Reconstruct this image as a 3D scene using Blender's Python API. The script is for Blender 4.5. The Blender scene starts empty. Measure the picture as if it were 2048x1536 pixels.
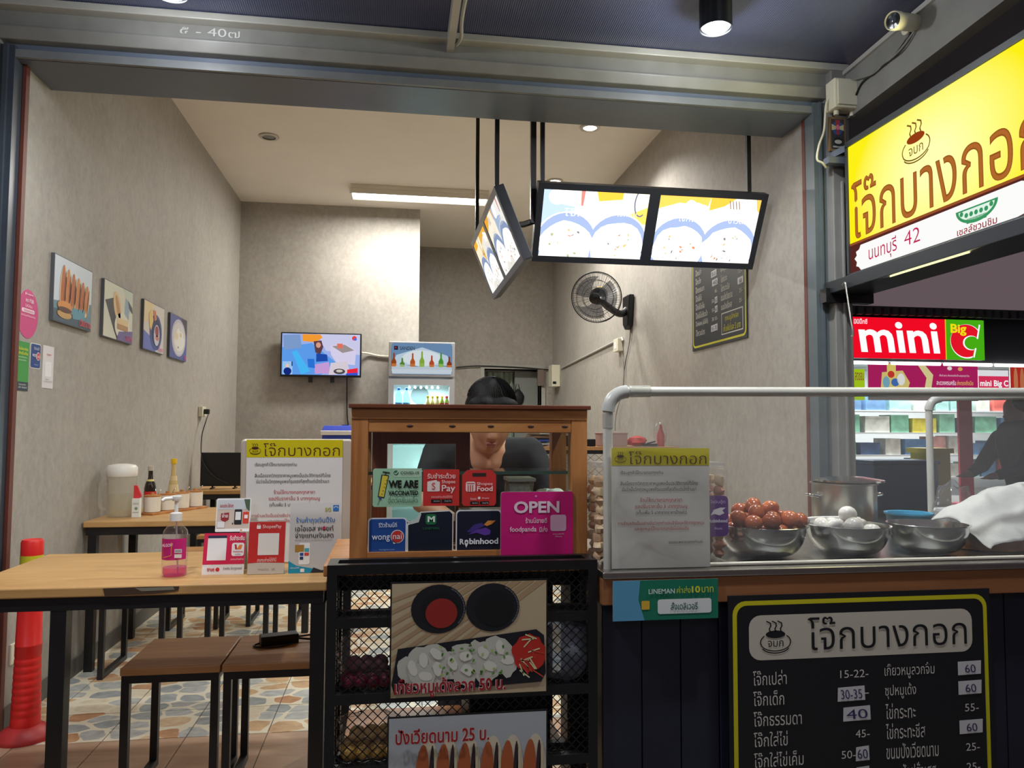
import bpy, bmesh, math, random
from mathutils import Vector, Matrix, noise
random.seed(11)
S = bpy.context.scene
C = S.collection
V3 = Vector

# ------------------------------------------------------------------ camera
F = 1540.0; CX = 1024.0; CY = 768.0; EYE = 1.23
AX = ((0.98867787, 0.14947628, -0.01314942), (-0.14998459, 0.98707809, -0.05640446), (0.00454837, 0.05773805, 0.99832141))
RT = V3((AX[0][0], AX[1][0], AX[2][0])); FW = V3((AX[0][1], AX[1][1], AX[2][1])); UP = V3((AX[0][2], AX[1][2], AX[2][2]))
cam = bpy.data.objects.new('camera', bpy.data.cameras.new('camera'))
C.objects.link(cam)
m = Matrix((RT, UP, -FW)).transposed().to_4x4(); m.translation = (0, 0, EYE)
cam.matrix_world = m
cam.data.sensor_width = 36.0; cam.data.lens = F * 36.0 / 2048.0; cam.data.clip_start = 0.02
S.camera = cam
def ray(px, py): return RT * ((px - CX) / F) + FW - UP * ((py - CY) / F)
def aY(px, py, Y): r = ray(px, py); return V3((0, 0, EYE)) + r * (Y / r.y)
def aX(px, py, X): r = ray(px, py); return V3((0, 0, EYE)) + r * (X / r.x)
def aZ(px, py, Z): r = ray(px, py); return V3((0, 0, EYE)) + r * ((Z - EYE) / r.z)

# ------------------------------------------------------------------ world, exposure
w = bpy.data.worlds.new('night'); S.world = w; w.use_nodes = True
w.node_tree.nodes['Background'].inputs[0].default_value = (0.120, 0.088, 0.097, 1)
w.node_tree.nodes['Background'].inputs[1].default_value = 1.0
S.view_settings.view_transform = 'Standard'; S.view_settings.look = 'None'
S.view_settings.exposure = 0.0; S.view_settings.gamma = 1.0; S.view_settings.use_curve_mapping = False
S.cycles.use_denoising = True
S.cycles.max_bounces = 8; S.cycles.transparent_max_bounces = 24
S.cycles.caustics_reflective = False; S.cycles.caustics_refractive = False
S.cycles.sample_clamp_indirect = 4.0

def light(name, kind, loc, energy, color=(1, 1, 1), size=0.1, size_y=None, rot=(0, 0, 0), spot=None, blend=0.5, parent=None):
    d = bpy.data.lights.new(name, kind); d.energy = energy; d.color = color
    if kind == 'AREA':
        d.size = size
        if size_y: d.shape = 'RECTANGLE'; d.size_y = size_y
    else: d.shadow_soft_size = size
    if spot: d.spot_size = spot; d.spot_blend = blend
    o = bpy.data.objects.new(name, d); C.objects.link(o); o.location = loc; o.rotation_euler = rot
    return o
# assumed street light, unseen: point light added behind the camera to brighten front faces
light('assumed_street_light', 'POINT', (-3.0, -7.0, 6.5), 330, (0.86, 0.93, 1.0), 0.5)

# ------------------------------------------------------------------ materials
def lin(c):
    out = []
    for x in c[:3]:
        x = x / 255.0
        out.append(x / 12.92 if x <= 0.04045 else ((x + 0.055) / 1.055) ** 2.4)
    return tuple(out) + (1.0,)
MATS = {}
def nt(name):
    mt = bpy.data.materials.new(name); mt.use_nodes = True
    t = mt.node_tree; t.nodes.clear()
    out = t.nodes.new('ShaderNodeOutputMaterial')
    return mt, t, out
def mat(name, c, r=0.5, m=0.0, n=0.0, ns=12.0, bump=0.0, bs=60.0, spec=0.5, coat=0.0, stretch=None, em=0.0):
    if name in MATS: return MATS[name]
    mt, t, out = nt(name)
    b = t.nodes.new('ShaderNodeBsdfPrincipled'); t.links.new(b.outputs[0], out.inputs[0])
    b.inputs['Base Color'].default_value = lin(c); b.inputs['Roughness'].default_value = r
    b.inputs['Metallic'].default_value = m; b.inputs['Specular IOR Level'].default_value = spec
    b.inputs['Coat Weight'].default_value = coat
    if em: b.inputs['Emission Color'].default_value = lin(c); b.inputs['Emission Strength'].default_value = em
    if n or bump:
        g = t.nodes.new('ShaderNodeNewGeometry'); mp = t.nodes.new('ShaderNodeMapping')
        t.links.new(g.outputs['Position'], mp.inputs[0])
        if stretch: mp.inputs['Scale'].default_value = stretch
    if n:
        nz = t.nodes.new('ShaderNodeTexNoise'); nz.inputs['Scale'].default_value = ns; nz.inputs['Detail'].default_value = 5
        t.links.new(mp.outputs[0], nz.inputs['Vector'])
        rp = t.nodes.new('ShaderNodeValToRGB'); l = lin(c)
        rp.color_ramp.elements[0].position = 0.3; rp.color_ramp.elements[1].position = 0.7
        rp.color_ramp.elements[0].color = tuple(x * (1 - n) for x in l[:3]) + (1,)
        rp.color_ramp.elements[1].color = tuple(min(1, x * (1 + n)) for x in l[:3]) + (1,)
        t.links.new(nz.outputs[0], rp.inputs[0]); t.links.new(rp.outputs[0], b.inputs['Base Color'])
    if bump:
        n2 = t.nodes.new('ShaderNodeTexNoise'); n2.inputs['Scale'].default_value = bs; n2.inputs['Detail'].default_value = 3
        t.links.new(mp.outputs[0], n2.inputs['Vector'])
        bp = t.nodes.new('ShaderNodeBump'); bp.inputs['Strength'].default_value = bump; bp.inputs['Distance'].default_value = 0.004
        t.links.new(n2.outputs[0], bp.inputs['Height']); t.links.new(bp.outputs[0], b.inputs['Normal'])
    MATS[name] = mt
    return mt
def wood(name, c1, c2, along='X', sc=9.0, r=0.42):
    if name in MATS: return MATS[name]
    mt, t, out = nt(name)
    b = t.nodes.new('ShaderNodeBsdfPrincipled'); t.links.new(b.outputs[0], out.inputs[0]); b.inputs['Roughness'].default_value = r
    g = t.nodes.new('ShaderNodeNewGeometry'); mp = t.nodes.new('ShaderNodeMapping'); t.links.new(g.outputs['Position'], mp.inputs[0])
    k = {'X': (0.12, 1, 1), 'Y': (1, 0.12, 1), 'Z': (1, 1, 0.12)}[along]
    mp.inputs['Scale'].default_value = k
    nz = t.nodes.new('ShaderNodeTexNoise'); nz.inputs['Scale'].default_value = sc * 2.2; nz.inputs['Detail'].default_value = 7
    nz.inputs['Roughness'].default_value = 0.65; nz.inputs['Distortion'].default_value = 0.8
    t.links.new(mp.outputs[0], nz.inputs['Vector'])
    rp = t.nodes.new('ShaderNodeValToRGB'); rp.color_ramp.elements[0].position = 0.33; rp.color_ramp.elements[1].position = 0.68
    rp.color_ramp.elements[0].color = lin(c1); rp.color_ramp.elements[1].color = lin(c2)
    t.links.new(nz.outputs[0], rp.inputs[0]); t.links.new(rp.outputs[0], b.inputs['Base Color'])
    bp = t.nodes.new('ShaderNodeBump'); bp.inputs['Strength'].default_value = 0.12; bp.inputs['Distance'].default_value = 0.003
    t.links.new(nz.outputs[0], bp.inputs['Height']); t.links.new(bp.outputs[0], b.inputs['Normal'])
    MATS[name] = mt
    return mt
def clear(name, tint=(245, 250, 250), haze=0.0, hc=(230, 230, 230), rough=0.05, ior=1.45, bump=0.0, bs=8.0, gl=1.0):
    """thin clear sheet: straight-through light, a fresnel sheen, and a share of milky scatter"""
    if name in MATS: return MATS[name]
    mt, t, out = nt(name)
    tr = t.nodes.new('ShaderNodeBsdfTransparent'); tr.inputs[0].default_value = lin(tint)
    gs = t.nodes.new('ShaderNodeBsdfGlossy'); gs.inputs['Roughness'].default_value = rough
    fr = t.nodes.new('ShaderNodeFresnel')
    bf = t.nodes.new('ShaderNodeNewGeometry'); fi = t.nodes.new('ShaderNodeMath'); fi.operation = 'MULTIPLY_ADD'   # a thin sheet reflects alike from both faces
    fi.inputs[1].default_value = 1.0 / ior - ior; fi.inputs[2].default_value = ior
    t.links.new(bf.outputs['Backfacing'], fi.inputs[0]); t.links.new(fi.outputs[0], fr.inputs[0])
    mu = t.nodes.new('ShaderNodeMath'); mu.operation = 'MULTIPLY'; mu.inputs[1].default_value = gl; t.links.new(fr.outputs[0], mu.inputs[0])
    mx = t.nodes.new('ShaderNodeMixShader'); t.links.new(mu.outputs[0], mx.inputs[0]); t.links.new(tr.outputs[0], mx.inputs[1]); t.links.new(gs.outputs[0], mx.inputs[2])
    last = mx
    if haze:
        d = t.nodes.new('ShaderNodeBsdfDiffuse'); d.inputs[0].default_value = lin(hc)
        tl = t.nodes.new('ShaderNodeBsdfTranslucent'); tl.inputs[0].default_value = lin(hc)
        dm = t.nodes.new('ShaderNodeMixShader'); dm.inputs[0].default_value = 0.5; t.links.new(d.outputs[0], dm.inputs[1]); t.links.new(tl.outputs[0], dm.inputs[2])
        m2 = t.nodes.new('ShaderNodeMixShader'); m2.inputs[0].default_value = haze
        t.links.new(mx.outputs[0], m2.inputs[1]); t.links.new(dm.outputs[0], m2.inputs[2]); last = m2
    if bump:
        g = t.nodes.new('ShaderNodeNewGeometry'); nz = t.nodes.new('ShaderNodeTexNoise'); nz.inputs['Scale'].default_value = bs
        nz.inputs['Detail'].default_value = 2; nz.inputs['Distortion'].default_value = 1.0
        t.links.new(g.outputs['Position'], nz.inputs['Vector'])
        bp = t.nodes.new('ShaderNodeBump'); bp.inputs['Strength'].default_value = bump; bp.inputs['Distance'].default_value = 0.01
        t.links.new(nz.outputs[0], bp.inputs['Height']); t.links.new(bp.outputs[0], gs.inputs['Normal']); t.links.new(bp.outputs[0], fr.inputs['Normal'])
    t.links.new(last.outputs[0], out.inputs[0])
    MATS[name] = mt
    return mt
def emis(name, c, s):
    if name in MATS: return MATS[name]
    mt, t, out = nt(name)
    e = t.nodes.new('ShaderNodeEmission'); e.inputs[0].default_value = lin(c); e.inputs[1].default_value = s
    t.links.new(e.outputs[0], out.inputs[0]); MATS[name] = mt
    return mt
def ink(c, em=0.0, rough=0.45):
    c = tuple(int(x) for x in c)
    k = 'print_%02x%02x%02x' % c + ('_lit_%d' % int(em * 100) if em else '') + ('' if rough == 0.45 else '_r%d' % int(rough * 100))
    return emis(k, c, em) if em else mat(k, c, rough, 0)

def wallpaper():
    mt, t, out = nt('wallpaper')
    b = t.nodes.new('ShaderNodeBsdfPrincipled'); b.inputs['Roughness'].default_value = 0.62; t.links.new(b.outputs[0], out.inputs[0])
    g = t.nodes.new('ShaderNodeNewGeometry')
    mp = t.nodes.new('ShaderNodeMapping'); mp.inputs['Scale'].default_value = (1, 1, 0.75); t.links.new(g.outputs['Position'], mp.inputs[0])
    n1 = t.nodes.new('ShaderNodeTexNoise'); n1.inputs['Scale'].default_value = 26; n1.inputs['Detail'].default_value = 8; n1.inputs['Roughness'].default_value = 0.75
    n2 = t.nodes.new('ShaderNodeTexNoise'); n2.inputs['Scale'].default_value = 3.2; n2.inputs['Detail'].default_value = 3
    t.links.new(mp.outputs[0], n1.inputs['Vector']); t.links.new(mp.outputs[0], n2.inputs['Vector'])
    a = t.nodes.new('ShaderNodeMath'); a.operation = 'MULTIPLY_ADD'; a.inputs[1].default_value = 0.35; t.links.new(n2.outputs[0], a.inputs[0]); t.links.new(n1.outputs[0], a.inputs[2])
    rp = t.nodes.new('ShaderNodeValToRGB'); e = rp.color_ramp.elements
    e[0].position = 0.48; e[0].color = lin((150, 145, 137)); e[1].position = 0.86; e[1].color = lin((172, 167, 158))
    t.links.new(a.outputs[0], rp.inputs[0]); t.links.new(rp.outputs[0], b.inputs['Base Color'])
    bp = t.nodes.new('ShaderNodeBump'); bp.inputs['Strength'].default_value = 0.15; bp.inputs['Distance'].default_value = 0.002
    t.links.new(n1.outputs[0], bp.inputs['Height']); t.links.new(bp.outputs[0], b.inputs['Normal'])
    return mt
def pebbles():
    mt, t, out = nt('pebble_print_tile')
    b = t.nodes.new('ShaderNodeBsdfPrincipled'); b.inputs['Roughness'].default_value = 0.32; t.links.new(b.outputs[0], out.inputs[0])
    g = t.nodes.new('ShaderNodeNewGeometry')
    mp = t.nodes.new('ShaderNodeMapping'); mp.inputs['Scale'].default_value = (7.4, 9.6, 0); t.links.new(g.outputs['Position'], mp.inputs[0])
    nz = t.nodes.new('ShaderNodeTexNoise'); nz.inputs['Scale'].default_value = 1.3; nz.inputs['Detail'].default_value = 1; t.links.new(mp.outputs[0], nz.inputs['Vector'])
    ad = t.nodes.new('ShaderNodeVectorMath'); ad.operation = 'MULTIPLY_ADD'; ad.inputs[1].default_value = (0.35, 0.35, 0)
    t.links.new(nz.outputs['Color'], ad.inputs[0]); t.links.new(mp.outputs[0], ad.inputs[2])
    v1 = t.nodes.new('ShaderNodeTexVoronoi'); v1.feature = 'DISTANCE_TO_EDGE'; v1.voronoi_dimensions = '2D'
    v2 = t.nodes.new('ShaderNodeTexVoronoi'); v2.feature = 'F1'; v2.voronoi_dimensions = '2D'
    for v in (v1, v2): v.inputs['Scale'].default_value = 1.0; v.inputs['Randomness'].default_value = 0.85; t.links.new(ad.outputs[0], v.inputs['Vector'])
    su = t.nodes.new('ShaderNodeMath'); su.operation = 'MULTIPLY_ADD'; su.inputs[1].default_value = -0.42; t.links.new(v2.outputs['Distance'], su.inputs[0]); t.links.new(v1.outputs['Distance'], su.inputs[2])
    st = t.nodes.new('ShaderNodeMapRange'); st.inputs[1].default_value = -0.13; st.inputs[2].default_value = -0.10; t.links.new(su.outputs[0], st.inputs[0])
    rp = t.nodes.new('ShaderNodeValToRGB'); rp.color_ramp.interpolation = 'CONSTANT'; e = rp.color_ramp.elements
    e[0].position = 0; e[0].color = lin((205, 170, 128)); e[1].position = 0.26; e[1].color = lin((183, 184, 178))
    for p, c in ((0.46, (214, 186, 148)), (0.62, (160, 164, 162)), (0.76, (222, 208, 180)), (0.9, (196, 148, 108))):
        x = e.new(p); x.color = lin(c)
    sp = t.nodes.new('ShaderNodeSeparateColor'); t.links.new(v2.outputs['Color'], sp.inputs[0]); t.links.new(sp.outputs[0], rp.inputs[0])
    n3 = t.nodes.new('ShaderNodeTexNoise'); n3.inputs['Scale'].default_value = 3.0; n3.inputs['Detail'].default_value = 5; t.links.new(mp.outputs[0], n3.inputs['Vector'])
    ov = t.nodes.new('ShaderNodeMix'); ov.data_type = 'RGBA'; ov.blend_type = 'OVERLAY'; ov.inputs[0].default_value = 0.5
    t.links.new(rp.outputs[0], ov.inputs[6]); t.links.new(n3.outputs[0], ov.inputs[7])
    mx = t.nodes.new('ShaderNodeMix'); mx.data_type = 'RGBA'; t.links.new(st.outputs[0], mx.inputs[0])
    mx.inputs[6].default_value = lin((232, 222, 196)); t.links.new(ov.outputs[2], mx.inputs[7])
    t.links.new(mx.outputs[2], b.inputs['Base Color'])
    return mt
WALLP = wallpaper(); PEB = pebbles()
CEIL = mat('ceiling_paint', (236, 230, 219), 0.8, n=0.02, ns=3)
SLATE = mat('slate_paint', (98, 108, 124), 0.3, n=0.06, ns=6, bump=0.03)
GREYP = mat('weathered_grey_paint', (132, 132, 128), 0.42, n=0.09, ns=9, bump=0.08)
GREYL = mat('pale_grey_paint', (170, 169, 162), 0.42, n=0.06, ns=9, bump=0.05)
DARKJ = mat('dark_jamb', (62, 70, 80), 0.35, n=0.08, ns=10)
REDS = mat('red_brown_strip', (100, 50, 38), 0.5, n=0.1)
BLACK = mat('black_steel', (17, 17, 19), 0.42, n=0.2, ns=30)
BLKP = mat('black_plastic', (15, 16, 18), 0.35)
OAK = wood('oak_top', (176, 132, 78), (204, 162, 104), 'X', 5)
OAKS = wood('oak_seat', (168, 118, 70), (200, 150, 96), 'X', 6)
TEAK = wood('teak', (158, 98, 50), (204, 144, 84), 'X', 8)
TEAKV = wood('teak_upright', (152, 94, 48), (200, 138, 80), 'Z', 8)
REDW = wood('red_wood', (116, 54, 34), (158, 84, 50), 'Z', 8)
WHITE = mat('white_plastic', (232, 232, 228), 0.4)
CREAM = mat('cream_plastic', (216, 212, 190), 0.45)
STEEL = mat('stainless_steel', (205, 207, 205), 0.17, 1.0, n=0.05, ns=14)
STEELB = mat('brushed_steel', (186, 184, 178), 0.3, 1.0, n=0.06, ns=20)
PVC = mat('pvc_pipe', (206, 206, 196), 0.35, n=0.05, ns=8)
PAPER = mat('paper', (226, 226, 222), 0.6)
GLASS = clear('glass_pane', (250, 253, 251), ior=1.45, rough=0.01)
GLASSE = mat('glass_edge', (96, 140, 126), 0.15)
FILM = clear('plastic_film', (252, 253, 253), haze=0.12, hc=(226, 230, 234), rough=0.12, bump=0.35, bs=5.0)
BAGM = clear('clear_bag', (252, 252, 252), haze=0.07, hc=(240, 240, 240), rough=0.15, bump=0.9, bs=28.0, gl=1.6)

# ------------------------------------------------------------------ mesh builder
ORG = {}
class MB:
    def __init__(s): s.v = []; s.f = []; s.m = []
    def add(s, vs, fs, mi=0):
        b = len(s.v); s.v += [V3(x) for x in vs]; s.f += [tuple(i + b for i in f) for f in fs]; s.m += [mi] * len(fs)
        return s
    def box(s, x0, y0, z0, x1, y1, z1, mi=0):
        x0, x1 = sorted((x0, x1)); y0, y1 = sorted((y0, y1)); z0, z1 = sorted((z0, z1))
        return s.add([(x0, y0, z0), (x1, y0, z0), (x1, y1, z0), (x0, y1, z0), (x0, y0, z1), (x1, y0, z1), (x1, y1, z1), (x0, y1, z1)],
                     [(0, 3, 2, 1), (4, 5, 6, 7), (0, 1, 5, 4), (1, 2, 6, 5), (2, 3, 7, 6), (3, 0, 4, 7)], mi)
    def prism(s, pts, off, mi=0):
        n = len(pts); off = V3(off); a = [V3(p) for p in pts]
        return s.add(a + [p + off for p in a], [tuple(range(n)), tuple(range(2 * n - 1, n - 1, -1))] + [(i, i + n, (i + 1) % n + n, (i + 1) % n) for i in range(n)], mi)
    def poly(s, pts, mi=0): return s.add(pts, [tuple(range(len(pts)))], mi)
    def tube(s, pts, r, n=8, mi=0, radii=None, flat=None):
        pts = [V3(p) for p in pts]; k = len(pts); vs = []; fs = []
        ref = None
        for i, p in enumerate(pts):
            d = (pts[min(i + 1, k - 1)] - pts[max(i - 1, 0)]).normalized()
            if ref is None: ref = V3((0, 0, 1)) if abs(d.z) < 0.9 else V3((1, 0, 0))
            a = d.cross(ref)
            if a.length < 1e-5: a = d.orthogonal()
            a.normalize(); b = a.cross(d).normalized(); ref = b
            q = radii[i] if radii else r
            for j in range(n):
                t = 2 * math.pi * j / n + math.pi / n
                vs.append(p + a * math.cos(t) * q + b * math.sin(t) * q * (flat or 1))
        for i in range(k - 1):
            for j in range(n):
                fs.append((i * n + j, i * n + (j + 1) % n, (i + 1) * n + (j + 1) % n, (i + 1) * n + j))
        fs.append(tuple(range(n - 1, -1, -1))); fs.append(tuple((k - 1) * n + j for j in range(n)))
        return s.add(vs, fs, mi)
    def bar(s, p0, p1, w, mi=0):   # square bar
        return s.tube([p0, p1], w * 0.7071, 4, mi)
    def lathe(s, prof, c, n=24, mi=0, ax=(0, 0, 1), closed=False):
        ax = V3(ax).normalized(); c = V3(c); u = ax.orthogonal().normalized(); u = V3((1, 0, 0)) if abs(ax.z) > .99 else u
        u = (u - ax * u.dot(ax)).normalized(); w_ = ax.cross(u); vs = []; fs = []
        for r, z in prof:
            for j in range(n):
                t = 2 * math.pi * j / n
                vs.append(c + ax * z + (u * math.cos(t) + w_ * math.sin(t)) * max(r, 1e-5))
        k = len(prof)
        for i in range(k - 1):
            for j in range(n): fs.append((i * n + j, i * n + (j + 1) % n, (i + 1) * n + (j + 1) % n, (i + 1) * n + j))
        if not closed:
            if prof[0][0] > 1e-4: fs.append(tuple(range(n - 1, -1, -1)))
            if prof[-1][0] > 1e-4: fs.append(tuple((k - 1) * n + j for j in range(n)))
        return s.add(vs, fs, mi)
    def ball(s, c, rx, ry=None, rz=None, n=14, mi=0, wob=0.0, seed=0, rot=None):
        ry = ry or rx; rz = rz or rx; c = V3(c); vs = []; fs = []; k = n // 2 + 1
        for i in range(k):
            a = math.pi * i / (k - 1)
            for j in range(n):
                t = 2 * math.pi * j / n
                d = V3((math.sin(a) * math.cos(t), math.sin(a) * math.sin(t), math.cos(a)))
                q = 1 + (wob * noise.noise(d * 2.3 + V3((seed * 3.1, seed, 0))) if wob else 0)
                p = V3((d.x * rx, d.y * ry, d.z * rz)) * q
                if rot: p = rot @ p
                vs.append(c + p)
        for i in range(k - 1):
            for j in range(n): fs.append((i * n + j, (i + 1) * n + j, (i + 1) * n + (j + 1) % n, i * n + (j + 1) % n))
        return s.add(vs, fs, mi)
    def grid(s, fn, nu, nv, mi=0):
        vs = [fn(i / nu, j / nv) for j in range(nv + 1) for i in range(nu + 1)]
        return s.add(vs, [(j * (nu + 1) + i, j * (nu + 1) + i + 1, (j + 1) * (nu + 1) + i + 1, (j + 1) * (nu + 1) + i) for j in range(nv) for i in range(nu)], mi)
    def build(s, name, mats, parent=None, smooth=False, bevel=0.0, kind=None, label=None, origin=None):
        if not isinstance(mats, (list, tuple)): mats = [mats]
        if parent is not None: org = ORG[parent.name]
        elif origin is not None: org = V3(origin)
        else:
            xs = [v.x for v in s.v]; ys = [v.y for v in s.v]; zs = [v.z for v in s.v]
            org = V3(((min(xs) + max(xs)) / 2, (min(ys) + max(ys)) / 2, min(zs)))
        me = bpy.data.meshes.new(name)
        me.from_pydata([tuple(v - org) for v in s.v], [], s.f)
        for x in mats: me.materials.append(x)
        if len(mats) > 1: me.polygons.foreach_set('material_index', s.m)
        me.update()
        o = bpy.data.objects.new(name, me); C.objects.link(o)
        if smooth:
            me.polygons.foreach_set('use_smooth', [True] * len(me.polygons)); me.set_sharp_from_angle(angle=math.radians(42))
        if bevel:
            bv = o.modifiers.new('bevel', 'BEVEL'); bv.width = bevel; bv.segments = 2; bv.limit_method = 'ANGLE'
        if parent is not None: o.parent = parent
        else: o.location = org
        ORG[o.name] = org
        if kind: o['kind'] = kind
        if label: o['label'] = label
        return o
def tag(o, label, cat, group=None):
    o['label'] = label; o['category'] = cat
    if group: o['group'] = group
    return o
def thing(name, loc, label, cat, group=None):
    o = bpy.data.objects.new(name, None); C.objects.link(o); o.location = loc; o.empty_display_size = 0.05
    ORG[o.name] = V3(loc)
    return tag(o, label, cat, group)
def struct(o): o['kind'] = 'structure'; return o
def dup(root, loc, label=None, rz=None):
    r = root.copy(); C.objects.link(r); r.location = loc
    if rz is not None: r.rotation_euler = (0, 0, rz)
    if label: r['label'] = label
    for ch in root.children:
        c = ch.copy(); C.objects.link(c); c.parent = r
        for g in ch.children:
            d = g.copy(); C.objects.link(d); d.parent = c
    return r
def smooth_path(pts, n=6):
    pts = [V3(p) for p in pts]; out = []
    for i in range(len(pts) - 1):
        a = pts[max(i - 1, 0)]; b = pts[i]; c = pts[i + 1]; d = pts[min(i + 2, len(pts) - 1)]
        for k in range(n):
            t = k / n
            out.append(0.5 * ((2 * b) + (c - a) * t + (2 * a - 5 * b + 4 * c - d) * t * t + (3 * b - a - 3 * c + d) * t ** 3))
    return out + [pts[-1]]
def wire(name, pts, r, m, label=None, cat='cable', parent=None, group=None):
    o = MB().tube(smooth_path(pts), r, 6).build(name, m, parent, smooth=True)
    if label: tag(o, label, cat, group)
    return o

# ------------------------------------------------------------------ flat print
TXC = {}
def text_mesh(s, bold):
    k = (s, bold)
    if k not in TXC:
        c = bpy.data.curves.new('t', 'FONT'); c.body = s; c.resolution_u = 3; c.offset = bold
        o = bpy.data.objects.new('t', c)
        me = bpy.data.meshes.new_from_object(o)
        vs = [(v.co.x, v.co.y) for v in me.vertices]; fs = [tuple(p.vertices) for p in me.polygons]
        bpy.data.objects.remove(o); bpy.data.curves.remove(c); bpy.data.meshes.remove(me)
        x0 = min(v[0] for v in vs); x1 = max(v[0] for v in vs); y0 = min(v[1] for v in vs); y1 = max(v[1] for v in vs)
        TXC[k] = ([((x - x0) / (x1 - x0), (y - y0) / (y1 - y0)) for x, y in vs], fs)
    return TXC[k]
class Panel:
    """a flat board: O lower-left corner, U right, V up; drawn on in a dw x dh frame with y down"""
    def __init__(s, O, U, V, W, H, dw, dh, em=0.0, rough=0.45):
        s.O = V3(O); s.U = V3(U).normalized(); s.V = V3(V).normalized(); s.N = s.U.cross(s.V).normalized()
        s.W = W; s.H = H; s.dw = dw; s.dh = dh; s.em = em; s.mb = MB(); s.ms = []; s.eps = 0.0005; s.rough = rough
    def P(s, x, y, l=0.0): return s.O + s.U * (x / s.dw * s.W) + s.V * (s.H - y / s.dh * s.H) + s.N * (l * s.eps)
    def mi(s, c):
        m_ = c if isinstance(c, bpy.types.Material) else ink(c, s.em, s.rough)
        if m_ not in s.ms: s.ms.append(m_)
        return s.ms.index(m_)
    def pg(s, pts, c, l=2): s.mb.poly([s.P(x, y, l) for x, y in reversed(pts)], s.mi(c)); return s
    def r(s, x0, y0, x1, y1, c, l=1): return s.pg([(x0, y0), (x1, y0), (x1, y1), (x0, y1)], c, l)
    def rrp(s, x0, y0, x1, y1, q):
        pts = []
        for cx, cy, a in ((x1 - q, y0 + q, -90), (x1 - q, y1 - q, 0), (x0 + q, y1 - q, 90), (x0 + q, y0 + q, 180)):
            for k in range(6):
                t = math.radians(a + 18 * k); pts.append((cx + q * math.cos(t), cy + q * math.sin(t)))
        return pts
    def rr(s, x0, y0, x1, y1, q, c, l=1): return s.pg(s.rrp(x0, y0, x1, y1, q), c, l)
    def e(s, cx, cy, rx, ry, c, l=2, rot=0, n=22, wob=0.0, seed=0, a0=0, a1=360):
        pts = []; cr = math.cos(math.radians(rot)); sr = math.sin(math.radians(rot))
        k = n if a1 - a0 >= 360 else n + 1
        for i in range(k):
            t = math.radians(a0 + (a1 - a0) * i / n)
            q = 1 + (wob * noise.noise(V3((math.cos(t) * 2.2, math.sin(t) * 2.2, seed * 7.7))) if wob else 0)
            x = rx * q * math.cos(t); y = ry * q * math.sin(t)
            pts.append((cx + x * cr - y * sr, cy + x * sr + y * cr))
        return s.pg(pts, c, l)
    def st(s, pts, wd, c, l=4):
        for i in range(len(pts) - 1):
            (xa, ya), (xb, yb) = pts[i], pts[i + 1]; d = math.hypot(xb - xa, yb - ya) or 1
            nx = -(yb - ya) / d * wd / 2; ny = (xb - xa) / d * wd / 2; ex = (xb - xa) / d * wd * .2; ey = (yb - ya) / d * wd * .2
            s.pg([(xa + nx - ex, ya + ny - ey), (xb + nx + ex, yb + ny + ey), (xb - nx + ex, yb - ny + ey), (xa - nx - ex, ya - ny - ey)][::-1], c, l)
        return s
    def arc(s, cx, cy, rx, ry, a0, a1, wd, c, l=4, n=14):
        return s.st([(cx + rx * math.cos(math.radians(a0 + (a1 - a0) * i / n)), cy + ry * math.sin(math.radians(a0 + (a1 - a0) * i / n))) for i in range(n + 1)], wd, c, l)
    def tx(s, t, x0, y0, x1, y1, c, bold=0.0, l=6, sl=0.0):
        vs, fs = text_mesh(t, bold)
        s.mb.add([s.P(x0 + (x1 - x0) * x + sl * (y - .5) * (y1 - y0), y1 - (y1 - y0) * y, l) for x, y in vs], fs, s.mi(c)); return s
    def slab(s, t, m_, name, parent, q=None, bevel=0.0, inset=0.0):
        pts = s.rrp(0, 0, s.dw, s.dh, q) if q else [(0, 0), (s.dw, 0), (s.dw, s.dh), (0, s.dh)]
        return MB().prism([s.P(x, y) for x, y in reversed(pts)], -s.N * t).build(name, m_, parent, bevel=bevel)
    def build(s, name, parent): return s.mb.build(name, s.ms, parent)
    def base(s): return s.O + s.U * (s.W / 2)
def bowl_logo(p, x, y, k, c, c2=None, l=5):
    """steaming bowl mark: soup, three wisps, round bowl with the letters on it"""
    c2 = c2 or c
    p.e(x, y - .12 * k, .30 * k, .11 * k, c2, l)
    for i in (-1, 0, 1):
        q = x + i * .17 * k
        p.st([(q - .10 * k, y - .50 * k), (q + .02 * k, y - .44 * k), (q + .03 * k, y - .36 * k), (q - .02 * k, y - .28 * k), (q + .01 * k, y - .20 * k)], .035 * k, c, l)
    p.arc(x, y + .12 * k, .46 * k, .24 * k, 20, 160, .03 * k, c, l)
    p.arc(x, y + .19 * k, .44 * k, .23 * k, 25, 155, .03 * k, c, l)
    p.arc(x, y + .10 * k, .46 * k, .26 * k, 160, 222, .03 * k, c, l); p.arc(x, y + .10 * k, .46 * k, .26 * k, -42, 20, .03 * k, c, l)
    p.tx('จบก', x - .24 * k, y + .06 * k, x + .24 * k, y + .24 * k, c, l=l)
NAME = 'โจ๊กบางกอก'

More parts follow.
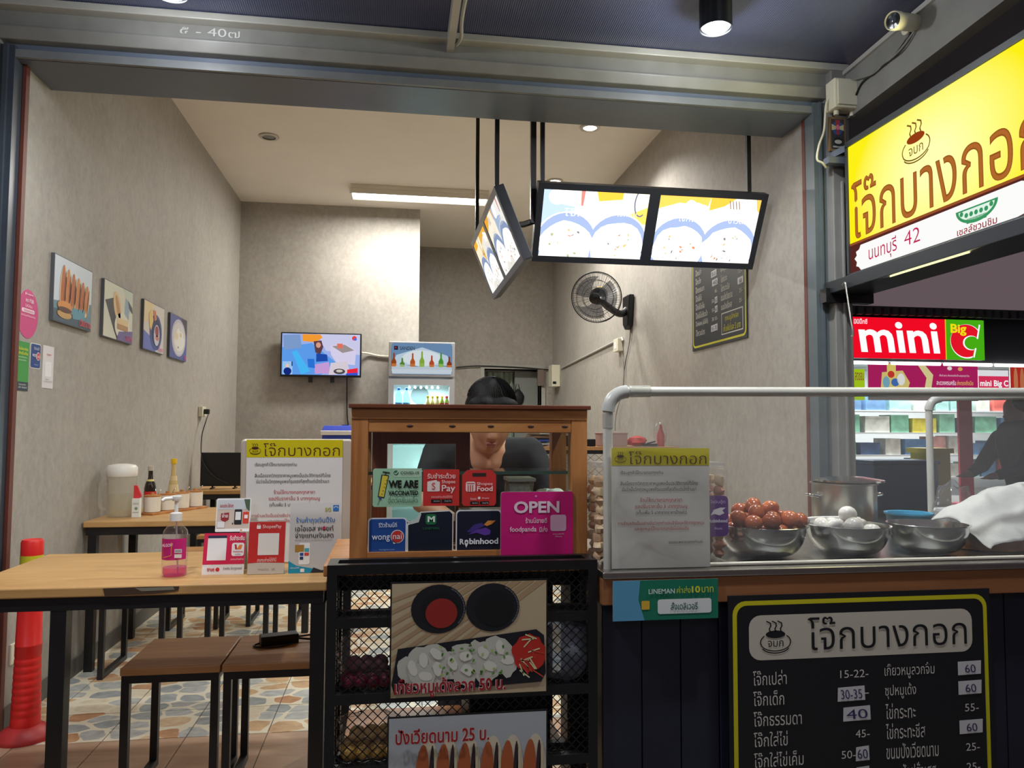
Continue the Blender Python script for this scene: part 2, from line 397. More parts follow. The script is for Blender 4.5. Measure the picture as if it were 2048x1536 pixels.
# ================================================================== SETTING
XL, XR, YF, YB, YR, HC = -1.56, 1.975, 3.46, 7.95, 9.60, 3.50
struct(MB().box(XL - .14, YF, 0, XL, YB + .15, HC + .1).build('wall_left', WALLP))
struct(MB().box(XL - .14, YB, 0, .23, YR + .15, HC + .1).build('wall_back', WALLP))
DX0, DX1, DZ = 1.10, 1.83, 1.98
struct(MB().box(.23, YR, 0, DX0, YR + .12, HC).box(DX1, YR, 0, XR + .12, YR + .12, HC).box(DX0, YR, DZ, DX1, YR + .12, HC).build('wall_recess', WALLP))
struct(MB().box(XR, YF, 0, XR + .12, YR + .15, HC + .1).build('wall_right', WALLP))
struct(MB().box(XL, YF + .2, HC, XR, YR, HC + .1).build('ceiling', CEIL))
STORE = mat('storeroom_paint', (120, 122, 116), 0.8)
struct(MB().box(.5, 11.2, 0, 2.6, 11.3, 2.6).box(.5, YR + .12, 2.5, 2.6, 11.2, 2.6).box(.5, YR + .12, 0, .6, 11.2, 2.5).box(2.5, YR + .12, 0, 2.6, 11.2, 2.5).build('wall_storeroom', STORE))
d1 = struct(MB().box(DX0 - .05, YR - .02, 0, DX0, YR + .13, DZ + .05).box(DX1, YR - .02, 0, DX1 + .05, YR + .13, DZ + .05).box(DX0, YR - .02, DZ, DX1, YR + .13, DZ + .05).build('door_1', GREYL))
dl = MB().box(DX1 - .32, YR + .14, .02, DX1 - .02, YR + .18, DZ - .02).build('door_leaf', mat('door_grey', (128, 132, 128), 0.5), d1)
MB().lathe([(.02, 0), (.02, .04), (.028, .05), (.028, .07), (0, .08)], (DX1 - .28, YR + .14, 1.0), 12, ax=(0, -1, 0)).build('door_knob', STEELB, dl, smooth=True)
# skirting along the left wall
struct(MB().box(XL, YF, .0, XL + .012, YB, .085).build('baseboard_left', mat('skirting_grey', (92, 90, 86), 0.5)))
struct(MB().box(XL + .012, YB - .012, .0, .23, YB, .085).build('baseboard_back', MATS['skirting_grey']))

# floor: grout bed with pebble-print tiles and wood-look tiles in front of the shutter line
GROUT = mat('grout', (108, 96, 82), 0.85)
fl = struct(MB().box(-3.0, 1.7, -.06, XR + 1.2, YR + 1.6, -.004).build('floor', GROUT, origin=(0, 3.3, 0)))
ORG['floor'] = V3((0, 3.3, 0))
TP = 0.3135; xs = [XL]
x = -1.432
while x < XR - .02: xs.append(x); x += TP
xs.append(XR)
def tile_mesh(nm, wx, wy, mt):
    g = .0022; b = MB().box(g, g, -.02, wx - g, wy - g, 0)
    me = bpy.data.meshes.new(nm); me.from_pydata([tuple(v) for v in b.v], [], b.f); me.materials.append(mt); return me
tc = {}
def put_tile(x0, x1, y0, y1, mt, nm='tile'):
    k = (round(x1 - x0, 3), round(y1 - y0, 3), mt.name)
    if k not in tc: tc[k] = tile_mesh(nm, x1 - x0, y1 - y0, mt)
    o = bpy.data.objects.new(nm, tc[k]); C.objects.link(o); o.parent = fl; o.location = V3((x0, y0, random.uniform(-.0006, 0))) - V3((0, 3.3, 0))
for j in range(20):
    y0 = 3.294 + j * TP
    for i in range(len(xs) - 1):
        if y0 + TP < 8.1 or xs[i + 1] > .2: put_tile(xs[i], xs[i + 1], y0, y0 + TP, PEB)
WTILE = wood('wood_look_tile', (168, 134, 108), (200, 168, 140), 'X', 4, 0.35)
xw = [-1.432 + TP * k for k in range(-3, 13)]
for j in range(2):
    for i in range(len(xw) - 1): put_tile(xw[i], xw[i + 1], 3.294 - (j + 1) * .62, 3.294 - j * .62, WTILE)
struct(MB().box(-14, -12, -.20, 26, 26, -.07).build('ground', mat('asphalt', (74, 74, 76), 0.8, n=0.2, ns=5, bump=.3)))
struct(MB().box(-5, -1.0, -.07, 4, 2.06, -.004).build('pavement', mat('pavement_concrete', (112, 108, 102), 0.8, n=0.12, ns=6, bump=.2)))

# shutter head: soffit, rail, slot and painted front beam
struct(MB().box(XL - .05, 3.385, 2.75, XR + .12, 3.68, HC + .1).build('trim_1', SLATE))
struct(MB().box(XL - .06, 3.365, 2.752, XR + .06, 3.40, 2.785).build('trim_2', mat('rail_grey', (120, 124, 126), .35, n=.08)))
SX = []
b = MB()
prof = [(3.40, 2.812), (3.345, 2.818), (3.325, 2.862), (3.33, 2.872), (3.345, 2.876), (3.345, 2.938), (3.42, 2.938), (3.42, 2.812)]
b.prism([(XL - 1.2, y, z) for y, z in prof], (XR + .12 - XL + 1.2, 0, 0))
struct(b.build('trim_3', GREYP, bevel=.003))
struct(MB().box(XL - 1.2, 3.29, 2.936, XR + .14, 3.36, 2.968).build('trim_4', GREYL, bevel=.004))
# scuffed old lettering on the beam
sc = Panel((-.93, 3.3435, 2.885), (1, 0, 0), (0, 0, 1), .26, .05, 130, 25)
sc.tx('๕ - 40๗', 4, 4, 126, 22, (196, 198, 194), bold=.0, l=1)
sc.build('worn_paint_mark', bpy.data.objects['trim_3'])
# jambs and columns
struct(MB().box(XL - .34, 3.30, 0, XL - .062, 3.50, 2.82).build('trim_5', GREYP))
struct(MB().box(XL - .062, 3.36, 0, XL - .008, 3.46, 2.80).box(XL - .045, 3.345, 0, XL - .03, 3.36, 2.8).build('shutter_guide_left', DARKJ))
struct(MB().box(XL - .006, 3.43, 0, XL + .008, 3.462, 2.75).build('trim_7', REDS))
struct(MB().box(XR - .014, 3.435, 0, XR + .002, 3.462, 2.75).build('trim_8', REDS))
struct(MB().box(XR - .012, 3.355, 0, XR + .05, 3.435, 2.80).box(XR + .012, 3.345, 0, XR + .024, 3.355, 2.8).build('shutter_guide_right', mat('guide_green_grey', (92, 102, 106), .4, n=.08)))
struct(MB().box(XR + .05, 3.30, 0, XR + .138, 3.47, 2.94).box(XR + .085, 3.285, 0, XR + .10, 3.30, 2.4).build('trim_9', GREYP, bevel=.004))
# canopy of dark ribbed sheet on steel
def canopy_mat():
    mt, t, out = nt('dark_ribbed_sheet')
    bb = t.nodes.new('ShaderNodeBsdfPrincipled'); t.links.new(bb.outputs[0], out.inputs[0])
    bb.inputs['Base Color'].default_value = lin((70, 76, 104)); bb.inputs['Roughness'].default_value = .24
    g = t.nodes.new('ShaderNodeNewGeometry'); wv = t.nodes.new('ShaderNodeTexWave'); wv.inputs['Scale'].default_value = 34; wv.bands_direction = 'X'
    t.links.new(g.outputs['Position'], wv.inputs['Vector'])
    bp = t.nodes.new('ShaderNodeBump'); bp.inputs['Strength'].default_value = .35; bp.inputs['Distance'].default_value = .003
    t.links.new(wv.outputs['Color'], bp.inputs['Height']); t.links.new(bp.outputs[0], bb.inputs['Normal'])
    return mt
CANM = canopy_mat()
cn = struct(MB().prism([(XL - 1.2, .6, 3.06), (XL - 1.2, 3.34, 2.968), (XL - 1.2, 3.34, 2.978), (XL - 1.2, .6, 3.07)], (XR + .2 - XL + 1.2, 0, 0)).build('canopy', CANM))
def cz(y): return 3.06 - (y - .6) * .0336
MB().prism([(.205, .6, cz(.6) - .055), (.205, 3.35, 2.90), (.205, 3.35, 2.965), (.205, .6, cz(.6))], (.032, 0, 0)).build('purlin', GREYL, cn)
wire('conduit', [(.262, .6, 3.03), (.262, 2.6, 2.965), (.255, 3.1, 2.945), (.262, 3.25, 2.93), (.245, 3.33, 2.93)], .009, GREYL, parent=cn)
MB().prism([(2.10, .6, 2.82), (2.10, 3.30, 2.70), (2.10, 3.30, 2.94), (2.10, .6, 3.04)], (.06, 0, 0)).build('rafter', GREYP, cn)
MB().prism([(2.085, .6, 3.0), (2.085, 3.30, 2.915), (2.085, 3.30, 2.935), (2.085, .6, 3.03)], (.02, 0, 0)).build('rafter_flange', GREYL, cn)
struct(MB().box(2.17, -.5, 3.0, 7.0, 6.2, 3.06).build('canopy_next_door', mat('slate_soffit', (150, 150, 166), .6, n=.05, ns=3)))

# ================================================================== LAMPS
def downlight(X, Y, on, label, power=0):
    t = thing('ceiling_downlight', (X, Y, HC - .012), label, 'downlight')
    MB().lathe([(.052, 0), (.075, 0), (.078, .006), (.075, .012), (.052, .012)], (X, Y, HC - .012), 28, closed=True).build('trim_ring', mat('downlight_ring', (196, 192, 180), .35), t, smooth=True)
    MB().lathe([(.001, .004), (.035, .003), (.052, .006), (.052, .012)], (X, Y, HC - .012), 24).build('lens', emis('downlight_glow', (255, 250, 240), 22) if on else mat('lamp_off', (120, 120, 116), .2), t, smooth=True)
    if on: l = light('downlight_beam', 'SPOT', (X, Y, HC - .03), power, (1, .97, .92), .05, spot=2.4, blend=.6)
downlight(-1.002, 6.108, False, 'unlit round downlight in ceiling above wall pictures')
downlight(1.423, 5.529, True, 'lit downlight in ceiling nearer the shutter head', 110)
downlight(1.42, 6.803, True, 'lit downlight in ceiling just above menu light box edge', 110)
# twin tube batten
t = thing('tube_light_fitting', (.21, 7.30, HC - .09), 'white twin tube fluorescent fitting on ceiling over the shop', 'tube light')
MB().box(-.44, 7.19, HC - .035, .86, 7.41, HC).build('housing', mat('fitting_white', (222, 216, 204), .4), t, bevel=.004)
for q, y1, y2, y3, y4 in ((0, 7.20, 7.19, 7.195, 7.21), (1, 7.40, 7.41, 7.405, 7.39)):
    MB().prism([(-.43, y1, HC - .035), (-.43, y2, HC - .085), (-.43, y3, HC - .088), (-.43, y4, HC - .035)], (1.28, 0, 0)).build('reflector', MATS['fitting_white'], t)
for q in (-.445, .845): MB().box(q, 7.19, HC - .09, q + .02, 7.41, HC - .03).build('end_cap', MATS['fitting_white'], t, bevel=.003)
for yy in (7.25, 7.35):
    MB().tube([(-.42, yy, HC - .062), (.84, yy, HC - .062)], .013, 12).build('tube', emis('tube_glow', (255, 252, 244), 9), t, smooth=True)
light('tube_light_glow', 'AREA', (.21, 7.30, HC - .095), 70, (1, .97, .91), 1.25, .2)
# canopy spots
def canopy_spot(X, Y, label, power):
    zt = cz(Y); t = thing('canopy_spotlight', (X, Y, zt - .12), label, 'spotlight')
    MB().lathe([(.062, 0), (.066, .0), (.066, .12), (.001, .12)], (X, Y, zt - .12), 28, closed=True).build('housing', BLKP, t, smooth=True)
    MB().lathe([(.001, -.012), (.03, -.010), (.05, -.002), (.058, .006), (.058, .01)], (X, Y, zt - .115), 24).build('lens', emis('spot_glow', (240, 246, 255), 30), t, smooth=True)
    light('canopy_spot_beam', 'SPOT', (X, Y, zt - .14), power, (.96, .98, 1), .05, spot=2.7, blend=.6)
    light('canopy_spot_glow', 'POINT', (X, Y, zt - .165), power * .12, (.93, .96, 1), .035)
canopy_spot(1.275, 2.90, 'round black canopy spotlight above egg counter', 70)
canopy_spot(-.86, 2.98, 'round black canopy spotlight above sanitiser table', 55)
canopy_spot(1.275, 1.60, 'assumed round black canopy spotlight over pavement before egg counter', 85)  # assumed outer row, out of view: added to light the counter from the front
canopy_spot(-.86, 1.60, 'assumed round black canopy spotlight over pavement before sanitiser table', 100)  # likewise assumed and out of view, added to light the table and its notice

# ================================================================== FURNITURE
def table(X0, X1, Y0, Y1, label, inset=.02, legw=.04, top=OAK, Z=.75, insr=.02, insf=None):
    t = thing('dining_table', ((X0 + X1) / 2, (Y0 + Y1) / 2, 0), label, 'table', 'wooden tables on black steel frames')
    MB().box(X0, Y0, Z - .03, X1, Y1, Z).build('tabletop', top, t, bevel=.004)
    a = legw; i = inset
    for nm, q in (('apron', (X0 + .01, Y0 + .012, Z - .07, X1 - .01, Y0 + .012 + a, Z - .03)), ('apron', (X0 + .01, Y1 - .012 - a, Z - .07, X1 - .01, Y1 - .012, Z - .03)),
                  ('side_rail', (X0 + i, Y0 + .012 + a, Z - .07, X0 + i + a, Y1 - .012 - a, Z - .03)), ('side_rail', (X1 - insr - a, Y0 + .012 + a, Z - .07, X1 - insr, Y1 - .012 - a, Z - .03))):
        MB().box(*q).build(nm, BLACK, t)
    for lx in (X0 + i, X1 - insr - a):
        for ly in (Y0 + .014, Y1 - .014 - a):
            l_ = X0 + insf if (insf and ly < (Y0 + Y1) / 2 and lx < (X0 + X1) / 2) else lx
            MB().box(l_, ly, 0, l_ + a, ly + a, Z - .07).build('leg', BLACK, t)
    return t
tb = table(-1.285, -.205, 2.50, 3.16, 'oak topped table carrying pump bottle and payment cards', .045, .045, insr=.004, insf=.275)
table(-1.55, -.48, 4.20, 4.88, 'oak topped table carrying the water pitcher and sauces')
table(-1.54, -.47, 6.16, 6.84, 'oak topped table carrying the small black screen')
table(-1.10, -.09, 6.98, 7.60, 'oak topped table under the blue lidded cooler box')
# worn patch and a dark scrape on the near edge
p = Panel((-.86, 2.4985, .7215), (1, 0, 0), (0, 0, 1), .22, .027, 220, 27)
p.pg([(0, 3), (120, 1), (218, 2), (214, 15), (150, 22), (70, 24), (6, 26)], (72, 54, 40), 1); p.pg([(90, 4), (200, 3), (205, 12), (110, 14)], (132, 128, 112), 2)
p.build('worn_edge_mark', bpy.data.objects['dining_table'].children[0])
def stool(X0, Y0, label, W=.31, D=.36, Z=.45):
    t = thing('stool', (X0 + W / 2, Y0 + D / 2, 0), label, 'stool', 'wooden stools on black steel frames')
    MB().box(X0, Y0, Z - .025, X0 + W, Y0 + D, Z).build('seat', OAKS, t, bevel=.003)
    a = .025; x0, x1, y0, y1 = X0 + .004, X0 + W - .004, Y0 + .004, Y0 + D - .004
    for lx in (x0, x1 - a):
        for ly in (y0, y1 - a): MB().box(lx, ly, 0, lx + a, ly + a, Z - .05).build('leg', BLACK, t)
        MB().box(lx, y0 + a, 0, lx + a, y1 - a, a).build('floor_rail', BLACK, t)
    MB().box(x0, y0, Z - .05, x1, y0 + a, Z - .025).build('seat_rail', BLACK, t); MB().box(x0, y1 - a, Z - .05, x1, y1, Z - .025).build('seat_rail', BLACK, t)
    for lx in (x0, x1 - a): MB().box(lx, y0 + a, Z - .05, lx + a, y1 - a, Z - .025).build('seat_side_rail', BLACK, t)
    return t
s0 = stool(-.868, 2.695, 'wooden stool with bare seat under the sanitiser table')
s1 = stool(-.552, 2.695, 'wooden stool holding the black power adapter')
MB().box(-.545, 2.71, .045, -.25, 2.735, .07).build('stretcher', BLACK, s1)
c0 = s0.location
for X, Y, lb in ((-1.42, 4.07, 'wooden stool tucked under pitcher table beside left wall'), (-.92, 4.04, 'wooden stool tucked under pitcher table towards the room'), (-1.36, 4.98, 'wooden stool behind pitcher table beside left wall'),
                 (-.90, 5.02, 'wooden stool behind pitcher table towards the room'), (-1.40, 5.86, 'wooden stool by black screen table beside left wall'),
                 (-.92, 5.84, 'wooden stool by black screen table towards the room')):
    dup(s0, (X + .155, Y + .18, 0), lb)

# ------------------------------------------------------------------ things on the near table
def lean_panel(px0, py0, px1, py1, Y, lean, dw, dh, zb=None, W=None):
    """upright card whose lower edge stands at depth Y; lean in degrees backwards"""
    a = aY(px0, py1, Y); b = aY(px1, py1, Y); c = aY(px0, py0, Y)
    if zb is not None: a.z = zb
    W = W or (b - a).length; H = c.z - a.z
    q = math.radians(lean)
    return Panel(a, (1, 0, 0), (0, math.sin(q), math.cos(q)), W, H / math.cos(q), dw, dh)
TZ = .7502
t = thing('sanitiser_bottle', (-.70, 2.66, TZ), 'clear pump bottle of pink hand sanitiser with magenta label', 'bottle')
o = (-.70, 2.66, TZ)
MB().lathe([(.001, .001), (.036, 0), (.039, .006), (.039, .125), (.036, .145), (.022, .162), (.017, .168), (.017, .178)], o, 28).build('bottle_body', clear('pet_clear', (254, 250, 252), haze=.03, rough=.05), t, smooth=True)
MB().lathe([(.001, .003), (.034, .003), (.036, .008), (.036, .028), (.001, .028)], o, 24).build('gel', clear('pink_gel', (252, 170, 214), haze=.25, hc=(252, 150, 206)), t, smooth=True)
b = MB()
n = 22; vs = []; fs = []
for k in range(n + 1):
    a = math.radians(-175 + 150 * k / n + 5)
    for z in (.055, .122): vs.append((o[0] + .0396 * math.cos(a), o[1] + .0396 * math.sin(a), TZ + z))
fs = [(2 * k, 2 * k + 2, 2 * k + 3, 2 * k + 1) for k in range(n)]
lb_ = MB().add(vs, fs).build('label', ink((196, 30, 120)), t)
pp = Panel((-.735, 2.6195, TZ + .055), (1, 0, 0), (0, 0, 1), .07, .067, 70, 67)
pp.tx('ALGOFF', 6, 14, 38, 24, (250, 230, 240), .01, 1).r(44, 32, 66, 44, (235, 235, 235), 1).r(44, 48, 66, 60, (240, 236, 226), 1).st([(34, 10), (34, 52), (10, 58)], 1.5, (240, 170, 60), 1)
for k in range(8): pp.r(46 + k * 2.4, 34, 47 + k * 2.4, 42, (60, 40, 50), 2)
pp.build('label_print', t)
MB().lathe([(.0185, .176), (.0185, .2), (.012, .203), (.006, .204), (.006, .228), (.001, .228)], o, 20).build('pump_collar', WHITE, t, smooth=True)
MB().tube([(-.70, 2.66, TZ + .228), (-.70, 2.66, TZ + .242), (-.702, 2.655, TZ + .25), (-.73, 2.64, TZ + .248), (-.738, 2.636, TZ + .242)], .006, 10).lathe([(.012, .240), (.017, .252), (.016, .256), (.001, .257)], o, 16).build('pump_head', WHITE, t, smooth=True)
MB().tube([(-.70, 2.66, TZ + .19), (-.69, 2.66, TZ + .01)], .003, 6).build('dip_tube', clear('dip_clear', (235, 235, 235), haze=.3), t)

# payment tent card
p = lean_panel(403, 1069, 487, 1152, 2.655, 12, 84, 82, TZ)
t = thing('payment_tent_card', p.base(), 'magenta payment tent card with white code square', 'card')
p.slab(.002, PAPER, 'front_leaf', t); MB().prism([p.P(0, 82) - p.N * .003, p.P(84, 82) - p.N * .003, p.P(84, 0) - p.N * .003, p.P(0, 0) - p.N * .003], (0, .001, 0)).build('fold', PAPER, t)
MB().prism([p.P(0, 0) - p.N * .003, p.P(84, 0) - p.N * .003, p.P(84, 82) + V3((0, .075, .002)), p.P(0, 82) + V3((0, .075, .002))], (0, .002, 0)).build('back_leaf', PAPER, t)
p.r(0, 0, 84, 82, (238, 236, 234), 1).r(0, 0, 84, 62, (214, 16, 74), 2)
p.r(8, 5, 46, 54, (240, 240, 240), 3).r(8, 5, 46, 10, (30, 36, 70), 4)
p.tx('รับชำระเงิน', 52, 5, 82, 15, (255, 255, 255), .01).rr(57, 20, 82, 46, 4, (246, 246, 246), 3).pg([(62, 23), (66, 23), (68, 33), (64, 33)], (200, 30, 50), 4).pg([(67, 33), (72, 24), (78, 24), (76, 33)], (240, 130, 40), 4)
p.tx('truemoney', 60, 36, 80, 40, (200, 30, 60), .01).tx('wallet', 64, 41, 76, 44, (90, 60, 70)).tx('สแกนจ่ายง่าย', 56, 50, 82, 54, (255, 220, 230))
p.tx('true', 10, 68, 25, 75, (200, 30, 50), .02).e(31, 72, 4, 4, (210, 30, 40), 3).tx('จ่ายเงิน รับทรูพอยท์', 42, 67, 80, 74, (60, 60, 66), .005)
p.build('card_print', t)
# small card on a stand behind it
p = lean_panel(430, 998, 499, 1064, 2.80, 10, 69, 66)
t = thing('payment_card_holder', (p.base().x, 2.80, TZ), 'white card with phone picture on thin black foot', 'card')
p.slab(.002, PAPER, 'card', t, q=3)
p.rr(0, 0, 69, 66, 3, (236, 236, 236), 1).pg([(2, 14), (67, 8), (67, 60), (2, 60)], (206, 190, 176), 2).r(2, 3, 67, 22, (196, 202, 206), 3).pg([(55, 2), (67, 2), (67, 26), (60, 20)], (70, 92, 66), 4)
p.rr(37, 22, 52, 52, 2, (24, 26, 30), 4).r(39, 27, 50, 43, (230, 230, 230), 5).rr(54, 27, 66, 50, 2, (214, 60, 40), 4).r(57, 33, 64, 40, (245, 235, 230), 5)
p.pg([(10, 30), (26, 28), (26, 42), (18, 47), (10, 42)], (150, 30, 40), 4).tx('จ่าย', 12, 30, 24, 38, (250, 240, 240), .01).tx('สแกนจ่าย ได้ง่ายๆ', 7, 10, 34, 20, (190, 40, 40), .01).r(4, 46, 18, 58, (226, 226, 226), 5).e(52, 63, 2, 1.4, (230, 120, 40), 4).rr(0, 60, 69, 66, 2, (244, 244, 244), 3)
p.build('card_print', t)
c = p.P(34, 66); MB().tube([(c.x, c.y + .004, TZ + .004), (c.x, c.y + .006, c.z + .03)], .003, 8).lathe([(.03, 0), (.03, .004), (.003, .006)], (c.x, c.y + .004, TZ), 20).build('foot', BLKP, t)
# red wallet card in acrylic
p = lean_panel(493, 1044, 568, 1152, 2.64, 9, 75, 106, TZ)
t = thing('wallet_code_stand', p.base(), 'red wallet code stand with blank white square', 'stand')
p.slab(.003, clear('acrylic', (240, 244, 244), haze=.05, rough=.03), 'acrylic_sleeve', t)
MB().prism([p.P(0, 106) - p.N * .004, p.P(75, 106) - p.N * .004, p.P(75, 106) + V3((0, .06, 0)), p.P(0, 106) + V3((0, .06, 0))], (0, 0, .003)).build('acrylic_foot', MATS['acrylic'], t)
p.r(1, 1, 74, 105, (206, 200, 190), 1).pg([(1, 2), (74, 2), (74, 84), (50, 83), (25, 82), (1, 84)], (206, 40, 36), 2)
p.rr(16, 9, 24, 16, 1, (246, 240, 236), 4).arc(20, 9, 2.5, 3, 180, 360, .8, (246, 240, 236)).tx('ShopeePay', 28, 8, 66, 17, (250, 240, 236), 0).rr(20, 25, 62, 68, 1, (238, 236, 232), 4).tx('สแกนจ่ายได้ที่นี่', 20, 73, 58, 81, (248, 230, 226)).tx('ShopeePay   QR', 22, 94, 56, 98, (150, 120, 112))
p.build('card_print', t)
# tall silver card
p = lean_panel(576, 1008, 680, 1153, 2.65, 8, 104, 143, TZ)
t = thing('points_card_stand', p.base(), 'tall silver grey card on points with blue lettering', 'stand')
p.slab(.003, PAPER, 'board', t, bevel=.0006)
MB().prism([p.P(30, 60) - p.N * .004, p.P(74, 60) - p.N * .004, p.P(74, 143) + V3((0, .085, .002)), p.P(30, 143) + V3((0, .085, .002))], (0, .003, 0)).build('easel_back', PAPER, t)
p.r(0, 0, 104, 143, (204, 204, 202), 1).tx('5G', 70, 10, 82, 18, (150, 160, 40), .02).rr(86, 5, 98, 18, 1, (40, 110, 180), 3).arc(92, 11, 4, 2.6, 180, 360, 1.4, (240, 246, 250))
p.tx('ร้านค้าถุงเงินนี้รับ', 12, 29, 90, 44, (40, 120, 190), .005).tx('เอไอเอส พอยท์', 11, 46, 88, 58, (40, 40, 46), .005).tx('จ่ายแทนเงินสด', 11, 60, 88, 72, (40, 40, 46), .005).e(69, 52, 3.4, 3.4, (190, 40, 90), 7).tx('เริ่มต้นที่ 3 พอยท์ แลกได้ไม่จำกัดทุกรายการ', 11, 75, 86, 78.5, (110, 110, 112))
p.rr(20, 82, 42, 126, 3, (246, 248, 248), 3).rr(12, 86, 30, 100, 1, (176, 130, 50), 4).r(31, 93, 40, 100, (70, 180, 190), 5).r(31, 102, 40, 108, (220, 70, 60), 5).r(22, 102, 29, 108, (40, 80, 170), 5).r(22, 110, 29, 116, (30, 60, 110), 5)
p.pg([(0, 118), (16, 128), (48, 134), (70, 143), (0, 143)], (20, 150, 190), 3).rr(24, 134, 32, 141, 1, (246, 246, 240), 4).tx('บริการเป๋าตัง', 4, 130, 22, 134, (230, 246, 250)).pg([(44, 143), (50, 132), (66, 138), (92, 134), (100, 143)], (40, 42, 46), 4)
p.build('card_print', t)

# computer seen from behind with a notice taped on
p = lean_panel(478, 878, 703, 1122, 2.88, -3, 225, 244)
t = thing('computer_display', (p.base().x, 2.90, TZ), 'pale silver computer display turned away with notice taped on', 'computer')
SILV = mat('pale_silver', (206, 196, 182), .35, .25)
MB().prism([p.P(x_, y_) for x_, y_ in reversed(p.rrp(0, 0, 225, 244, 9))], -p.N * .022).build('back_shell', SILV, t, bevel=.006)
c = p.P(112, 244)
MB().prism([(c.x - .05, c.y + .01, c.z + .03), (c.x + .05, c.y + .01, c.z + .03), (c.x + .05, c.y + .03, TZ), (c.x - .05, c.y + .03, TZ)], (0, .012, 0)).build('stand_neck', SILV, t)
MB().box(c.x - .1, c.y - .03, TZ, c.x + .1, c.y + .11, TZ + .008).build('stand_base', SILV, t, bevel=.003)
NOTICE = [('เรียนลูกค้าโจ๊กบางกอกทุกท่าน', 17, 46, 100, 56, 0), ('สืบเนื่องจากวิกฤตราคาหมูแพงเป็นประวัติการณ์ทั่วไทย', 17, 68, 168, 79, 0), ('นับว่าเป็นวิกฤตหมูแพงที่รุนแรงที่สุดตั้งแต่เปิดร้านมา', 20, 80, 165, 91, 0),
          ('ร้านโจ๊กบางกอกทุกสาขา', 55, 102, 137, 113, 1), ('ขอปรับราคาขึ้น 5 บาททุกเมนู', 45, 115, 147, 126, 1), ('(เก็บเพิ่ม 5 บาทจากราคาป้ายค่ะ)', 47, 128, 146, 138, 0),
          ('ทางร้านหวังเป็นอย่างยิ่งว่าทุกท่านจะเข้าใจและให้การอุดหนุน', 12, 150, 180, 160, 1), ('และอุดหนุนโจ๊กบางกอกต่อไปเช่นเดิม', 44, 161, 150, 171, 1), ('ขอขอบพระคุณทุกท่านค่ะ', 110, 190, 178, 199, 0)]
def notice(O, W, H, name, label, lean=(0, 0, 1)):
    q = Panel(O, (1, 0, 0), lean, W, H, 192, 246)
    t = thing(name, q.base(), label, 'notice')
    q.slab(.0006, PAPER, 'sheet', t)
    q.r(0, 0, 192, 246, (226, 226, 224), 1).r(0, 0, 192, 36, (206, 194, 10), 2)
    bowl_logo(q, 17, 20, 24, (74, 44, 28), (70, 30, 24), 4); q.tx(NAME, 33, 7, 186, 33, (74, 26, 30), -.012, 4)
    for s_, a, b_, c_, d_, k in NOTICE: q.tx(s_, a, b_, c_, d_, (186, 40, 56) if k else (46, 46, 52), 0, 4)
    q.build('notice_print', t)
    return t, q
a = p.P(12, 244, 4); W = 192 / 225 * p.W
notice(a, W, 243 / 244 * p.H, 'paper_notice', 'price rise notice taped to back of computer display', p.V)

# power adapter with its leads on the second stool
t = thing('power_adapter', (-.40, 2.93, .45), 'black laptop power adapter with cables on wooden stool', 'adapter')
ra = Matrix.Rotation(math.radians(17), 3, 'Z'); cc = V3((-.405, 2.93, .4505))
b = MB().box(-.066, -.028, 0, .066, .028, .034); b.v = [ra @ v + cc for v in b.v]; b.build('brick_housing', BLKP, t, bevel=.004)
wire('cable', [(-.34, 2.95, .468), (-.31, 2.96, .468), (-.275, 2.97, .475), (-.262, 3.0, .52), (-.30, 3.06, .60), (-.34, 3.1, .68)], .0035, BLKP, parent=t)
wire('cable', [(-.34, 2.948, .462), (-.30, 2.945, .458), (-.25, 2.94, .455), (-.245, 2.93, .40)], .004, BLKP, parent=t)
wire('cable', [(-.345, 2.935, .455), (-.38, 2.88, .4545), (-.45, 2.865, .4545), (-.486, 2.89, .4545), (-.47, 2.91, .458)], .0035, BLKP, parent=t)

# ------------------------------------------------------------------ things on the pitcher table
t = thing('water_pitcher', (-1.40, 4.50, TZ), 'clear plastic water pitcher with white lid beside sauce bottles', 'pitcher')
o = aZ(216, 1029, .75); o.z = TZ; o.x = max(o.x, -1.46); o = V3((-1.445, 4.42, TZ))
MB().lathe([(.001, .002), (.062, 0), (.066, .006), (.072, .2), (.073, .225), (.069, .225), (.067, .2), (.06, .008)], o, 26).build('jug_body', clear('frosted_plastic', (252, 252, 248), haze=.2, hc=(240, 238, 230), rough=.2), t, smooth=True)
MB().lathe([(.001, .006), (.056, .006), (.062, .12), (.001, .12)], o, 22).build('water', clear('water', (252, 250, 244), haze=.07, hc=(232, 226, 210)), t, smooth=True)
MB().lathe([(.075, .215), (.077, .22), (.077, .262), (.066, .275), (.03, .281), (.001, .281)], o, 26).build('lid', mat('milky_lid', (228, 224, 214), .4), t, smooth=True)
MB().tube(smooth_path([o + V3((-.066, .0, .19)), o + V3((-.1, -.01, .185)), o + V3((-.108, -.01, .12)), o + V3((-.1, -.01, .05)), o + V3((-.064, 0, .04))]), .009, 8).build('handle', MATS['frosted_plastic'], t, smooth=True)
def bottle(name, o, prof, body, label, cat, capc, caph, lab=None, fill=None, lab2=None):
    t = thing(name, o, label, cat)
    MB().lathe(prof, o, 20).build('bottle_body', body, t, smooth=True)
    r_, z_ = prof[-1]
    MB().lathe([(r_ + .003, z_ - .004), (r_ + .004, z_), (r_ + .004, z_ + caph), (.001, z_ + caph + .002)], o, 18).build('cap', mat('cap_%02x%02x%02x' % capc, capc, .4), t, smooth=True)
    for l_ in (lab or []):
        MB().lathe([(l_[0] + .0008, l_[1]), (l_[2] + .0008, l_[3])], o, 20, closed=True).build('label', ink(l_[4]), t, smooth=True)
    return t
o = V3((-1.372, 4.665, TZ))
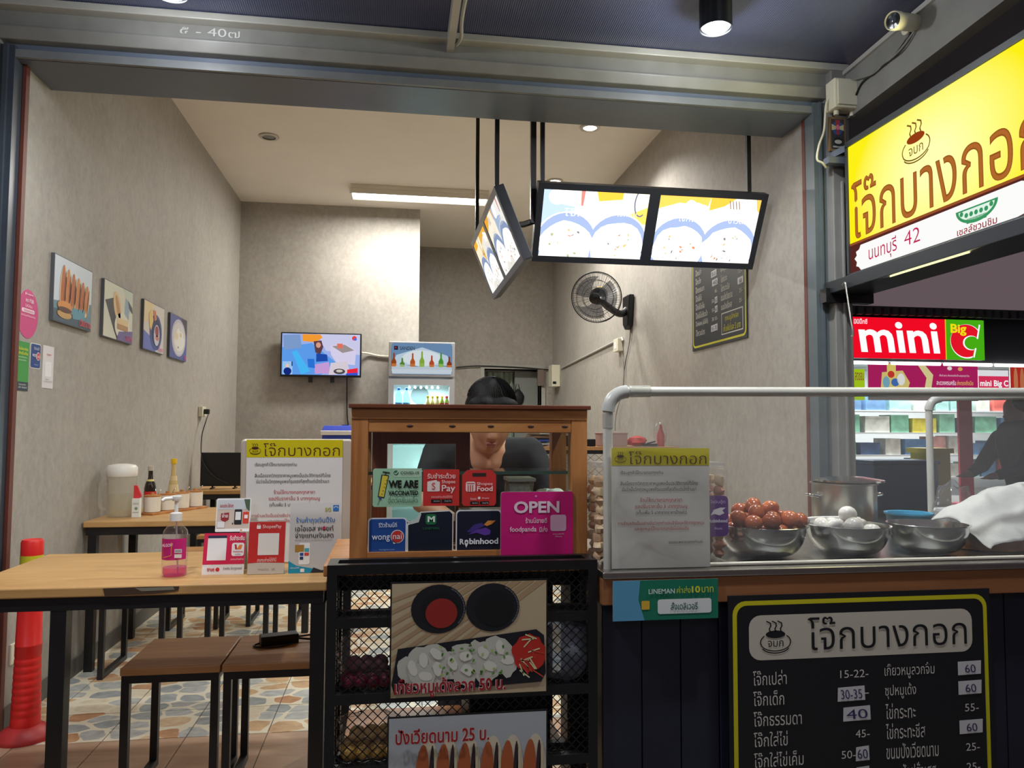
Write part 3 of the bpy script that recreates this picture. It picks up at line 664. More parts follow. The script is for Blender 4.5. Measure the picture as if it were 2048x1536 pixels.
bottle('soy_sauce_bottle', o, [(.001, 0), (.03, 0), (.032, .004), (.032, .13), (.026, .16), (.013, .19), (.012, .235)], mat('dark_soy_glass', (34, 22, 18), .1, coat=.4), 'dark soy sauce bottle with red label and grey cap', 'bottle', (190, 182, 166), .022, [(.032, .05, .032, .115, (206, 40, 40)), (.0215, .172, .0135, .186, (208, 190, 110))])
o = V3((-1.30, 4.86, TZ))
bottle('seasoning_bottle', o, [(.001, 0), (.03, 0), (.033, .005), (.033, .06), (.024, .15), (.014, .2), (.012, .265)], mat('amber_sauce', (206, 180, 120), .15, coat=.3), 'yellow capped seasoning bottle with yellow floral label', 'bottle', (236, 190, 30), .026, [(.033, .062, .031, .095, (226, 196, 40)), (.031, .095, .0165, .19, (214, 190, 140))])
t = thing('tissue_carton', (-1.39, 4.41, TZ), 'slim white and red carton standing by water pitcher', 'carton')
o = V3((-1.352, 4.36, TZ))
MB().box(o.x - .02, o.y, TZ, o.x + .02, o.y + .03, TZ + .10).build('carton_body', mat('carton_white', (222, 224, 216), .6), t, bevel=.002)
MB().prism([(o.x - .018, o.y + .03, TZ + .10), (o.x + .01, o.y + .03, TZ + .10), (o.x + .022, o.y + .03, TZ + .112), (o.x - .002, o.y + .03, TZ + .168), (o.x - .018, o.y + .03, TZ + .168)], (0, -.012, 0)).build('red_packet', mat('packet_red', (214, 50, 56), .5), t)
q = Panel((o.x - .02, o.y, TZ), (1, 0, 0), (0, 0, 1), .04, .1, 40, 100); q.tx('TISSUE', 6, 22, 34, 30, (90, 120, 100)).e(22, 52, 8, 8, (120, 150, 120), 2).r(6, 70, 34, 74, (170, 180, 170), 2); q.build('carton_print', t)
t = thing('condiment_caddy', (-1.24, 4.66, TZ), 'wooden tray of white condiment cups with wood lids', 'caddy')
ca = V3((-1.315, 4.52, TZ)); cb = V3((-1.165, 4.82, TZ)); dr = (cb - ca).normalized(); nr = V3((dr.y, -dr.x, 0))
MB().prism([ca - dr * .05 - nr * .05, ca - dr * .05 + nr * .05, cb + dr * .05 + nr * .05, cb + dr * .05 - nr * .05], (0, 0, .012)).build('tray', TEAK, t, bevel=.002)
for k in range(4):
    o = ca + (cb - ca) * (k / 3.0) + V3((0, 0, .012))
    u = MB().lathe([(.001, .001), (.038, 0), (.042, .004), (.043, .085), (.04, .085), (.039, .01)], o, 22).build('cup', mat('ceramic_white', (226, 220, 206), .25), t, smooth=True)
    MB().lathe([(.044, .085), (.044, .093), (.01, .095), (.01, .106), (.001, .107)], o, 20).build('lid', TEAK, u, smooth=True)
    MB().tube([o + V3((.02, .0, .06)), o + V3((.03, -.005, .104)), o + V3((.042, -.01, .122))], .003, 6).build('spoon', STEEL, u)
# black screen on the far table
t = thing('small_black_screen', (-1.33, 6.36, TZ), 'black flat screen standing on far table by left wall', 'screen')
a = aY(402, 905, 6.34); b_ = aY(482, 972, 6.34)
MB().box(a.x, 6.33, b_.z, b_.x + .02, 6.36, a.z).build('panel', BLKP, t, bevel=.006)
for q in (.3, .85): MB().box(a.x + (b_.x - a.x) * q - .008, 6.29, TZ, a.x + (b_.x - a.x) * q + .008, 6.40, TZ + .01).box(a.x + (b_.x - a.x) * q - .006, 6.338, TZ, a.x + (b_.x - a.x) * q + .006, 6.352, b_.z + .01).build('foot', BLKP, t)
t = thing('wall_outlet', (XL, 6.53, 1.32), 'cream wall outlet with black plug high on left wall', 'outlet')
MB().box(XL, 6.47, 1.315, XL + .035, 6.585, 1.395).build('outlet_box', CREAM, t, bevel=.004); MB().box(XL + .035, 6.50, 1.335, XL + .075, 6.545, 1.375).build('plug', BLKP, t, bevel=.005)
wire('screen_cable', [(XL + .07, 6.52, 1.34), (XL + .065, 6.45, 1.27), (XL + .05, 6.4, 1.15), (XL + .08, 6.31, .98), (XL + .16, 6.3, .86), (XL + .27, 6.32, .79)], .004, BLKP, 'black cable running from wall plug to black screen')
t = thing('low_outlet', (XL, 3.56, .25), 'white double outlet low on left wall by red post', 'outlet')
MB().box(XL, 3.505, .245, XL + .008, 3.625, .33).build('plate', CREAM, t, bevel=.002)
for zz in (.272, .302): MB().box(XL + .008, 3.555, zz - .009, XL + .0095, 3.575, zz + .009).build('socket', mat('socket_dark', (90, 88, 80), .5), t)
# flexible red traffic post
o = V3((-1.432, 3.375, 0))
t = thing('traffic_post', o, 'red flexible traffic post with round base by left jamb', 'traffic post')
RED = mat('post_red', (222, 40, 36), .38, n=.06, ns=8)
MB().lathe([(.102, 0), (.104, .008), (.1, .02), (.075, .04), (.056, .052), (.001, .052)], o, 32).build('base', mat('post_base_red', (186, 52, 52), .5, n=.08), t, smooth=True)
pr = [(.053, .05)]
for k in range(9): z = .085 + k * .028; pr += [(.0525 - k * .0007, z), (.0512 - k * .0007, z + .002), (.0512 - k * .0007, z + .009), (.0525 - k * .0007, z + .013)]
pr += [(.0468, .36), (.0478, .362), (.0478, .366), (.0462, .368), (.041, .625)]
MB().lathe(pr, o, 30).build('tube', RED, t, smooth=True)
MB().lathe([(.0418, .625), (.0415, .716)], o, 30, closed=True).build('reflective_band', mat('band_yellow', (206, 200, 50), .35), t, smooth=True)
MB().lathe([(.0405, .714), (.0405, .768), (.036, .777), (.03, .774), (.001, .773)], o, 30).build('cap', RED, t, smooth=True)

# ================================================================== LEFT WALL: pictures and stickers
def wall_l(y0, y1, z0, z1, dw, dh, off=.001): return Panel((XL + off, y0, z0), (0, 1, 0), (0, 0, 1), y1 - y0, z1 - z0, dw, dh)
def picture(y0, y1, label, draw):
    q = wall_l(y0, y1, 1.712, 2.022, 100, 72, .016)
    t = thing('food_picture', (XL, (y0 + y1) / 2, 1.712), label, 'picture', 'food pictures on the left wall')
    q.slab(.015, mat('picture_edge', (84, 86, 92), .4), 'board', t); draw(q); q.build('picture_print', t)
def pic_a(q):
    q.r(1, 1, 99, 71, (206, 216, 226), 1).pg([(1, 50), (99, 40), (99, 71), (1, 71)], (112, 138, 150), 2).pg([(1, 58), (60, 60), (99, 64), (99, 71), (1, 71)], (74, 92, 104), 3)
    for k, x_ in enumerate((22, 34, 47, 60, 72, 84)):
        q.e(x_, 34 + k, 8, 26 - k * 1.4, (226, 196, 150), 4, 4 + k); q.e(x_ - 1, 32 + k, 4.4, 24 - k * 1.4, (180, 96, 46) if k % 2 == 0 else (196, 122, 62), 5, 4 + k); q.e(x_ + 4, 34 + k, 1.5, 20 - k, (120, 66, 40), 6, 4 + k)
    q.pg([(44, 52), (80, 50), (80, 62), (48, 64)], (96, 150, 168), 6)
    q.e(27, 53, 18, 5.5, (214, 142, 70), 8); q.e(27, 57, 17, 3, (90, 56, 40), 9); q.e(27, 62, 18, 4.6, (196, 156, 96), 7)
    q.tx('เวียดนาม', 66, 60, 97, 69, (226, 70, 84), .01, 10)
def pic_b(q):
    q.r(1, 1, 99, 71, (196, 206, 190), 1).pg([(1, 1), (60, 1), (99, 30), (99, 71), (1, 71)], (214, 214, 196), 2).pg([(4, 26), (34, 18), (70, 52), (46, 71), (36, 62)], (60, 58, 60), 3)
    q.e(44, 28, 12, 20, (222, 190, 140), 4, -28); q.e(46, 29, 5, 17, (190, 140, 90), 5, -28); q.e(62, 52, 26, 18, (226, 222, 206), 5); q.pg([(44, 42), (82, 42), (82, 56), (44, 56)], (226, 200, 150), 6).pg([(44, 50), (82, 50), (82, 57), (44, 57)], (180, 140, 96), 7)
    q.pg([(50, 60), (99, 54), (99, 71), (44, 71)], (112, 100, 150), 6).pg([(72, 12), (88, 18), (84, 40), (70, 34)], (150, 170, 190), 4).pg([(80, 14), (96, 22), (98, 30), (84, 24)], (70, 70, 76), 5).tx('ปังไส้', 72, 62, 97, 69, (226, 90, 130), .01, 10)
def pic_c(q):
    q.r(1, 1, 99, 71, (212, 206, 198), 1).pg([(1, 1), (50, 1), (20, 30), (1, 34)], (224, 206, 160), 2).e(58, 42, 30, 27, (70, 84, 140), 3).e(60, 42, 22, 21, (36, 46, 84), 4).e(62, 46, 14, 16, (206, 206, 220), 5).e(62, 40, 9, 8, (150, 60, 60), 6, 20).e(64, 50, 9, 4, (196, 130, 120), 6)
    q.pg([(22, 18), (36, 10), (44, 26), (34, 42), (26, 36)], (226, 190, 110), 5).pg([(42, 10), (54, 10), (60, 22), (50, 26)], (206, 120, 60), 5).pg([(1, 44), (30, 50), (60, 71), (1, 71)], (110, 120, 190), 2).tx('ไข่กระทะ', 70, 61, 97, 69, (220, 110, 160), .01, 10)
def pic_d(q):
    q.r(1, 1, 99, 71, (90, 96, 150), 1).pg([(60, 1), (99, 1), (99, 30)], (70, 64, 70), 2).e(50, 36, 42, 31, (186, 184, 196), 3).e(50, 37, 38, 27, (206, 204, 200), 4).e(52, 40, 30, 18, (226, 224, 214), 5, wob=.3).e(36, 34, 9, 6, (222, 206, 160), 6).e(60, 30, 6, 4, (210, 190, 150), 6).e(46, 52, 3, 2, (90, 120, 90), 6).tx('โจ๊ก', 82, 62, 97, 69, (220, 70, 110), .01, 10)
picture(3.745, 4.190, 'food picture of upright filled baguettes on left wall', pic_a)
picture(4.352, 4.812, 'food picture of open bun and white plate on left wall', pic_b)
picture(5.012, 5.440, 'food picture of dark blue dish on left wall', pic_c)
picture(5.580, 6.010, 'food picture of pale porridge bowl on left wall', pic_d)
q = wall_l(3.448, 3.640, 1.605, 1.815, 100, 110)
t = thing('round_delivery_sticker', (XL, 3.54, 1.605), 'round pink delivery sticker on left wall by jamb', 'sticker')
MB().prism([q.P(50 + 50 * math.cos(a), 55 + 55 * math.sin(a)) for a in [-2 * math.pi * k / 30 for k in range(30)]], -q.N * .0008).build('sticker_sheet', PAPER, t)
q.e(50, 55, 50, 55, (206, 70, 130), 1, n=30).e(36, 11, 2.2, 3, (255, 240, 246), 3).tx('foodpanda', 40, 9, 70, 14, (255, 236, 244), .005).tx('ลด ฿50', 34, 20, 72, 30, (255, 240, 246), .015).tx('ใส่โค้ด', 34, 34, 66, 41, (255, 226, 238)).rr(20, 44, 80, 53, 4, (250, 232, 240), 3).tx('PANDAPANDA', 26, 46, 74, 51, (200, 60, 120), .01, 8).tx('สำหรับลูกค้าใหม่เท่านั้น', 16, 57, 84, 63, (255, 226, 238))
q.build('sticker_print', t)
q = wall_l(3.432, 3.570, 1.380, 1.588, 66, 100)
t = thing('green_delivery_sticker', (XL, 3.50, 1.380), 'green delivery sticker low on left wall by jamb', 'sticker')
q.slab(.0008, PAPER, 'sticker_sheet', t); q.r(0, 0, 66, 100, (62, 150, 62), 1).r(0, 82, 66, 100, (40, 52, 62), 2).tx('LINEMAN', 3, 3, 16, 6, (220, 240, 220)).tx('โปรใหม่แกะกล่อง', 8, 11, 58, 18, (226, 220, 40), .01).tx('ค่าส่งเริ่มต้น', 8, 20, 58, 27, (226, 220, 40), .01).tx('สั่งอาหารได้ทุกร้าน', 14, 30, 54, 34, (226, 240, 226)).tx('อร่อยทุกมื้อ', 16, 36, 52, 40, (226, 240, 226)).tx('M', 4, 86, 10, 95, (90, 200, 100), .02).rr(13, 86, 20, 95, 1, (200, 206, 206), 3).tx('โหลดแอปเลย', 24, 85, 54, 89, (220, 226, 226)).tx('iOS  Android', 24, 91, 58, 95, (220, 226, 226))
q.build('sticker_print', t)
q = wall_l(3.582, 3.680, 1.482, 1.592, 60, 66)
t = thing('review_site_sticker', (XL, 3.63, 1.482), 'small navy review sticker with red bubble on left wall', 'sticker')
q.slab(.0008, PAPER, 'sticker_sheet', t, q=7); q.rr(2, 2, 58, 64, 6, (36, 66, 130), 1).tx('รีวิวร้านนี้ที่', 16, 9, 46, 17, (230, 236, 244)).tx('wong', 8, 28, 34, 40, (240, 244, 250), .0).e(44, 33, 11, 11, (236, 240, 244), 3).e(44, 33, 9.4, 9.4, (206, 60, 60), 4).tx('nai', 38, 29, 50, 37, (245, 240, 240), .0).tx('wongnai.com', 20, 54, 42, 58, (190, 206, 230))
q.build('sticker_print', t)
q = wall_l(3.702, 3.812, 1.402, 1.594, 57, 96)
t = thing('white_code_sheet', (XL, 3.757, 1.402), 'narrow white paper sheet with red heading on left wall', 'sticker')
q.slab(.0008, PAPER, 'sheet', t); q.r(0, 0, 57, 96, (222, 218, 220), 1).tx('ShopeePay', 18, 17, 42, 22, (206, 80, 80), .01).tx('สแกนชำระ', 14, 74, 34, 77, (90, 90, 96)).tx('สแกนเพื่อชำระเงินได้ที่นี่', 6, 79, 50, 82, (110, 110, 116)).rr(12, 36, 46, 70, 1, (236, 234, 236), 2)
q.build('sheet_print', t)

# ================================================================== BACK OF THE SHOP
a = aY(562, 664, 7.86); b_ = aY(722, 755, 7.86)
t = thing('wall_television', ((a.x + b_.x) / 2, 7.9, b_.z), 'wall mounted television showing a blue lit room', 'television')
MB().box(a.x, 7.855, b_.z, b_.x, 7.90, a.z).build('bezel', BLKP, t, bevel=.004)
MB().box(a.x + .25, 7.90, b_.z + .1, b_.x - .25, YB, a.z - .1).build('wall_mount', BLACK, t)
for qx in (.37, .64): MB().box(a.x + (b_.x - a.x) * qx - .02, 7.87, b_.z - .055, a.x + (b_.x - a.x) * qx + .02, 7.90, b_.z).build('bracket', BLACK, t)
q = Panel((a.x + .014, 7.8545, b_.z + .02), (1, 0, 0), (0, 0, 1), b_.x - a.x - .028, a.z - b_.z - .032, 160, 88, em=1.05)
q.r(0, 0, 160, 88, (150, 170, 226), 1).pg([(70, 0), (160, 0), (160, 44), (90, 36)], (196, 196, 226), 2).pg([(0, 30), (60, 20), (110, 60), (80, 88), (0, 88)], (90, 150, 226), 2).pg([(20, 40), (30, 36), (58, 80), (40, 88)], (70, 176, 236), 3).pg([(2, 4), (36, 2), (40, 30), (4, 36)], (120, 150, 196), 3)
q.pg([(40, 1), (78, 1), (82, 8), (68, 18), (42, 16)], (236, 150, 50), 4).pg([(64, 16), (80, 14), (84, 28), (78, 44), (68, 40)], (90, 60, 66), 5).e(74, 24, 5, 6, (206, 150, 130), 6).pg([(70, 42), (92, 44), (94, 58), (70, 60)], (30, 70, 160), 6).pg([(52, 54), (66, 54), (68, 74), (54, 72)], (40, 110, 206), 6)
q.pg([(98, 24), (130, 20), (152, 34), (150, 66), (112, 62), (100, 44)], (206, 200, 226), 4).pg([(102, 26), (128, 22), (148, 34), (124, 40)], (150, 140, 140), 5).pg([(112, 20), (124, 20), (124, 30), (114, 30)], (220, 110, 90), 6).pg([(100, 62), (134, 58), (140, 84), (96, 88)], (206, 196, 206), 6).e(118, 80, 12, 6, (70, 66, 70), 7).e(118, 79, 7, 3, (200, 190, 180), 8).pg([(66, 66), (96, 60), (100, 84), (68, 86)], (190, 150, 206), 5)
q.e(148, 8, 5, 5, (230, 60, 60), 6).e(150, 10, 3, 3, (60, 110, 220), 7).pg([(134, 76), (156, 72), (156, 82), (134, 84)], (226, 40, 60), 7).pg([(132, 84), (156, 82), (156, 88), (132, 88)], (50, 80, 200), 7)
q.r(2, 60, 22, 88, (150, 190, 230), 8).e(12, 69, 3, 4, (226, 190, 170), 9).e(12, 81, 8, 8, (20, 40, 120), 9).r(20, 60, 22, 70, (20, 30, 60), 9)
q.build('screen_picture', t)
wire('tv_power_cable', [(b_.x - .14, 7.89, b_.z), (b_.x - .14, 7.93, b_.z - .2), (b_.x - .13, 7.93, b_.z - .42), (b_.x - .09, 7.9, b_.z - .62), (b_.x - .05, 7.75, .98)], .006, BLKP, 'black power cable hanging from the television')
wire('aerial_cable', [(b_.x, 7.90, 1.99), (b_.x + .07, 7.93, 1.985), (b_.x + .17, 7.935, 1.965), (b_.x + .3, 7.935, 1.955), (.0, 7.935, 1.94)], .009, CREAM, 'white cable between television and drinks fridge')
# drinks fridge
fx0, fx1, fy = aY(778, 682, 7.38).x, aY(910, 682, 7.38).x, 7.38
zt = aY(778, 682, fy).z; zh = aY(778, 752, fy).z; zd = aY(778, 757, fy).z
t = thing('drinks_fridge', ((fx0 + fx1) / 2, fy + .26, 0), 'upright drinks fridge with lit bottle header and glass door', 'fridge')
FG = mat('fridge_grey', (178, 180, 184), .35)
inn = mat('fridge_liner', (214, 232, 236), .4)
MB().box(fx0, fy + .06, 0, fx0 + .03, fy + .52, zt).build('side_panel', FG, t, bevel=.004); MB().box(fx1 - .03, fy + .06, 0, fx1, fy + .52, zt).build('side_panel', FG, t, bevel=.004)
MB().box(fx0 + .03, fy + .5, 0, fx1 - .03, fy + .52, zt).build('back_panel', inn, t); MB().box(fx0 + .03, fy + .06, zd, fx1 - .03, fy + .5, zt).build('top_box', FG, t); MB().box(fx0 + .03, fy + .06, 0, fx1 - .03, fy + .5, .18).build('plinth', FG, t)
hd = MB().box(fx0, fy + .01, zh, fx1, fy + .06, zt).build('header', FG, t, bevel=.008)
q = Panel((fx0 + .025, fy + .008, zh + .02), (1, 0, 0), (0, 0, 1), fx1 - fx0 - .05, zt - zh - .035, 124, 62, em=.8)
q.rr(0, 0, 124, 62, 5, (112, 146, 184), 1).pg([(10, 24), (62, 8), (114, 24), (124, 44), (0, 44)], (196, 216, 232), 2).e(62, 30, 40, 16, (226, 236, 242), 3).pg([(0, 46), (20, 43), (50, 47), (80, 44), (124, 47), (122, 60), (2, 60)], (196, 210, 222), 6)
q.r(5, 6, 13, 14, (40, 40, 60), 5).r(7, 8, 10, 11, (180, 50, 60), 6).tx('SANDEN', 17, 7, 47, 14, (30, 34, 46), .005)
for k, (x_, h_, cc, al) in enumerate(((5, 30, (150, 72, 30), 0), (22, 20, (90, 140, 50), 0), (43, 30, (186, 90, 40), 4), (62, 34, (140, 176, 60), -5), (82, 26, (190, 80, 50), 3), (101, 32, (80, 150, 60), 0), (118, 24, (140, 60, 34), 0))):
    yb = 50; q.pg([(x_ - 5, yb), (x_ - 5, yb - h_ * .45), (x_ - 1.8, yb - h_ * .65), (x_ - 1.6, yb - h_), (x_ + 1.6, yb - h_), (x_ + 1.8, yb - h_ * .65), (x_ + 5, yb - h_ * .45), (x_ + 5, yb)], cc, 5); q.r(x_ - 4.4, yb - h_ * .3, x_ + 4.4, yb - 3, (206, 120, 60) if k % 2 == 0 else (150, 190, 90), 7)
q.pg([(0, 52), (124, 52), (122, 61), (2, 61)], (206, 220, 230), 8)
q.build('header_print', hd)
dr = MB().box(fx0, fy, .2, fx0 + .05, fy + .05, zd).box(fx1 - .05, fy, .2, fx1, fy + .05, zd).box(fx0 + .05, fy, zd - .06, fx1 - .05, fy + .05, zd).box(fx0 + .05, fy, .2, fx1 - .05, fy + .05, .27).build('door_frame', FG, t)
MB().box(fx0 + .05, fy + .02, .27, fx1 - .05, fy + .026, zd - .06).build('door_glass', GLASS, dr); MB().box(fx1 - .04, fy - .03, .9, fx1 - .02, fy, 1.3).build('handle', FG, dr, bevel=.004)
shz = (1.40, 1.08, .76, .46)
for z in shz: MB().box(fx0 + .03, fy + .08, z - .012, fx1 - .03, fy + .48, z).build('shelf', clear('fridge_shelf', (226, 240, 240), haze=.25), t)
MB().lathe([(.09, 0), (.092, .006), (.05, .012), (.001, .014)], ((fx0 + fx1) / 2, fy + .5, 1.56), 24, ax=(0, -1, 0)).build('fan_grille', mat('grille_grey', (120, 140, 146), .5), t, smooth=True)
for k in range(6): MB().ball((fx0 + .2 + k * .055, fy + .12, zd - .075), .012, n=8).build('led', emis('fridge_led', (240, 252, 255), 12), t)
light('fridge_light', 'AREA', ((fx0 + fx1) / 2, fy + .22, zd - .07), 9, (.78, .96, 1), .5, .2)
light('assumed_fridge_side_light', 'AREA', (fx1 - .045, fy + .10, .85), 9, (.8, .97, 1), .08, 1.0, rot=(math.radians(0), math.radians(65), math.radians(0)))  # assumed side strip, added to brighten the lower shelves
DR = [(.001, 0), (.03, 0), (.032, .006), (.032, .1), (.03, .12), (.013, .15), (.012, .165)]
for k in range(2):
    o = V3((fx0 + .10 + k * .075, fy + .14, 1.4003)); tt = bottle('water_bottle', o, [(.001, 0), (.033, 0), (.035, .006), (.035, .15), (.015, .19), (.013, .2)], clear('water_pet', (200, 232, 246), haze=.12, hc=(200, 230, 246)), 'clear water bottle with blue cap in fridge', 'bottle', (50, 110, 190), .018, [(.035, .04, .035, .075, (70, 150, 210))]); tt['group'] = 'water bottles in the fridge'
for k in range(5):
    o = V3((fx1 - .065 - k * .046, fy + .13 + (k % 2) * .02, 1.4003))
    nm = 'red label' if k < 2 else 'cream label'
    tt = bottle('juice_bottle', o, [(.001, 0), (.021, 0), (.022, .004), (.022, .09), (.011, .115), (.01, .125)], mat('juice_a' if k < 2 else 'juice_b', (150, 170, 60) if k < 2 else (232, 222, 170), .25), 'yellow capped small drink bottle with %s in fridge' % nm, 'bottle', (230, 200, 30) if k != 0 else (206, 40, 40), .016, [(.022, .02, .022, .075, (196, 60, 50) if k < 2 else (222, 206, 120))]); tt['group'] = 'small drinks in the fridge'
for k in range(6):
    o = V3((fx0 + .09 + k * .085, fy + .13, 1.0803)); cc = ((196, 70, 80), (226, 226, 226), (206, 120, 120))[k % 3]
    tt = tag(MB().lathe([(.001, 0), (.028, 0), (.033, .004), (.033, .11), (.029, .118), (.001, .118)], o, 16).build('drink_can', mat('can_%d' % (k % 3), cc, .3, .5), smooth=True), 'small %s drink can on the fridge shelf' % ('red', 'white', 'pink')[k % 3], 'can', 'cans in the fridge')
# cooler box on the back table
t = thing('cooler_box', (-.42, 7.25, .7503), 'white cooler box with blue lid on back table', 'cooler')
cx0, cx1 = aY(641, 860, 7.05).x, aY(641, 860, 7.05).x + .42
zc = aY(641, 851, 7.05).z
MB().box(cx0 + .02, 7.06, .7503, cx1 - .02, 7.38, zc - .09).build('tub', mat('cooler_white', (222, 224, 226), .4), t, bevel=.01)
MB().box(cx0 + .015, 7.05, zc - .13, cx1 - .015, 7.385, zc - .085).build('blue_band', mat('cooler_blue', (38, 62, 160), .4), t, bevel=.004); MB().box(cx0, 7.04, zc - .085, cx1, 7.40, zc - .045).build('white_rim', MATS['cooler_white'], t, bevel=.006)
MB().prism([(cx0 + .01, 7.05, zc - .045), (cx1 - .01, 7.05, zc - .045), (cx1 - .03, 7.08, zc), (cx0 + .03, 7.08, zc)], (0, .28, 0)).build('lid', mat('cooler_lid', (52, 74, 190), .4), t, bevel=.004)
MB().box(cx0 + .18, 7.12, zc, cx1 - .18, 7.3, zc + .008).build('lid_panel', MATS['cooler_blue'], t)

# curtain in the rear doorway
CUR = mat('curtain_pale_green', (176, 188, 178), .8, n=.06, ns=4)
def cur(u, v): x_ = DX0 + .02 + u * .42; return V3((x_, 9.86 + .03 * math.sin(u * 34) + .012 * math.sin(u * 71 + 1), .1 + v * 1.86))
tag(MB().grid(cur, 90, 6).build('curtain', CUR, smooth=True), 'pale green curtain hanging in the rear doorway', 'curtain')
tag(MB().tube([(DX0 - .01, 9.86, 1.975), (DX1 + .01, 9.86, 1.975)], .01, 8).build('curtain_rod', STEELB), 'thin rod carrying the pale green curtain', 'rod')
t = thing('hanging_bag', (1.42, 9.72, 1.52), 'black bag hung in the rear doorway', 'bag')
MB().ball((1.55, 9.74, 1.62), .085, .05, .11, 14, wob=.25, seed=3).build('bag_body', mat('bag_black', (22, 24, 28), .6), t, smooth=True); wire('bag_strap', [(1.52, 9.74, 1.71), (1.54, 9.75, 1.84), (1.58, 9.74, 1.71)], .008, BLKP, parent=t)
# electrics
a = aX(1112, 736, XR); b_ = aX(1112, 775, XR)
t = thing('breaker_box', (XR, 9.2, b_.z), 'white breaker box on right wall by rear doorway', 'electric box')
MB().box(XR - .10, 9.14, b_.z, XR, 9.36, a.z + .02).build('box_body', CREAM, t, bevel=.005); MB().box(XR - .09, 9.135, b_.z + .03, XR - .05, 9.14, b_.z + .06).build('knob', BLKP, t)
MB().box(XR - .20, YR - .06, b_.z + .03, XR - .12, YR, a.z - .01).build('side_meter', mat('meter_brown', (120, 104, 96), .5), t)
t = thing('socket_box', (XR, 6.58, 1.9), 'cream socket box on right wall below wall fan', 'electric box')
MB().box(XR - .05, 6.52, 1.915, XR, 6.66, 2.03).build('box_body', CREAM, t, bevel=.005); MB().box(XR - .052, 6.56, 1.94, XR - .05, 6.62, 2.0).build('socket_plate', WHITE, t)
tag(MB().tube([aX(1122, 737, XR - .012), aX(1244, 676, XR - .012), aX(1246, 682, XR - .012)], .011, 8).build('conduit_pipe', GREYL, smooth=True), 'sloping grey conduit on right wall above breaker box', 'conduit')
wire('drooping_cord', [aX(1243, 705, XR - .015), aX(1248, 740, XR - .02), aX(1245, 780, XR - .02), aX(1232, 830, XR - .03), aX(1230, 862, XR - .04)], .004, GREYP, 'thin cord drooping down right wall from socket box')
wire('fan_cord', [aX(1262, 650, XR - .02), aX(1258, 690, XR - .01), aX(1250, 730, XR - .01), aX(1246, 775, XR - .01)], .003, BLKP, 'thin black cord hanging below the wall fan')
wire('rear_cable', [V3((fx1, 7.9, 1.94)) if False else aY(912, 735, 9.57), aY(960, 732, 9.57), aY(1040, 735, 9.57), aY(1100, 740, 9.57)], .008, BLKP, 'dark cable run along recess wall above doorway')

# ------------------------------------------------------------------ wall fan
fc = V3((1.60, 6.02, 2.295)); fn = V3((-.42, -.86, -.27)).normalized()
t = thing('wall_fan', (XR, 6.26, 2.12), 'black oscillating wall fan with wire guard on right wall', 'fan')
u_ = fn.cross(V3((0, 0, 1))).normalized(); v_ = u_.cross(fn).normalized()
def disc(r_, a_, d_): return fc + (u_ * math.cos(a_) + v_ * math.sin(a_)) * r_ + fn * d_
b = MB()
for r_, d_, w_ in ((.205, 0, .005), (.2, .03, .0022), (.15, .06, .0022), (.09, .075, .0022), (.2, -.03, .0022), (.13, -.06, .0022)):
    b.tube([disc(r_, 2 * math.pi * k / 36, d_) for k in range(37)], w_, 5)
for k in range(60):
    a = 2 * math.pi * k / 60
    b.tube([disc(.205, a, 0), disc(.2, a + .02, .03), disc(.15, a + .08, .06), disc(.09, a + .16, .075), disc(.05, a + .22, .078)], .0011, 3)
    if k % 2 == 0: b.tube([disc(.205, a, 0), disc(.2, a, -.03), disc(.13, a, -.06), disc(.05, a, -.066)], .0011, 3)
o_ = b.build('wire_guard', mat('guard_grey', (64, 66, 70), .3, .6), t, kind='stuff')
MB().lathe([(.001, .09), (.03, .088), (.045, .078), (.045, .07)], fc, 20, ax=fn).build('badge', BLKP, t, smooth=True)
for k in range(3):
    a0 = 2 * math.pi * k / 3 + .5
    MB().grid(lambda u, v: disc(.03 + .145 * u, a0 + (v - .5) * (1.1 + .5 * u) + .5 * u, .02 + (v - .5) * .05), 8, 6).build('blade', clear('blade_smoke', (160, 161, 164), haze=.25, hc=(110, 112, 116), rough=.2), t, smooth=True)
MB().lathe([(.001, .05), (.03, .045), (.03, -.01), (.001, -.01)], fc, 18, ax=fn).build('hub', BLKP, t, smooth=True)
MB().lathe([(.05, -.06), (.07, -.075), (.07, -.15), (.05, -.19), (.001, -.2)], fc, 22, ax=fn).build('motor_housing', BLKP, t, smooth=True)
mb_ = fc - fn * .15
MB().tube(smooth_path([mb_, mb_ + V3((.06, .06, -.06)), V3((1.86, 6.24, 2.20)), V3((1.93, 6.26, 2.24))]), .03, 10, radii=None).build('arm', BLKP, t, smooth=True)
MB().prism([(XR - .005, 6.17, 2.36), (XR - .005, 6.36, 2.36), (XR - .005, 6.36, 2.12), (XR - .005, 6.30, 2.07), (XR - .005, 6.22, 2.10)], (-.05, 0, 0)).build('wall_base', BLKP, t, bevel=.01)
q = Panel(fc - fn * .11 + u_ * -.03 + v_ * .071, u_, -fn, .05, .04, 50, 40); q.r(0, 0, 50, 40, (226, 190, 60), 1).r(8, 8, 42, 14, (90, 70, 30), 2).r(8, 20, 42, 24, (90, 70, 30), 2); q.build('rating_sticker', t)

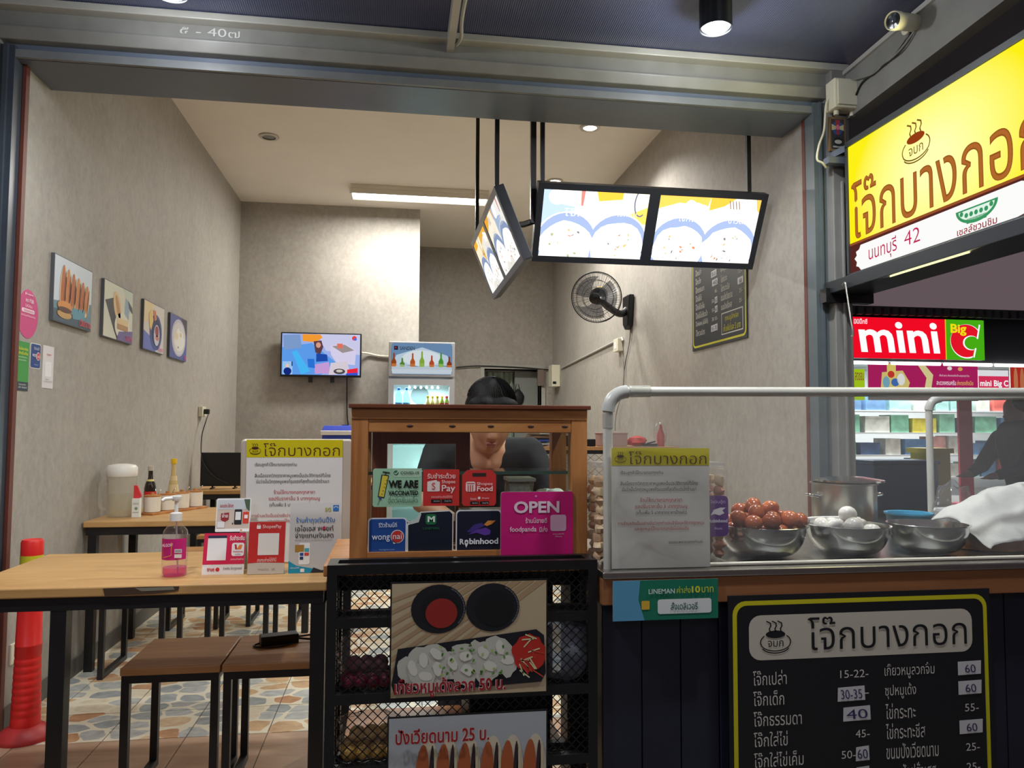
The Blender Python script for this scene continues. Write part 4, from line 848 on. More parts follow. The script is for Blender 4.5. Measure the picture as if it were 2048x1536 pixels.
# ------------------------------------------------------------------ menu board, drawn once for the wall and once for the counter
LEFTC = [('โจ๊กเปล่า', 60, '15-22-', None), ('โจ๊กเด็ก', 55, '-', '30-35'), ('โจ๊กธรรมดา', 86, None, '40'), ('โจ๊กใส่ไข่', 60, '45-', None), ('โจ๊กใส่ไข่เค็ม', 88, '50-', '60'), ('โจ๊กใส่ไข่เยี่ยวม้า', 115, '50-', '60'), ('โจ๊กพิเศษ (ไม่ใส่ไข่)', 120, '50 55-', None), ('โจ๊กรวมมิตร', 88, None, '65-70')]
RIGHTC = [('เกี๊ยวหมูลวกจิ้ม', 100, None, '60'), ('ซุปหมูเด้ง', 62, None, '60'), ('ไข่กระทะ', 60, '55-', None), ('ไข่กระทะชีส', 78, None, '60'), ('ขนมปังเวียดนาม', 104, '25-', None), ('ขนมปังฝรั่งเศส', 98, '25-', None)]
def menu_board(q, name, label, thick):
    t = thing(name, q.base(), label, 'menu board')
    q.slab(thick, mat('board_black', (18, 20, 26), .5), 'board', t)
    Y_ = (206, 200, 30); W_ = (206, 204, 196); K_ = (18, 20, 26)
    q.rr(8, 10, 510, 460, 24, Y_, 1).rr(16, 18, 502, 452, 18, K_, 2)
    q.rr(38, 36, 478, 116, 22, (200, 196, 180), 3); bowl_logo(q, 88, 78, 62, K_); q.tx(NAME, 150, 42, 466, 102, K_, -.004)
    for k, (s_, w_, pr, tape) in enumerate(LEFTC):
        y_ = 138 + k * 36; q.tx(s_, 44, y_ - 4, 44 + w_ * 1.06, y_ + 22, W_, 0)
        if pr: w2 = len(pr) * 9.2; x2 = 266 if not tape else (266 if pr == '-' else 238); q.tx(pr, x2 - w2, y_ + 2 if pr != '-' else y_ + 8, x2, y_ + 16 if pr != '-' else y_ + 10, W_, 0)
        if tape:
            x0 = {'30-35': 205, '40': 215, '60': 238, '65-70': 200}[tape]; x1 = {'30-35': 258, '40': 268, '60': 264, '65-70': 262}[tape]
            q.pg([(x0 + 1, y_ - 3), (x1, y_ - 5), (x1 + 1, y_ + 21), (x0, y_ + 22)], (206, 206, 208), 5); q.tx(tape, x0 + (x1 - x0) * .12, y_ + 1, x1 - (x1 - x0) * .1, y_ + 18, (50, 50, 96), 0, 7, sl=-.1)
    for k, (s_, w_, pr, tape) in enumerate(RIGHTC):
        y_ = 138 + k * 36; q.tx(s_, 298, y_ - 6, 298 + w_, y_ + 22, W_, 0)
        if pr: q.tx(pr, 458, y_ + 2, 486, y_ + 16, W_, 0)
        if tape: q.pg([(446, y_ - 4), (494, y_ - 5), (493, y_ + 20), (446, y_ + 21)], (206, 206, 208), 5); q.tx(tape, 460, y_ + 2, 482, y_ + 17, (50, 50, 90), 0, 7, sl=-.1)
    q.r(298, 352, 486, 436, W_, 3).r(302, 356, 482, 432, K_, 4).tx('ทุกเมนูใส่กล่อง', 334, 362, 450, 392, Y_, 0).tx('เก็บเพิ่มใบละ 5 บาท', 318, 398, 466, 426, Y_, 0)
    q.build('menu_print', t)
menu_board(Panel((XR - .006, 4.91, 1.752), (0, -1, 0), (0, 0, 1), .815, .745, 517, 470), 'wall_menu_board', 'black menu board with yellow border on right wall under light box', .005)

# ------------------------------------------------------------------ hanging menu light boxes
def food_shot(q, x0, x1, h, k, bright):
    w_ = x1 - x0
    def X(f): return x0 + f * w_
    bgc = ((240, 238, 234), (250, 238, 206), (240, 234, 222), (250, 240, 220))[k % 4]
    q.tx(('โจ๊ก', 'โจ๊กหมู', 'โจ๊กไข่', 'ข้าวต้ม')[k % 4], X(.42), .26 * h, X(.8), .38 * h, (220, 214, 206), 0, 9)
    q.r(x0, 0, x1, h, bgc, 1)
    if k % 4 == 0: q.pg([(X(0), 0), (X(.34), 0), (X(.3), .2 * h), (X(.62), .24 * h), (X(.55), .42 * h), (X(0), .5 * h)], (166, 186, 214), 2).e(X(.26), .1 * h, .16 * w_, .12 * h, (250, 250, 250), 3).pg([(X(.7), 0), (X(.78), 0), (X(.76), .22 * h), (X(.72), .22 * h)], (206, 120, 110), 3)
    if k % 4 == 1: q.pg([(X(0), .0), (X(.5), 0), (X(.5), .1 * h), (X(.05), .14 * h)], (240, 176, 60), 2).arc(X(.86), .14 * h, .12 * w_, .2 * h, 60, 300, 1.2, (90, 96, 120), 3).pg([(X(.6), .34 * h), (X(1), .2 * h), (X(1), .46 * h), (X(.8), .44 * h)], (240, 190, 90), 2)
    if k % 4 == 2: q.pg([(X(0), 0), (X(1), 0), (X(.96), .14 * h), (X(.4), .1 * h), (X(0), .2 * h)], (236, 180, 80), 2).e(X(.7), .16 * h, .2 * w_, .1 * h, (252, 250, 244), 3, wob=.5, seed=k)
    if k % 4 == 3: q.pg([(X(0), 0), (X(.5), 0), (X(.3), .12 * h), (X(0), .2 * h)], (240, 170, 60), 2); [q.st([(X(.38 + .06 * j), .04 * h), (X(.42 + .06 * j), .16 * h)], .9, (120, 100, 90), 3) for j in range(4)]; q.pg([(X(.9), 0), (X(1), 0), (X(1), .2 * h), (X(.95), .16 * h)], (230, 170, 80), 3)
    cy = .78 * h; q.e(X(.5), cy, .60 * w_, .47 * h, (232, 236, 242), 4, n=30); q.e(X(.5), cy, .57 * w_, .45 * h, (140, 156, 190), 5, n=30); q.e(X(.5), cy + .03 * h, .52 * w_, .36 * h, (252, 252, 250), 6, wob=.12, seed=k + 4)
    q.e(X(.2 + .6 * (k % 2)), cy + .2 * h, .2 * w_, .12 * h, (236, 232, 222), 7, wob=.5, seed=k)
    rnd = random.Random(k + 3)
    for j in range(14):
        a = rnd.uniform(0, 6.28); r_ = rnd.uniform(.1, .9); cc = ((206, 170, 110), (190, 120, 80), (226, 226, 230), (150, 160, 120), (120, 110, 110))[rnd.randrange(5)]
        q.e(X(.5) + math.cos(a) * r_ * .4 * w_, cy + math.sin(a) * r_ * .24 * h, rnd.uniform(.6, 2.2), rnd.uniform(.5, 1.3), cc, 8, rnd.uniform(0, 180), 8)
    for j in range(5): q.e(X(.32 + .08 * j), cy - .24 * h + (j % 2) * 2, 2.6, 1.5, (252, 252, 250), 7, rnd.uniform(0, 180), 10)
    # keep the print inside its sheet
def clip_panel(q, x0, y0, x1, y1):
    bm = bmesh.new(); me = bpy.data.meshes.new('tmp'); me.from_pydata([tuple(v) for v in q.mb.v], [], q.mb.f); me.polygons.foreach_set('material_index', q.mb.m); bm.from_mesh(me); bpy.data.meshes.remove(me)
    for co, no in ((q.P(x0, 0), -q.U), (q.P(x1, 0), q.U), (q.P(0, y0), q.V), (q.P(0, y1), -q.V)):
        bmesh.ops.bisect_plane(bm, geom=bm.verts[:] + bm.edges[:] + bm.faces[:], plane_co=co, plane_no=no, clear_outer=True)
    bm.verts.index_update()
    q.mb.v = [v.co.copy() for v in bm.verts]; q.mb.f = [tuple(v.index for v in f.verts) for f in bm.faces]; q.mb.m = [f.material_index for f in bm.faces]; bm.free()
FRM = mat('lightbox_frame', (36, 40, 50), .35)
def light_box(O, U, V, W, H, name, label, em, kk):
    Q = Panel(O, U, V, W, H, W * 100, H * 100)
    t = thing(name, Q.base(), label, 'light box'); n_ = Q.N
    MB().prism([Q.P(x_, y_, -6) for x_, y_ in ((0, 0), (0, H * 100), (W * 100, H * 100), (W * 100, 0))], -n_ * .045).build('case', FRM, t, bevel=.004)
    f_ = 3.2; w1 = W * 100; h1 = H * 100; mid = w1 / 2
    for x0, y0, x1, y1 in ((0, 0, w1, f_), (0, h1 - f_, w1, h1), (0, f_, f_, h1 - f_), (w1 - f_, f_, w1, h1 - f_), (mid - f_ * .9, f_, mid + f_ * .9, h1 - f_)):
        MB().prism([Q.P(x_, y_, 8) for x_, y_ in ((x0, y0), (x0, y1), (x1, y1), (x1, y0))], -n_ * .012).build('frame_bar', FRM, t)
    for j in range(2):
        pw = mid - f_ * 1.9; x0 = f_ if j == 0 else mid + f_ * .9
        G = Panel(Q.P(x0, h1 - f_, -2), U, V, pw / 100, (h1 - 2 * f_) / 100, 100, 66, em=em); G.eps = .0003
        food_shot(G, 0, 50, 66, kk + j * 2, em); food_shot(G, 50, 100, 66, kk + j * 2 + 1, em)
        clip_panel(G, 0, 0, 100, 66); G.build('lit_picture', t)
    return t
br = light_box((.693, 3.92, 2.104), (1, 0, 0), (0, -.2, .356), 1.225, .408, 'hanging_menu_lightbox', 'hanging menu light box facing street with bright rice bowls', 1.9, 0)
bl = light_box((.622, 4.90, 2.062), (0, -1, 0), (-.15, 0, .366), 1.18, .395, 'side_menu_lightbox', 'hanging menu light box facing left wall, edge to the street', 1.05, 1)
for X, Y, zb, par in ((.493, 3.80, 2.44, bl), (.50, 4.82, 2.44, bl), (.735, 3.84, 2.30, br), (1.845, 3.80, 2.44, br)):
    MB().box(X - .011, Y - .011, zb, X + .011, Y + .011, HC).build('hanger_rod', BLACK, par)
MB().box(.672, 3.82, 2.28, .700, 3.85, HC).build('hanger_rod', BLACK, bl); MB().tube([(.60, 3.84, 2.27), (.64, 3.84, 2.275), (.73, 3.84, 2.31)], .016, 6).build('tilt_arm', BLACK, bl)

# ------------------------------------------------------------------ expanded steel mesh
def ex_mesh(O, U, V, W, H, cw=.0125, ch=.024, th=.0016):
    O = V3(O); U = V3(U); V = V3(V); N = U.cross(V); b = MB(); nx = int(W / cw); ny = int(H / ch)
    for i in range(nx + 1):
        for s_ in (0, 1):
            pts = []
            for j in range(ny * 2 + 1):
                off = ((j + i + s_) % 2)
                pts.append((i * W / nx + (off - .5) * W / nx * (1 if s_ else 1), j * H / (ny * 2)))
            if s_: continue
            vs = []; fs = []
            for x_, y_ in pts: vs += [O + U * (x_ - th) + V * y_, O + U * (x_ + th) + V * y_, O + U * (x_ + th) + V * y_ + N * .0015, O + U * (x_ - th) + V * y_ + N * .0015]
            for k in range(len(pts) - 1): fs += [(4 * k, 4 * k + 1, 4 * k + 5, 4 * k + 4), (4 * k + 1, 4 * k + 2, 4 * k + 6, 4 * k + 5), (4 * k + 2, 4 * k + 3, 4 * k + 7, 4 * k + 6), (4 * k + 3, 4 * k, 4 * k + 4, 4 * k + 7)]
            b.add(vs, fs)
    return b
def mesh_rack(X0, X1, Y0, Y1, Z, shelves, name, label, top=None, cw=.0125, ch=.024):
    t = thing(name, ((X0 + X1) / 2, (Y0 + Y1) / 2, 0), label, 'rack'); a = .025
    for x_ in (X0, X1 - a):
        for y_ in (Y0, Y1 - a): MB().box(x_, y_, 0, x_ + a, y_ + a, Z).build('post', BLACK, t)
    for z in [Z] + list(shelves):
        for y_ in (Y0, Y1 - a): MB().box(X0 + a, y_, z - a, X1 - a, y_ + a, z).build('cross_rail', BLACK, t)
        for x_ in (X0, X1 - a): MB().box(x_, Y0 + a, z - a, x_ + a, Y1 - a, z).build('side_rail', BLACK, t)
    for z in shelves: ex_mesh((X0 + a, Y0 + a, z - .012), (1, 0, 0), (0, 1, 0), X1 - X0 - 2 * a, Y1 - Y0 - 2 * a, cw * 1.6, ch, .0022).build('shelf_mesh', BLACK, t, kind='stuff')
    ex_mesh((X0 + a, Y0 + .008, .04), (1, 0, 0), (0, 0, 1), X1 - X0 - 2 * a, Z - .04 - a, cw, ch).build('front_mesh', BLACK, t, kind='stuff')
    for x_ in (X0 + .008, X1 - .012): ex_mesh((x_, Y0 + a, .04), (0, 1, 0), (0, 0, 1), Y1 - Y0 - 2 * a, Z - .04 - a, cw, ch).build('side_mesh', BLACK, t, kind='stuff')
    if top: MB().box(X0 - .01, Y0 - .01, Z, X1 + .01, Y1 + .01, Z + .025).build('wooden_top', top, t, bevel=.003)
    return t
mesh_rack(.85, 1.93, 5.10, 5.52, 1.085, (.72, .36), 'mesh_cabinet', 'black mesh cabinet with wooden top against right wall', OAKS, .03, .05)
ZM = 1.1105
def solid(name, mbs, m_, label, cat, **k): return tag(mbs.build(name, m_, **k), label, cat)
solid('pink_box', MB().box(1.40, 5.14, ZM, 1.585, 5.3, ZM + .085).box(1.395, 5.135, ZM + .085, 1.59, 5.305, ZM + .095), mat('box_pink_card', (176, 146, 136), .7), 'pinkish beige cardboard box on mesh cabinet', 'box', bevel=.003)
solid('red_package', MB().ball((1.67, 5.2, ZM + .035), .075, .06, .036, 14, wob=.3, seed=5), mat('red_wrap', (206, 70, 62), .4), 'red plastic package beside pink box on mesh cabinet', 'package', smooth=True)
t = thing('red_sauce_bottle', (1.86, 5.2, ZM), 'red sauce bottle in clear bag on mesh cabinet end', 'bottle')
MB().lathe([(.001, 0), (.026, 0), (.027, .08), (.012, .12), (.008, .15), (.001, .152)], (1.845, 5.2, ZM), 16).build('bottle_body', mat('sauce_red', (190, 50, 44), .3), t, smooth=True); MB().ball((1.84, 5.19, ZM + .085), .05, .04, .085, 12, wob=.35, seed=9).build('clear_bag', BAGM, t, smooth=True)
solid('scissors_tray', MB().box(1.70, 5.135, ZM, 1.80, 5.165, ZM + .02).tube([(1.72, 5.13, ZM + .02), (1.78, 5.13, ZM + .035)], .006, 6), BLKP, 'low black tray in front of red package', 'tray', bevel=.003)
t = thing('desk_clock', (1.20, 5.16, ZM), 'small black digital clock on mesh cabinet', 'clock')
MB().box(1.155, 5.14, ZM, 1.245, 5.18, ZM + .075).build('clock_case', BLKP, t, bevel=.005); q = Panel((1.163, 5.1395, ZM + .02), (1, 0, 0), (0, 0, 1), .074, .045, 74, 45); q.r(0, 0, 74, 45, (60, 74, 66), 1).tx('12:00', 8, 12, 66, 34, (200, 214, 190), .01); q.build('clock_face', t)
solid('router_box', MB().box(1.262, 5.14, ZM, 1.36, 5.22, ZM + .05), BLKP, 'flat black box between clock and pink box', 'box', bevel=.005)
t = thing('blue_white_bags', (1.0, 5.25, ZM), 'stack of folded blue and white plastic bags on mesh cabinet', 'bags')
for k in range(6): MB().ball((.985 + .02 * (k % 2), 5.28, ZM + .013 + .024 * k), .11, .09, .014, 14, wob=.25, seed=k).build('folded_bag', mat(('bag_white', 'bag_blue', 'bag_brown')[k % 3], ((216, 216, 210), (60, 90, 170), (150, 120, 96))[k % 3], .5), t, smooth=True)
t = thing('baseball_cap', (1.06, 5.30, ZM + .165), 'blue cap lying on top of folded bags', 'cap')
MB().lathe([(.09, 0), (.088, .02), (.07, .05), (.03, .068), (.001, .07)], (1.06, 5.30, ZM + .165), 20).build('crown', mat('cap_blue', (48, 70, 170), .7), t, smooth=True); MB().prism([(1.0, 5.24, ZM + .166), (1.12, 5.24, ZM + .166), (1.10, 5.15, ZM + .16), (1.02, 5.15, ZM + .16)], (0, 0, .004)).build('brim', MATS['cap_blue'], t)

# ================================================================== MESH RACK AT THE STREET EDGE
RX0, RX1, RY0, RY1, RZ = -.166, .541, 2.03, 2.135, .880
rack = mesh_rack(RX0, RX1, RY0, RY1, RZ, (.745, .555, .375), 'mesh_rack', 'black mesh rack carrying two food posters')
def poster(px0, py0, px1, py1, name, label, draw, Y=2.025, dh=218):
    a = aY(px0, py1, Y); b_ = aY(px1, py1, Y); c = aY(px0, py0, Y)
    q = Panel((a.x, Y, a.z), (1, 0, 0), (0, 0, 1), b_.x - a.x, c.z - a.z, 320, dh)
    t = thing(name, q.base(), label, 'poster'); q.slab(.003, mat('poster_edge', (22, 22, 24), .5), 'board', t)
    draw(q); clip_panel(q, 0, 0, 320, dh); q.build('poster_print', t)
def two_tone(q, s, x0, y0, x1, y1, c, c2, b=.02):
    q.tx(s, x0, y0, x1, y1, c2, b + .03, 20).tx(s, x0, y0, x1, y1, c, b, 21)
def pos_a(q):
    q.r(0, 0, 320, 218, (20, 20, 22), .2).r(3, 3, 317, 215, (190, 172, 140), 1)
    for k in range(9): q.pg([(3, 30 + k * 22), (90 + k * 26, 3), (110 + k * 26, 3), (3, 38 + k * 22)], (172, 146, 110), 2)
    for cx_, cc in ((96, (150, 40, 34)), (206, (14, 14, 18))):
        q.e(cx_, 52, 55, 46, (22, 24, 32), 3, n=28).e(cx_ + 4, 54, 40, 34, (12, 14, 20), 4, n=28).e(cx_ + 6, 60, 32, 28, cc, 5, n=26).arc(cx_, 52, 52, 43, -60, 40, 2.4, (90, 96, 104), 5)
    q.pg([(16, 124), (296, 96), (312, 108), (316, 180), (306, 196), (10, 208), (4, 190)], (20, 24, 34), 6)
    rnd = random.Random(5)
    for k, (x_, y_) in enumerate(((40, 164), (62, 150), (90, 168), (88, 140), (120, 158), (146, 146), (150, 172), (182, 140), (196, 166), (216, 132), (232, 156), (66, 180))):
        q.e(x_, y_, 28, 24, (196, 196, 184), 7 + k * .3, rnd.uniform(0, 90), 18, .35, k).e(x_ + 5, y_ - 4, 14, 9, (222, 222, 210), 11, rnd.uniform(0, 90), 12, .3, k + 9)
    for k in range(34): x_ = rnd.uniform(100, 170) if k < 20 else rnd.uniform(180, 240); q.e(x_, rnd.uniform(120, 176), 3.6, 2.2, ((96, 150, 60), (70, 120, 44), (170, 196, 110))[k % 3], 12, rnd.uniform(0, 180), 8)
    q.e(280, 140, 34, 36, (190, 44, 34), 12, 20, 20, .3, 3)
    for k in range(16): x_ = rnd.uniform(250, 290); y_ = rnd.uniform(104, 176); a = rnd.uniform(-1, 1.5); q.st([(x_, y_), (x_ + 24 * math.cos(a), y_ + 24 * math.sin(a))], 2.4, ((214, 220, 170), (200, 70, 50))[k % 3 == 0], 13)
    two_tone(q, 'เกี๊ยวหมูเด้งลวก 50 บ.', 10, 178, 232, 214, (160, 30, 40), (236, 200, 196))
def pos_b(q):
    q.r(0, 0, 320, 218, (20, 20, 22), .2).r(3, 3, 317, 215, (176, 182, 186), 1)
    for k, x_ in enumerate((78, 118, 160, 206, 246, 292)):
        q.e(x_, 130, 24, 84, (214, 204, 178), 3 + k * .2, 2, 24).e(x_ - 10, 132, 14, 76, (176, 92, 50), 5 + k * .2, 2, 20).e(x_ + 8, 128, 5, 70, (52, 34, 40), 6 + k * .2, 2, 18)
        q.e(x_ + 14, 130, 4, 66, (206, 196, 160), 6 + k * .2, 2, 16)
    two_tone(q, 'ปังเวียดนาม 25 บ.', 16, 22, 200, 52, (160, 30, 36), (236, 206, 200))
poster(778, 1165, 1095, 1400, 'dumpling_poster', 'poster of boiled dumplings with two dipping bowls on mesh rack', pos_a)
poster(772, 1435, 1095, 1660, 'baguette_poster', 'poster of filled baguettes below dumpling poster on mesh rack', pos_b)
def bag(name, c, r3, inner, label, seed, items=None):
    t = thing(name, (c[0], c[1], c[2]), label, 'bag')
    for k, (dx, dy, dz, rr_, mm) in enumerate(items or []): MB().ball((c[0] + dx, c[1] + dy, c[2] + dz + rr_), rr_, rr_, rr_ * .95, 12, wob=.12, seed=k).build('content', mm, t, smooth=True)
    MB().ball((c[0], c[1], c[2] + r3[2]), r3[0], r3[1], r3[2], 18, wob=.35, seed=seed).build('bag_skin', inner, t, smooth=True)
    return t
ON = mat('shallot_red', (120, 40, 62), .4, n=.2, ns=30); YE = mat('yellow_goods', (206, 164, 84), .5, n=.15, ns=20)
bag('shallot_bag', (-.06, 2.083, .5555), (.085, .045, .085), BAGM, 'clear bag of red shallots inside mesh rack', 2, [(dx, dy, 0.004, .022, ON) for dx in (-.05, -.02, .012, .045) for dy in (-.02, .018)] + [(dx, 0, .04, .022, ON) for dx in (-.036, -.004, .03)])
bag('yellow_goods_bag', (-.05, 2.083, .3755), (.085, .045, .065), BAGM, 'clear bag of yellow goods inside mesh rack', 4, [(dx, dy, 0.004, .024, YE) for dx in (-.055, -.02, .018, .05) for dy in (-.02, .02)] + [(dx, 0, .042, .022, YE) for dx in (-.036, 0, .034)])
bag('pale_blue_bag', (.47, 2.083, .5555), (.075, .045, .075), clear('pale_bag', (220, 228, 240), haze=.45, hc=(190, 200, 214), bump=.6, bs=25), 'pale blue knotted bag inside mesh rack', 7)
bag('white_goods_bag', (.22, 2.083, .5555), (.09, .045, .05), clear('milky_bag', (236, 232, 226), haze=.5, hc=(226, 220, 210), bump=.6, bs=25), 'milky plastic bag inside mesh rack behind posters', 8)
# prep table that carries the glazed case
PX0, PX1, PY0, PY1, PZ = -.185, .545, 2.14, 2.64, .861
t = thing('prep_table', ((PX0 + PX1) / 2, (PY0 + PY1) / 2, 0), 'wooden prep table behind mesh rack under glazed case', 'table')
MB().box(PX0, PY0, PZ - .03, PX1, PY1, PZ).build('tabletop', TEAK, t, bevel=.003)
for x_ in (PX0 + .01, PX1 - .05):
    for y_ in (PY0 + .01, PY1 - .05): MB().box(x_, y_, 0, x_ + .04, y_ + .04, PZ - .03).build('leg', BLACK, t)
MB().box(PX0 + .01, PY0 + .01, PZ - .07, PX1 - .01, PY0 + .04, PZ - .03).build('front_rail', BLACK, t); MB().box(PX0 + .01, PY1 - .04, PZ - .07, PX1 - .01, PY1 - .01, PZ - .03).build('back_rail', BLACK, t)
MB().box(PX0 + .05, PY0 + .05, .30, PX1 - .05, PY1 - .05, .32).build('under_shelf', TEAK, t)
solid('storage_bin', MB().box(.22, 2.25, .3205, .46, 2.5, .55), mat('bin_navy', (30, 36, 56), .5), 'dark navy storage bin under the prep table', 'bin', bevel=.01)

# ------------------------------------------------------------------ glazed wooden display case
KX0, KX1, KY0, KY1, KZ0, KZ1 = -.118, .544, 2.15, 2.47, PZ + .0005, 1.296
t = case = thing('display_case', ((KX0 + KX1) / 2, (KY0 + KY1) / 2, KZ0), 'glazed wooden display case covered in delivery stickers', 'display case')
MB().box(KX0 - .008, KY0 - .012, KZ1 - .012, KX1 + .008, KY1 + .01, KZ1).build('top_board', wood('dark_teak', (96, 48, 26), (126, 68, 38), 'X', 8), t, bevel=.002)
w_ = .046
for x_ in (KX0, KX1 - w_):
    for y_ in (KY0, KY1 - w_): MB().box(x_, y_, KZ0, x_ + w_, y_ + w_, KZ1 - .012).build('corner_post', TEAKV, t, bevel=.002)
MB().box(KX0, KY0 - .002, KZ1 - .042, KX1, KY0 + .03, KZ1 - .012).build('upper_rail', TEAK, t, bevel=.002); MB().box(KX0 + w_, KY0 + .002, KZ1 - .078, KX1 - w_, KY0 + .03, KZ1 - .042).build('front_rail', TEAK, t, bevel=.002)
MB().box(KX0 + w_, KY1 - .03, KZ1 - .06, KX1 - w_, KY1, KZ1 - .012).build('rear_rail', REDW, t)
MB().box(KX0 + w_, KY0 + .002, KZ0, KX1 - w_, KY0 + .03, KZ0 + .03).build('sill', TEAK, t); MB().box(KX0 + w_, KY1 - .03, KZ0, KX1 - w_, KY1, KZ0 + .03).build('rear_sill', REDW, t)
for x_ in (KX0 + .006, KX1 - .026): MB().box(x_, KY0 + w_, KZ0, x_ + .02, KY1 - w_, KZ0 + .04).build('side_rail', TEAK, t); MB().box(x_, KY0 + w_, KZ1 - .06, x_ + .02, KY1 - w_, KZ1 - .012).build('side_rail', TEAK, t)
MB().box(KX0 + .02, KY0 + .03, KZ0, KX1 - .02, KY1 - .03, KZ0 + .012).build('floor_board', TEAK, t)
MB().box(KX0 + w_, KY0 + .012, KZ0 + .03, KX1 - w_, KY0 + .016, KZ1 - .078).build('front_glass', GLASS, t)
for x_ in (KX0 + .014, KX1 - .018): MB().box(x_, KY0 + w_, KZ0 + .04, x_ + .004, KY1 - w_, KZ1 - .06).build('side_glass', GLASS, t)
zs = aY(1140, 945, KY0 + .05).z
MB().box(KX0 + .03, KY0 + .05, zs - .004, KX1 - .03, KY1 - .09, zs + .004).build('glass_shelf', clear('shelf_glass', (240, 248, 245), haze=.02, hc=(120, 160, 150)), t)
MB().box(KX0 + w_, KY0 + .0485, zs - .0045, KX1 - w_, KY0 + .05, zs + .0045).build('glass_shelf_edge', GLASSE, t)
# rear sliding door, half drawn
dx0, dx1 = KX0 + .05, aY(940, 900, KY1 - .05).x
rd = MB().box(dx0, KY1 - .055, KZ0 + .03, dx0 + .045, KY1 - .035, KZ1 - .06).build('sliding_door', REDW, t, bevel=.002)
MB().box(dx1 - .045, KY1 - .055, KZ0 + .03, dx1, KY1 - .035, KZ1 - .06).build('stile', REDW, rd, bevel=.002); MB().box(dx0 + .045, KY1 - .055, KZ1 - .115, dx1 - .045, KY1 - .035, KZ1 - .06).build('top_rail', wood('red_wood_x', (116, 54, 34), (158, 84, 50), 'X', 8), rd, bevel=.002)
MB().box(dx0 + .045, KY1 - .055, KZ0 + .03, dx1 - .045, KY1 - .035, KZ0 + .08).build('bottom_rail', MATS['red_wood_x'], rd); MB().box(dx0 + .045, KY1 - .047, KZ0 + .08, dx1 - .045, KY1 - .044, KZ1 - .115).build('pane', GLASS, rd)
for k, px in enumerate((820, 905, 982, 1062, 1130)):
    c = aY(px, 838, KY0); MB().ball((c.x, KY0 + .003, KZ1 - .06), .011, .003, .004, 10).build('wood_knot', mat('knot', (60, 34, 18), .6), t)
# things inside the case
t = thing('foam_box_stack', (.27, 2.300, KZ0 + .0125), 'stack of white foam takeaway boxes inside display case', 'box')
z = KZ0 + .0125
for k in range(7):
    b = MB().prism([(.205, 2.240, z), (.345, 2.240, z), (.345, 2.370, z), (.205, 2.370, z)], (0, 0, .006)); b.prism([(.196, 2.230, z + .006), (.354, 2.230, z + .006), (.354, 2.380, z + .006), (.196, 2.380, z + .006)], (0, 0, .008)); b.build('foam_box', WHITE, t, bevel=.002); z += .0165
t = thing('rice_tub', (.385, 2.320, KZ0 + .012), 'clear tub of white rice grains inside display case', 'tub')
MB().prism([(.335, 2.260, KZ0 + .13), (.40, 2.260, KZ0 + .13), (.41, 2.260, KZ0 + .212), (.335, 2.260, KZ0 + .212)][::1], (0, .1, 0)).build('tub_wall', BAGM, t)
MB().box(.338, 2.265, KZ0 + .132, .398, 2.355, KZ0 + .205).build('rice', mat('rice_white', (214, 216, 210), .7, n=.2, ns=90, bump=1.0, bs=120), t); MB().box(.332, 2.255, KZ0 + .212, .415, 2.365, KZ0 + .222).build('lid', WHITE, t, bevel=.002); MB().box(.357, 2.255, KZ0 + .012, .42, 2.360, KZ0 + .13).build('riser', WHITE, t)
t = thing('cup_lid_tray', (.49, 2.300, KZ0 + .012), 'tray of clear cup lids inside display case', 'tray')
MB().box(.425, 2.220, KZ0 + .0125, .495, 2.360, KZ0 + .165).build('tray_box', clear('tray_clear', (236, 236, 236), haze=.4, hc=(226, 226, 224)), t, bevel=.004)
for k in range(4): MB().lathe([(.022, 0), (.024, .003), (.018, .012), (.001, .014)], (.435 + .017 * k, 2.260 + .02 * (k % 2), KZ0 + .169), 14, ax=(.2, -.7, .6)).build('cup_lid', WHITE, t, smooth=True)

# stickers on the front glass
def sticker(px0, py0, px1, py1, dw, dh, name, label, q=None, thick=.0006, Y=KY0 + .0105, pts=None, sheet=PAPER):
    a = aY(px0, py1, Y); b_ = aY(px1, py1, Y); c = aY(px0, py0, Y)
    P_ = Panel((a.x, Y, a.z), (1, 0, 0), (0, 0, 1), b_.x - a.x, c.z - a.z, dw, dh); P_.eps = .0003
    t = thing(name, P_.base(), label, 'sticker')
    MB().prism([P_.P(x_, y_) for x_, y_ in reversed(pts or (P_.rrp(0, 0, dw, dh, q) if q else [(0, 0), (dw, 0), (dw, dh), (0, dh)]))], -P_.N * thick).build('sticker_sheet', sheet, t)
    return t, P_
t, q = sticker(745, 937, 843, 1014, 98, 78, 'vaccinated_sticker', 'pale green vaccinated sticker with yellow syringe on display case', 5)
q.rr(0, 0, 98, 78, 5, (160, 206, 172), 1).rr(40, 1, 97, 18, 5, (182, 216, 188), 2).e(46, 9, 5, 5, (40, 120, 76), 3).st([(43, 9), (45.5, 12), (50, 6)], 1.3, (230, 246, 236), 5).tx('COVID-19', 55, 6, 92, 12, (56, 84, 66), .015)
q.tx('WE ARE', 31, 24, 91, 40, (16, 20, 18), .045).tx('VACCINATED', 31, 45, 91, 55, (16, 20, 18), .035).tx('ฉีดวัคซีนแล้ว', 31, 58, 90, 70, (70, 104, 84), -.005)
q.pg([(17, 12), (32, 14), (23, 60), (10, 58)], (30, 36, 30), 3).pg([(19, 14), (30, 16), (22, 58), (12, 56)], (226, 206, 70), 4).st([(20, 7), (33, 9)], 3, (60, 70, 64)).st([(26, 8), (25, 13)], 2, (60, 70, 64)).e(15, 60, 2.6, 3.6, (60, 70, 130), 5).st([(15, 62), (10, 74)], 1, (60, 80, 70))
for k in range(5): q.e(27 - k * 2.1, 24 + k * 7, .9, .9, (50, 50, 40), 6)
q.build('sticker_print', t)
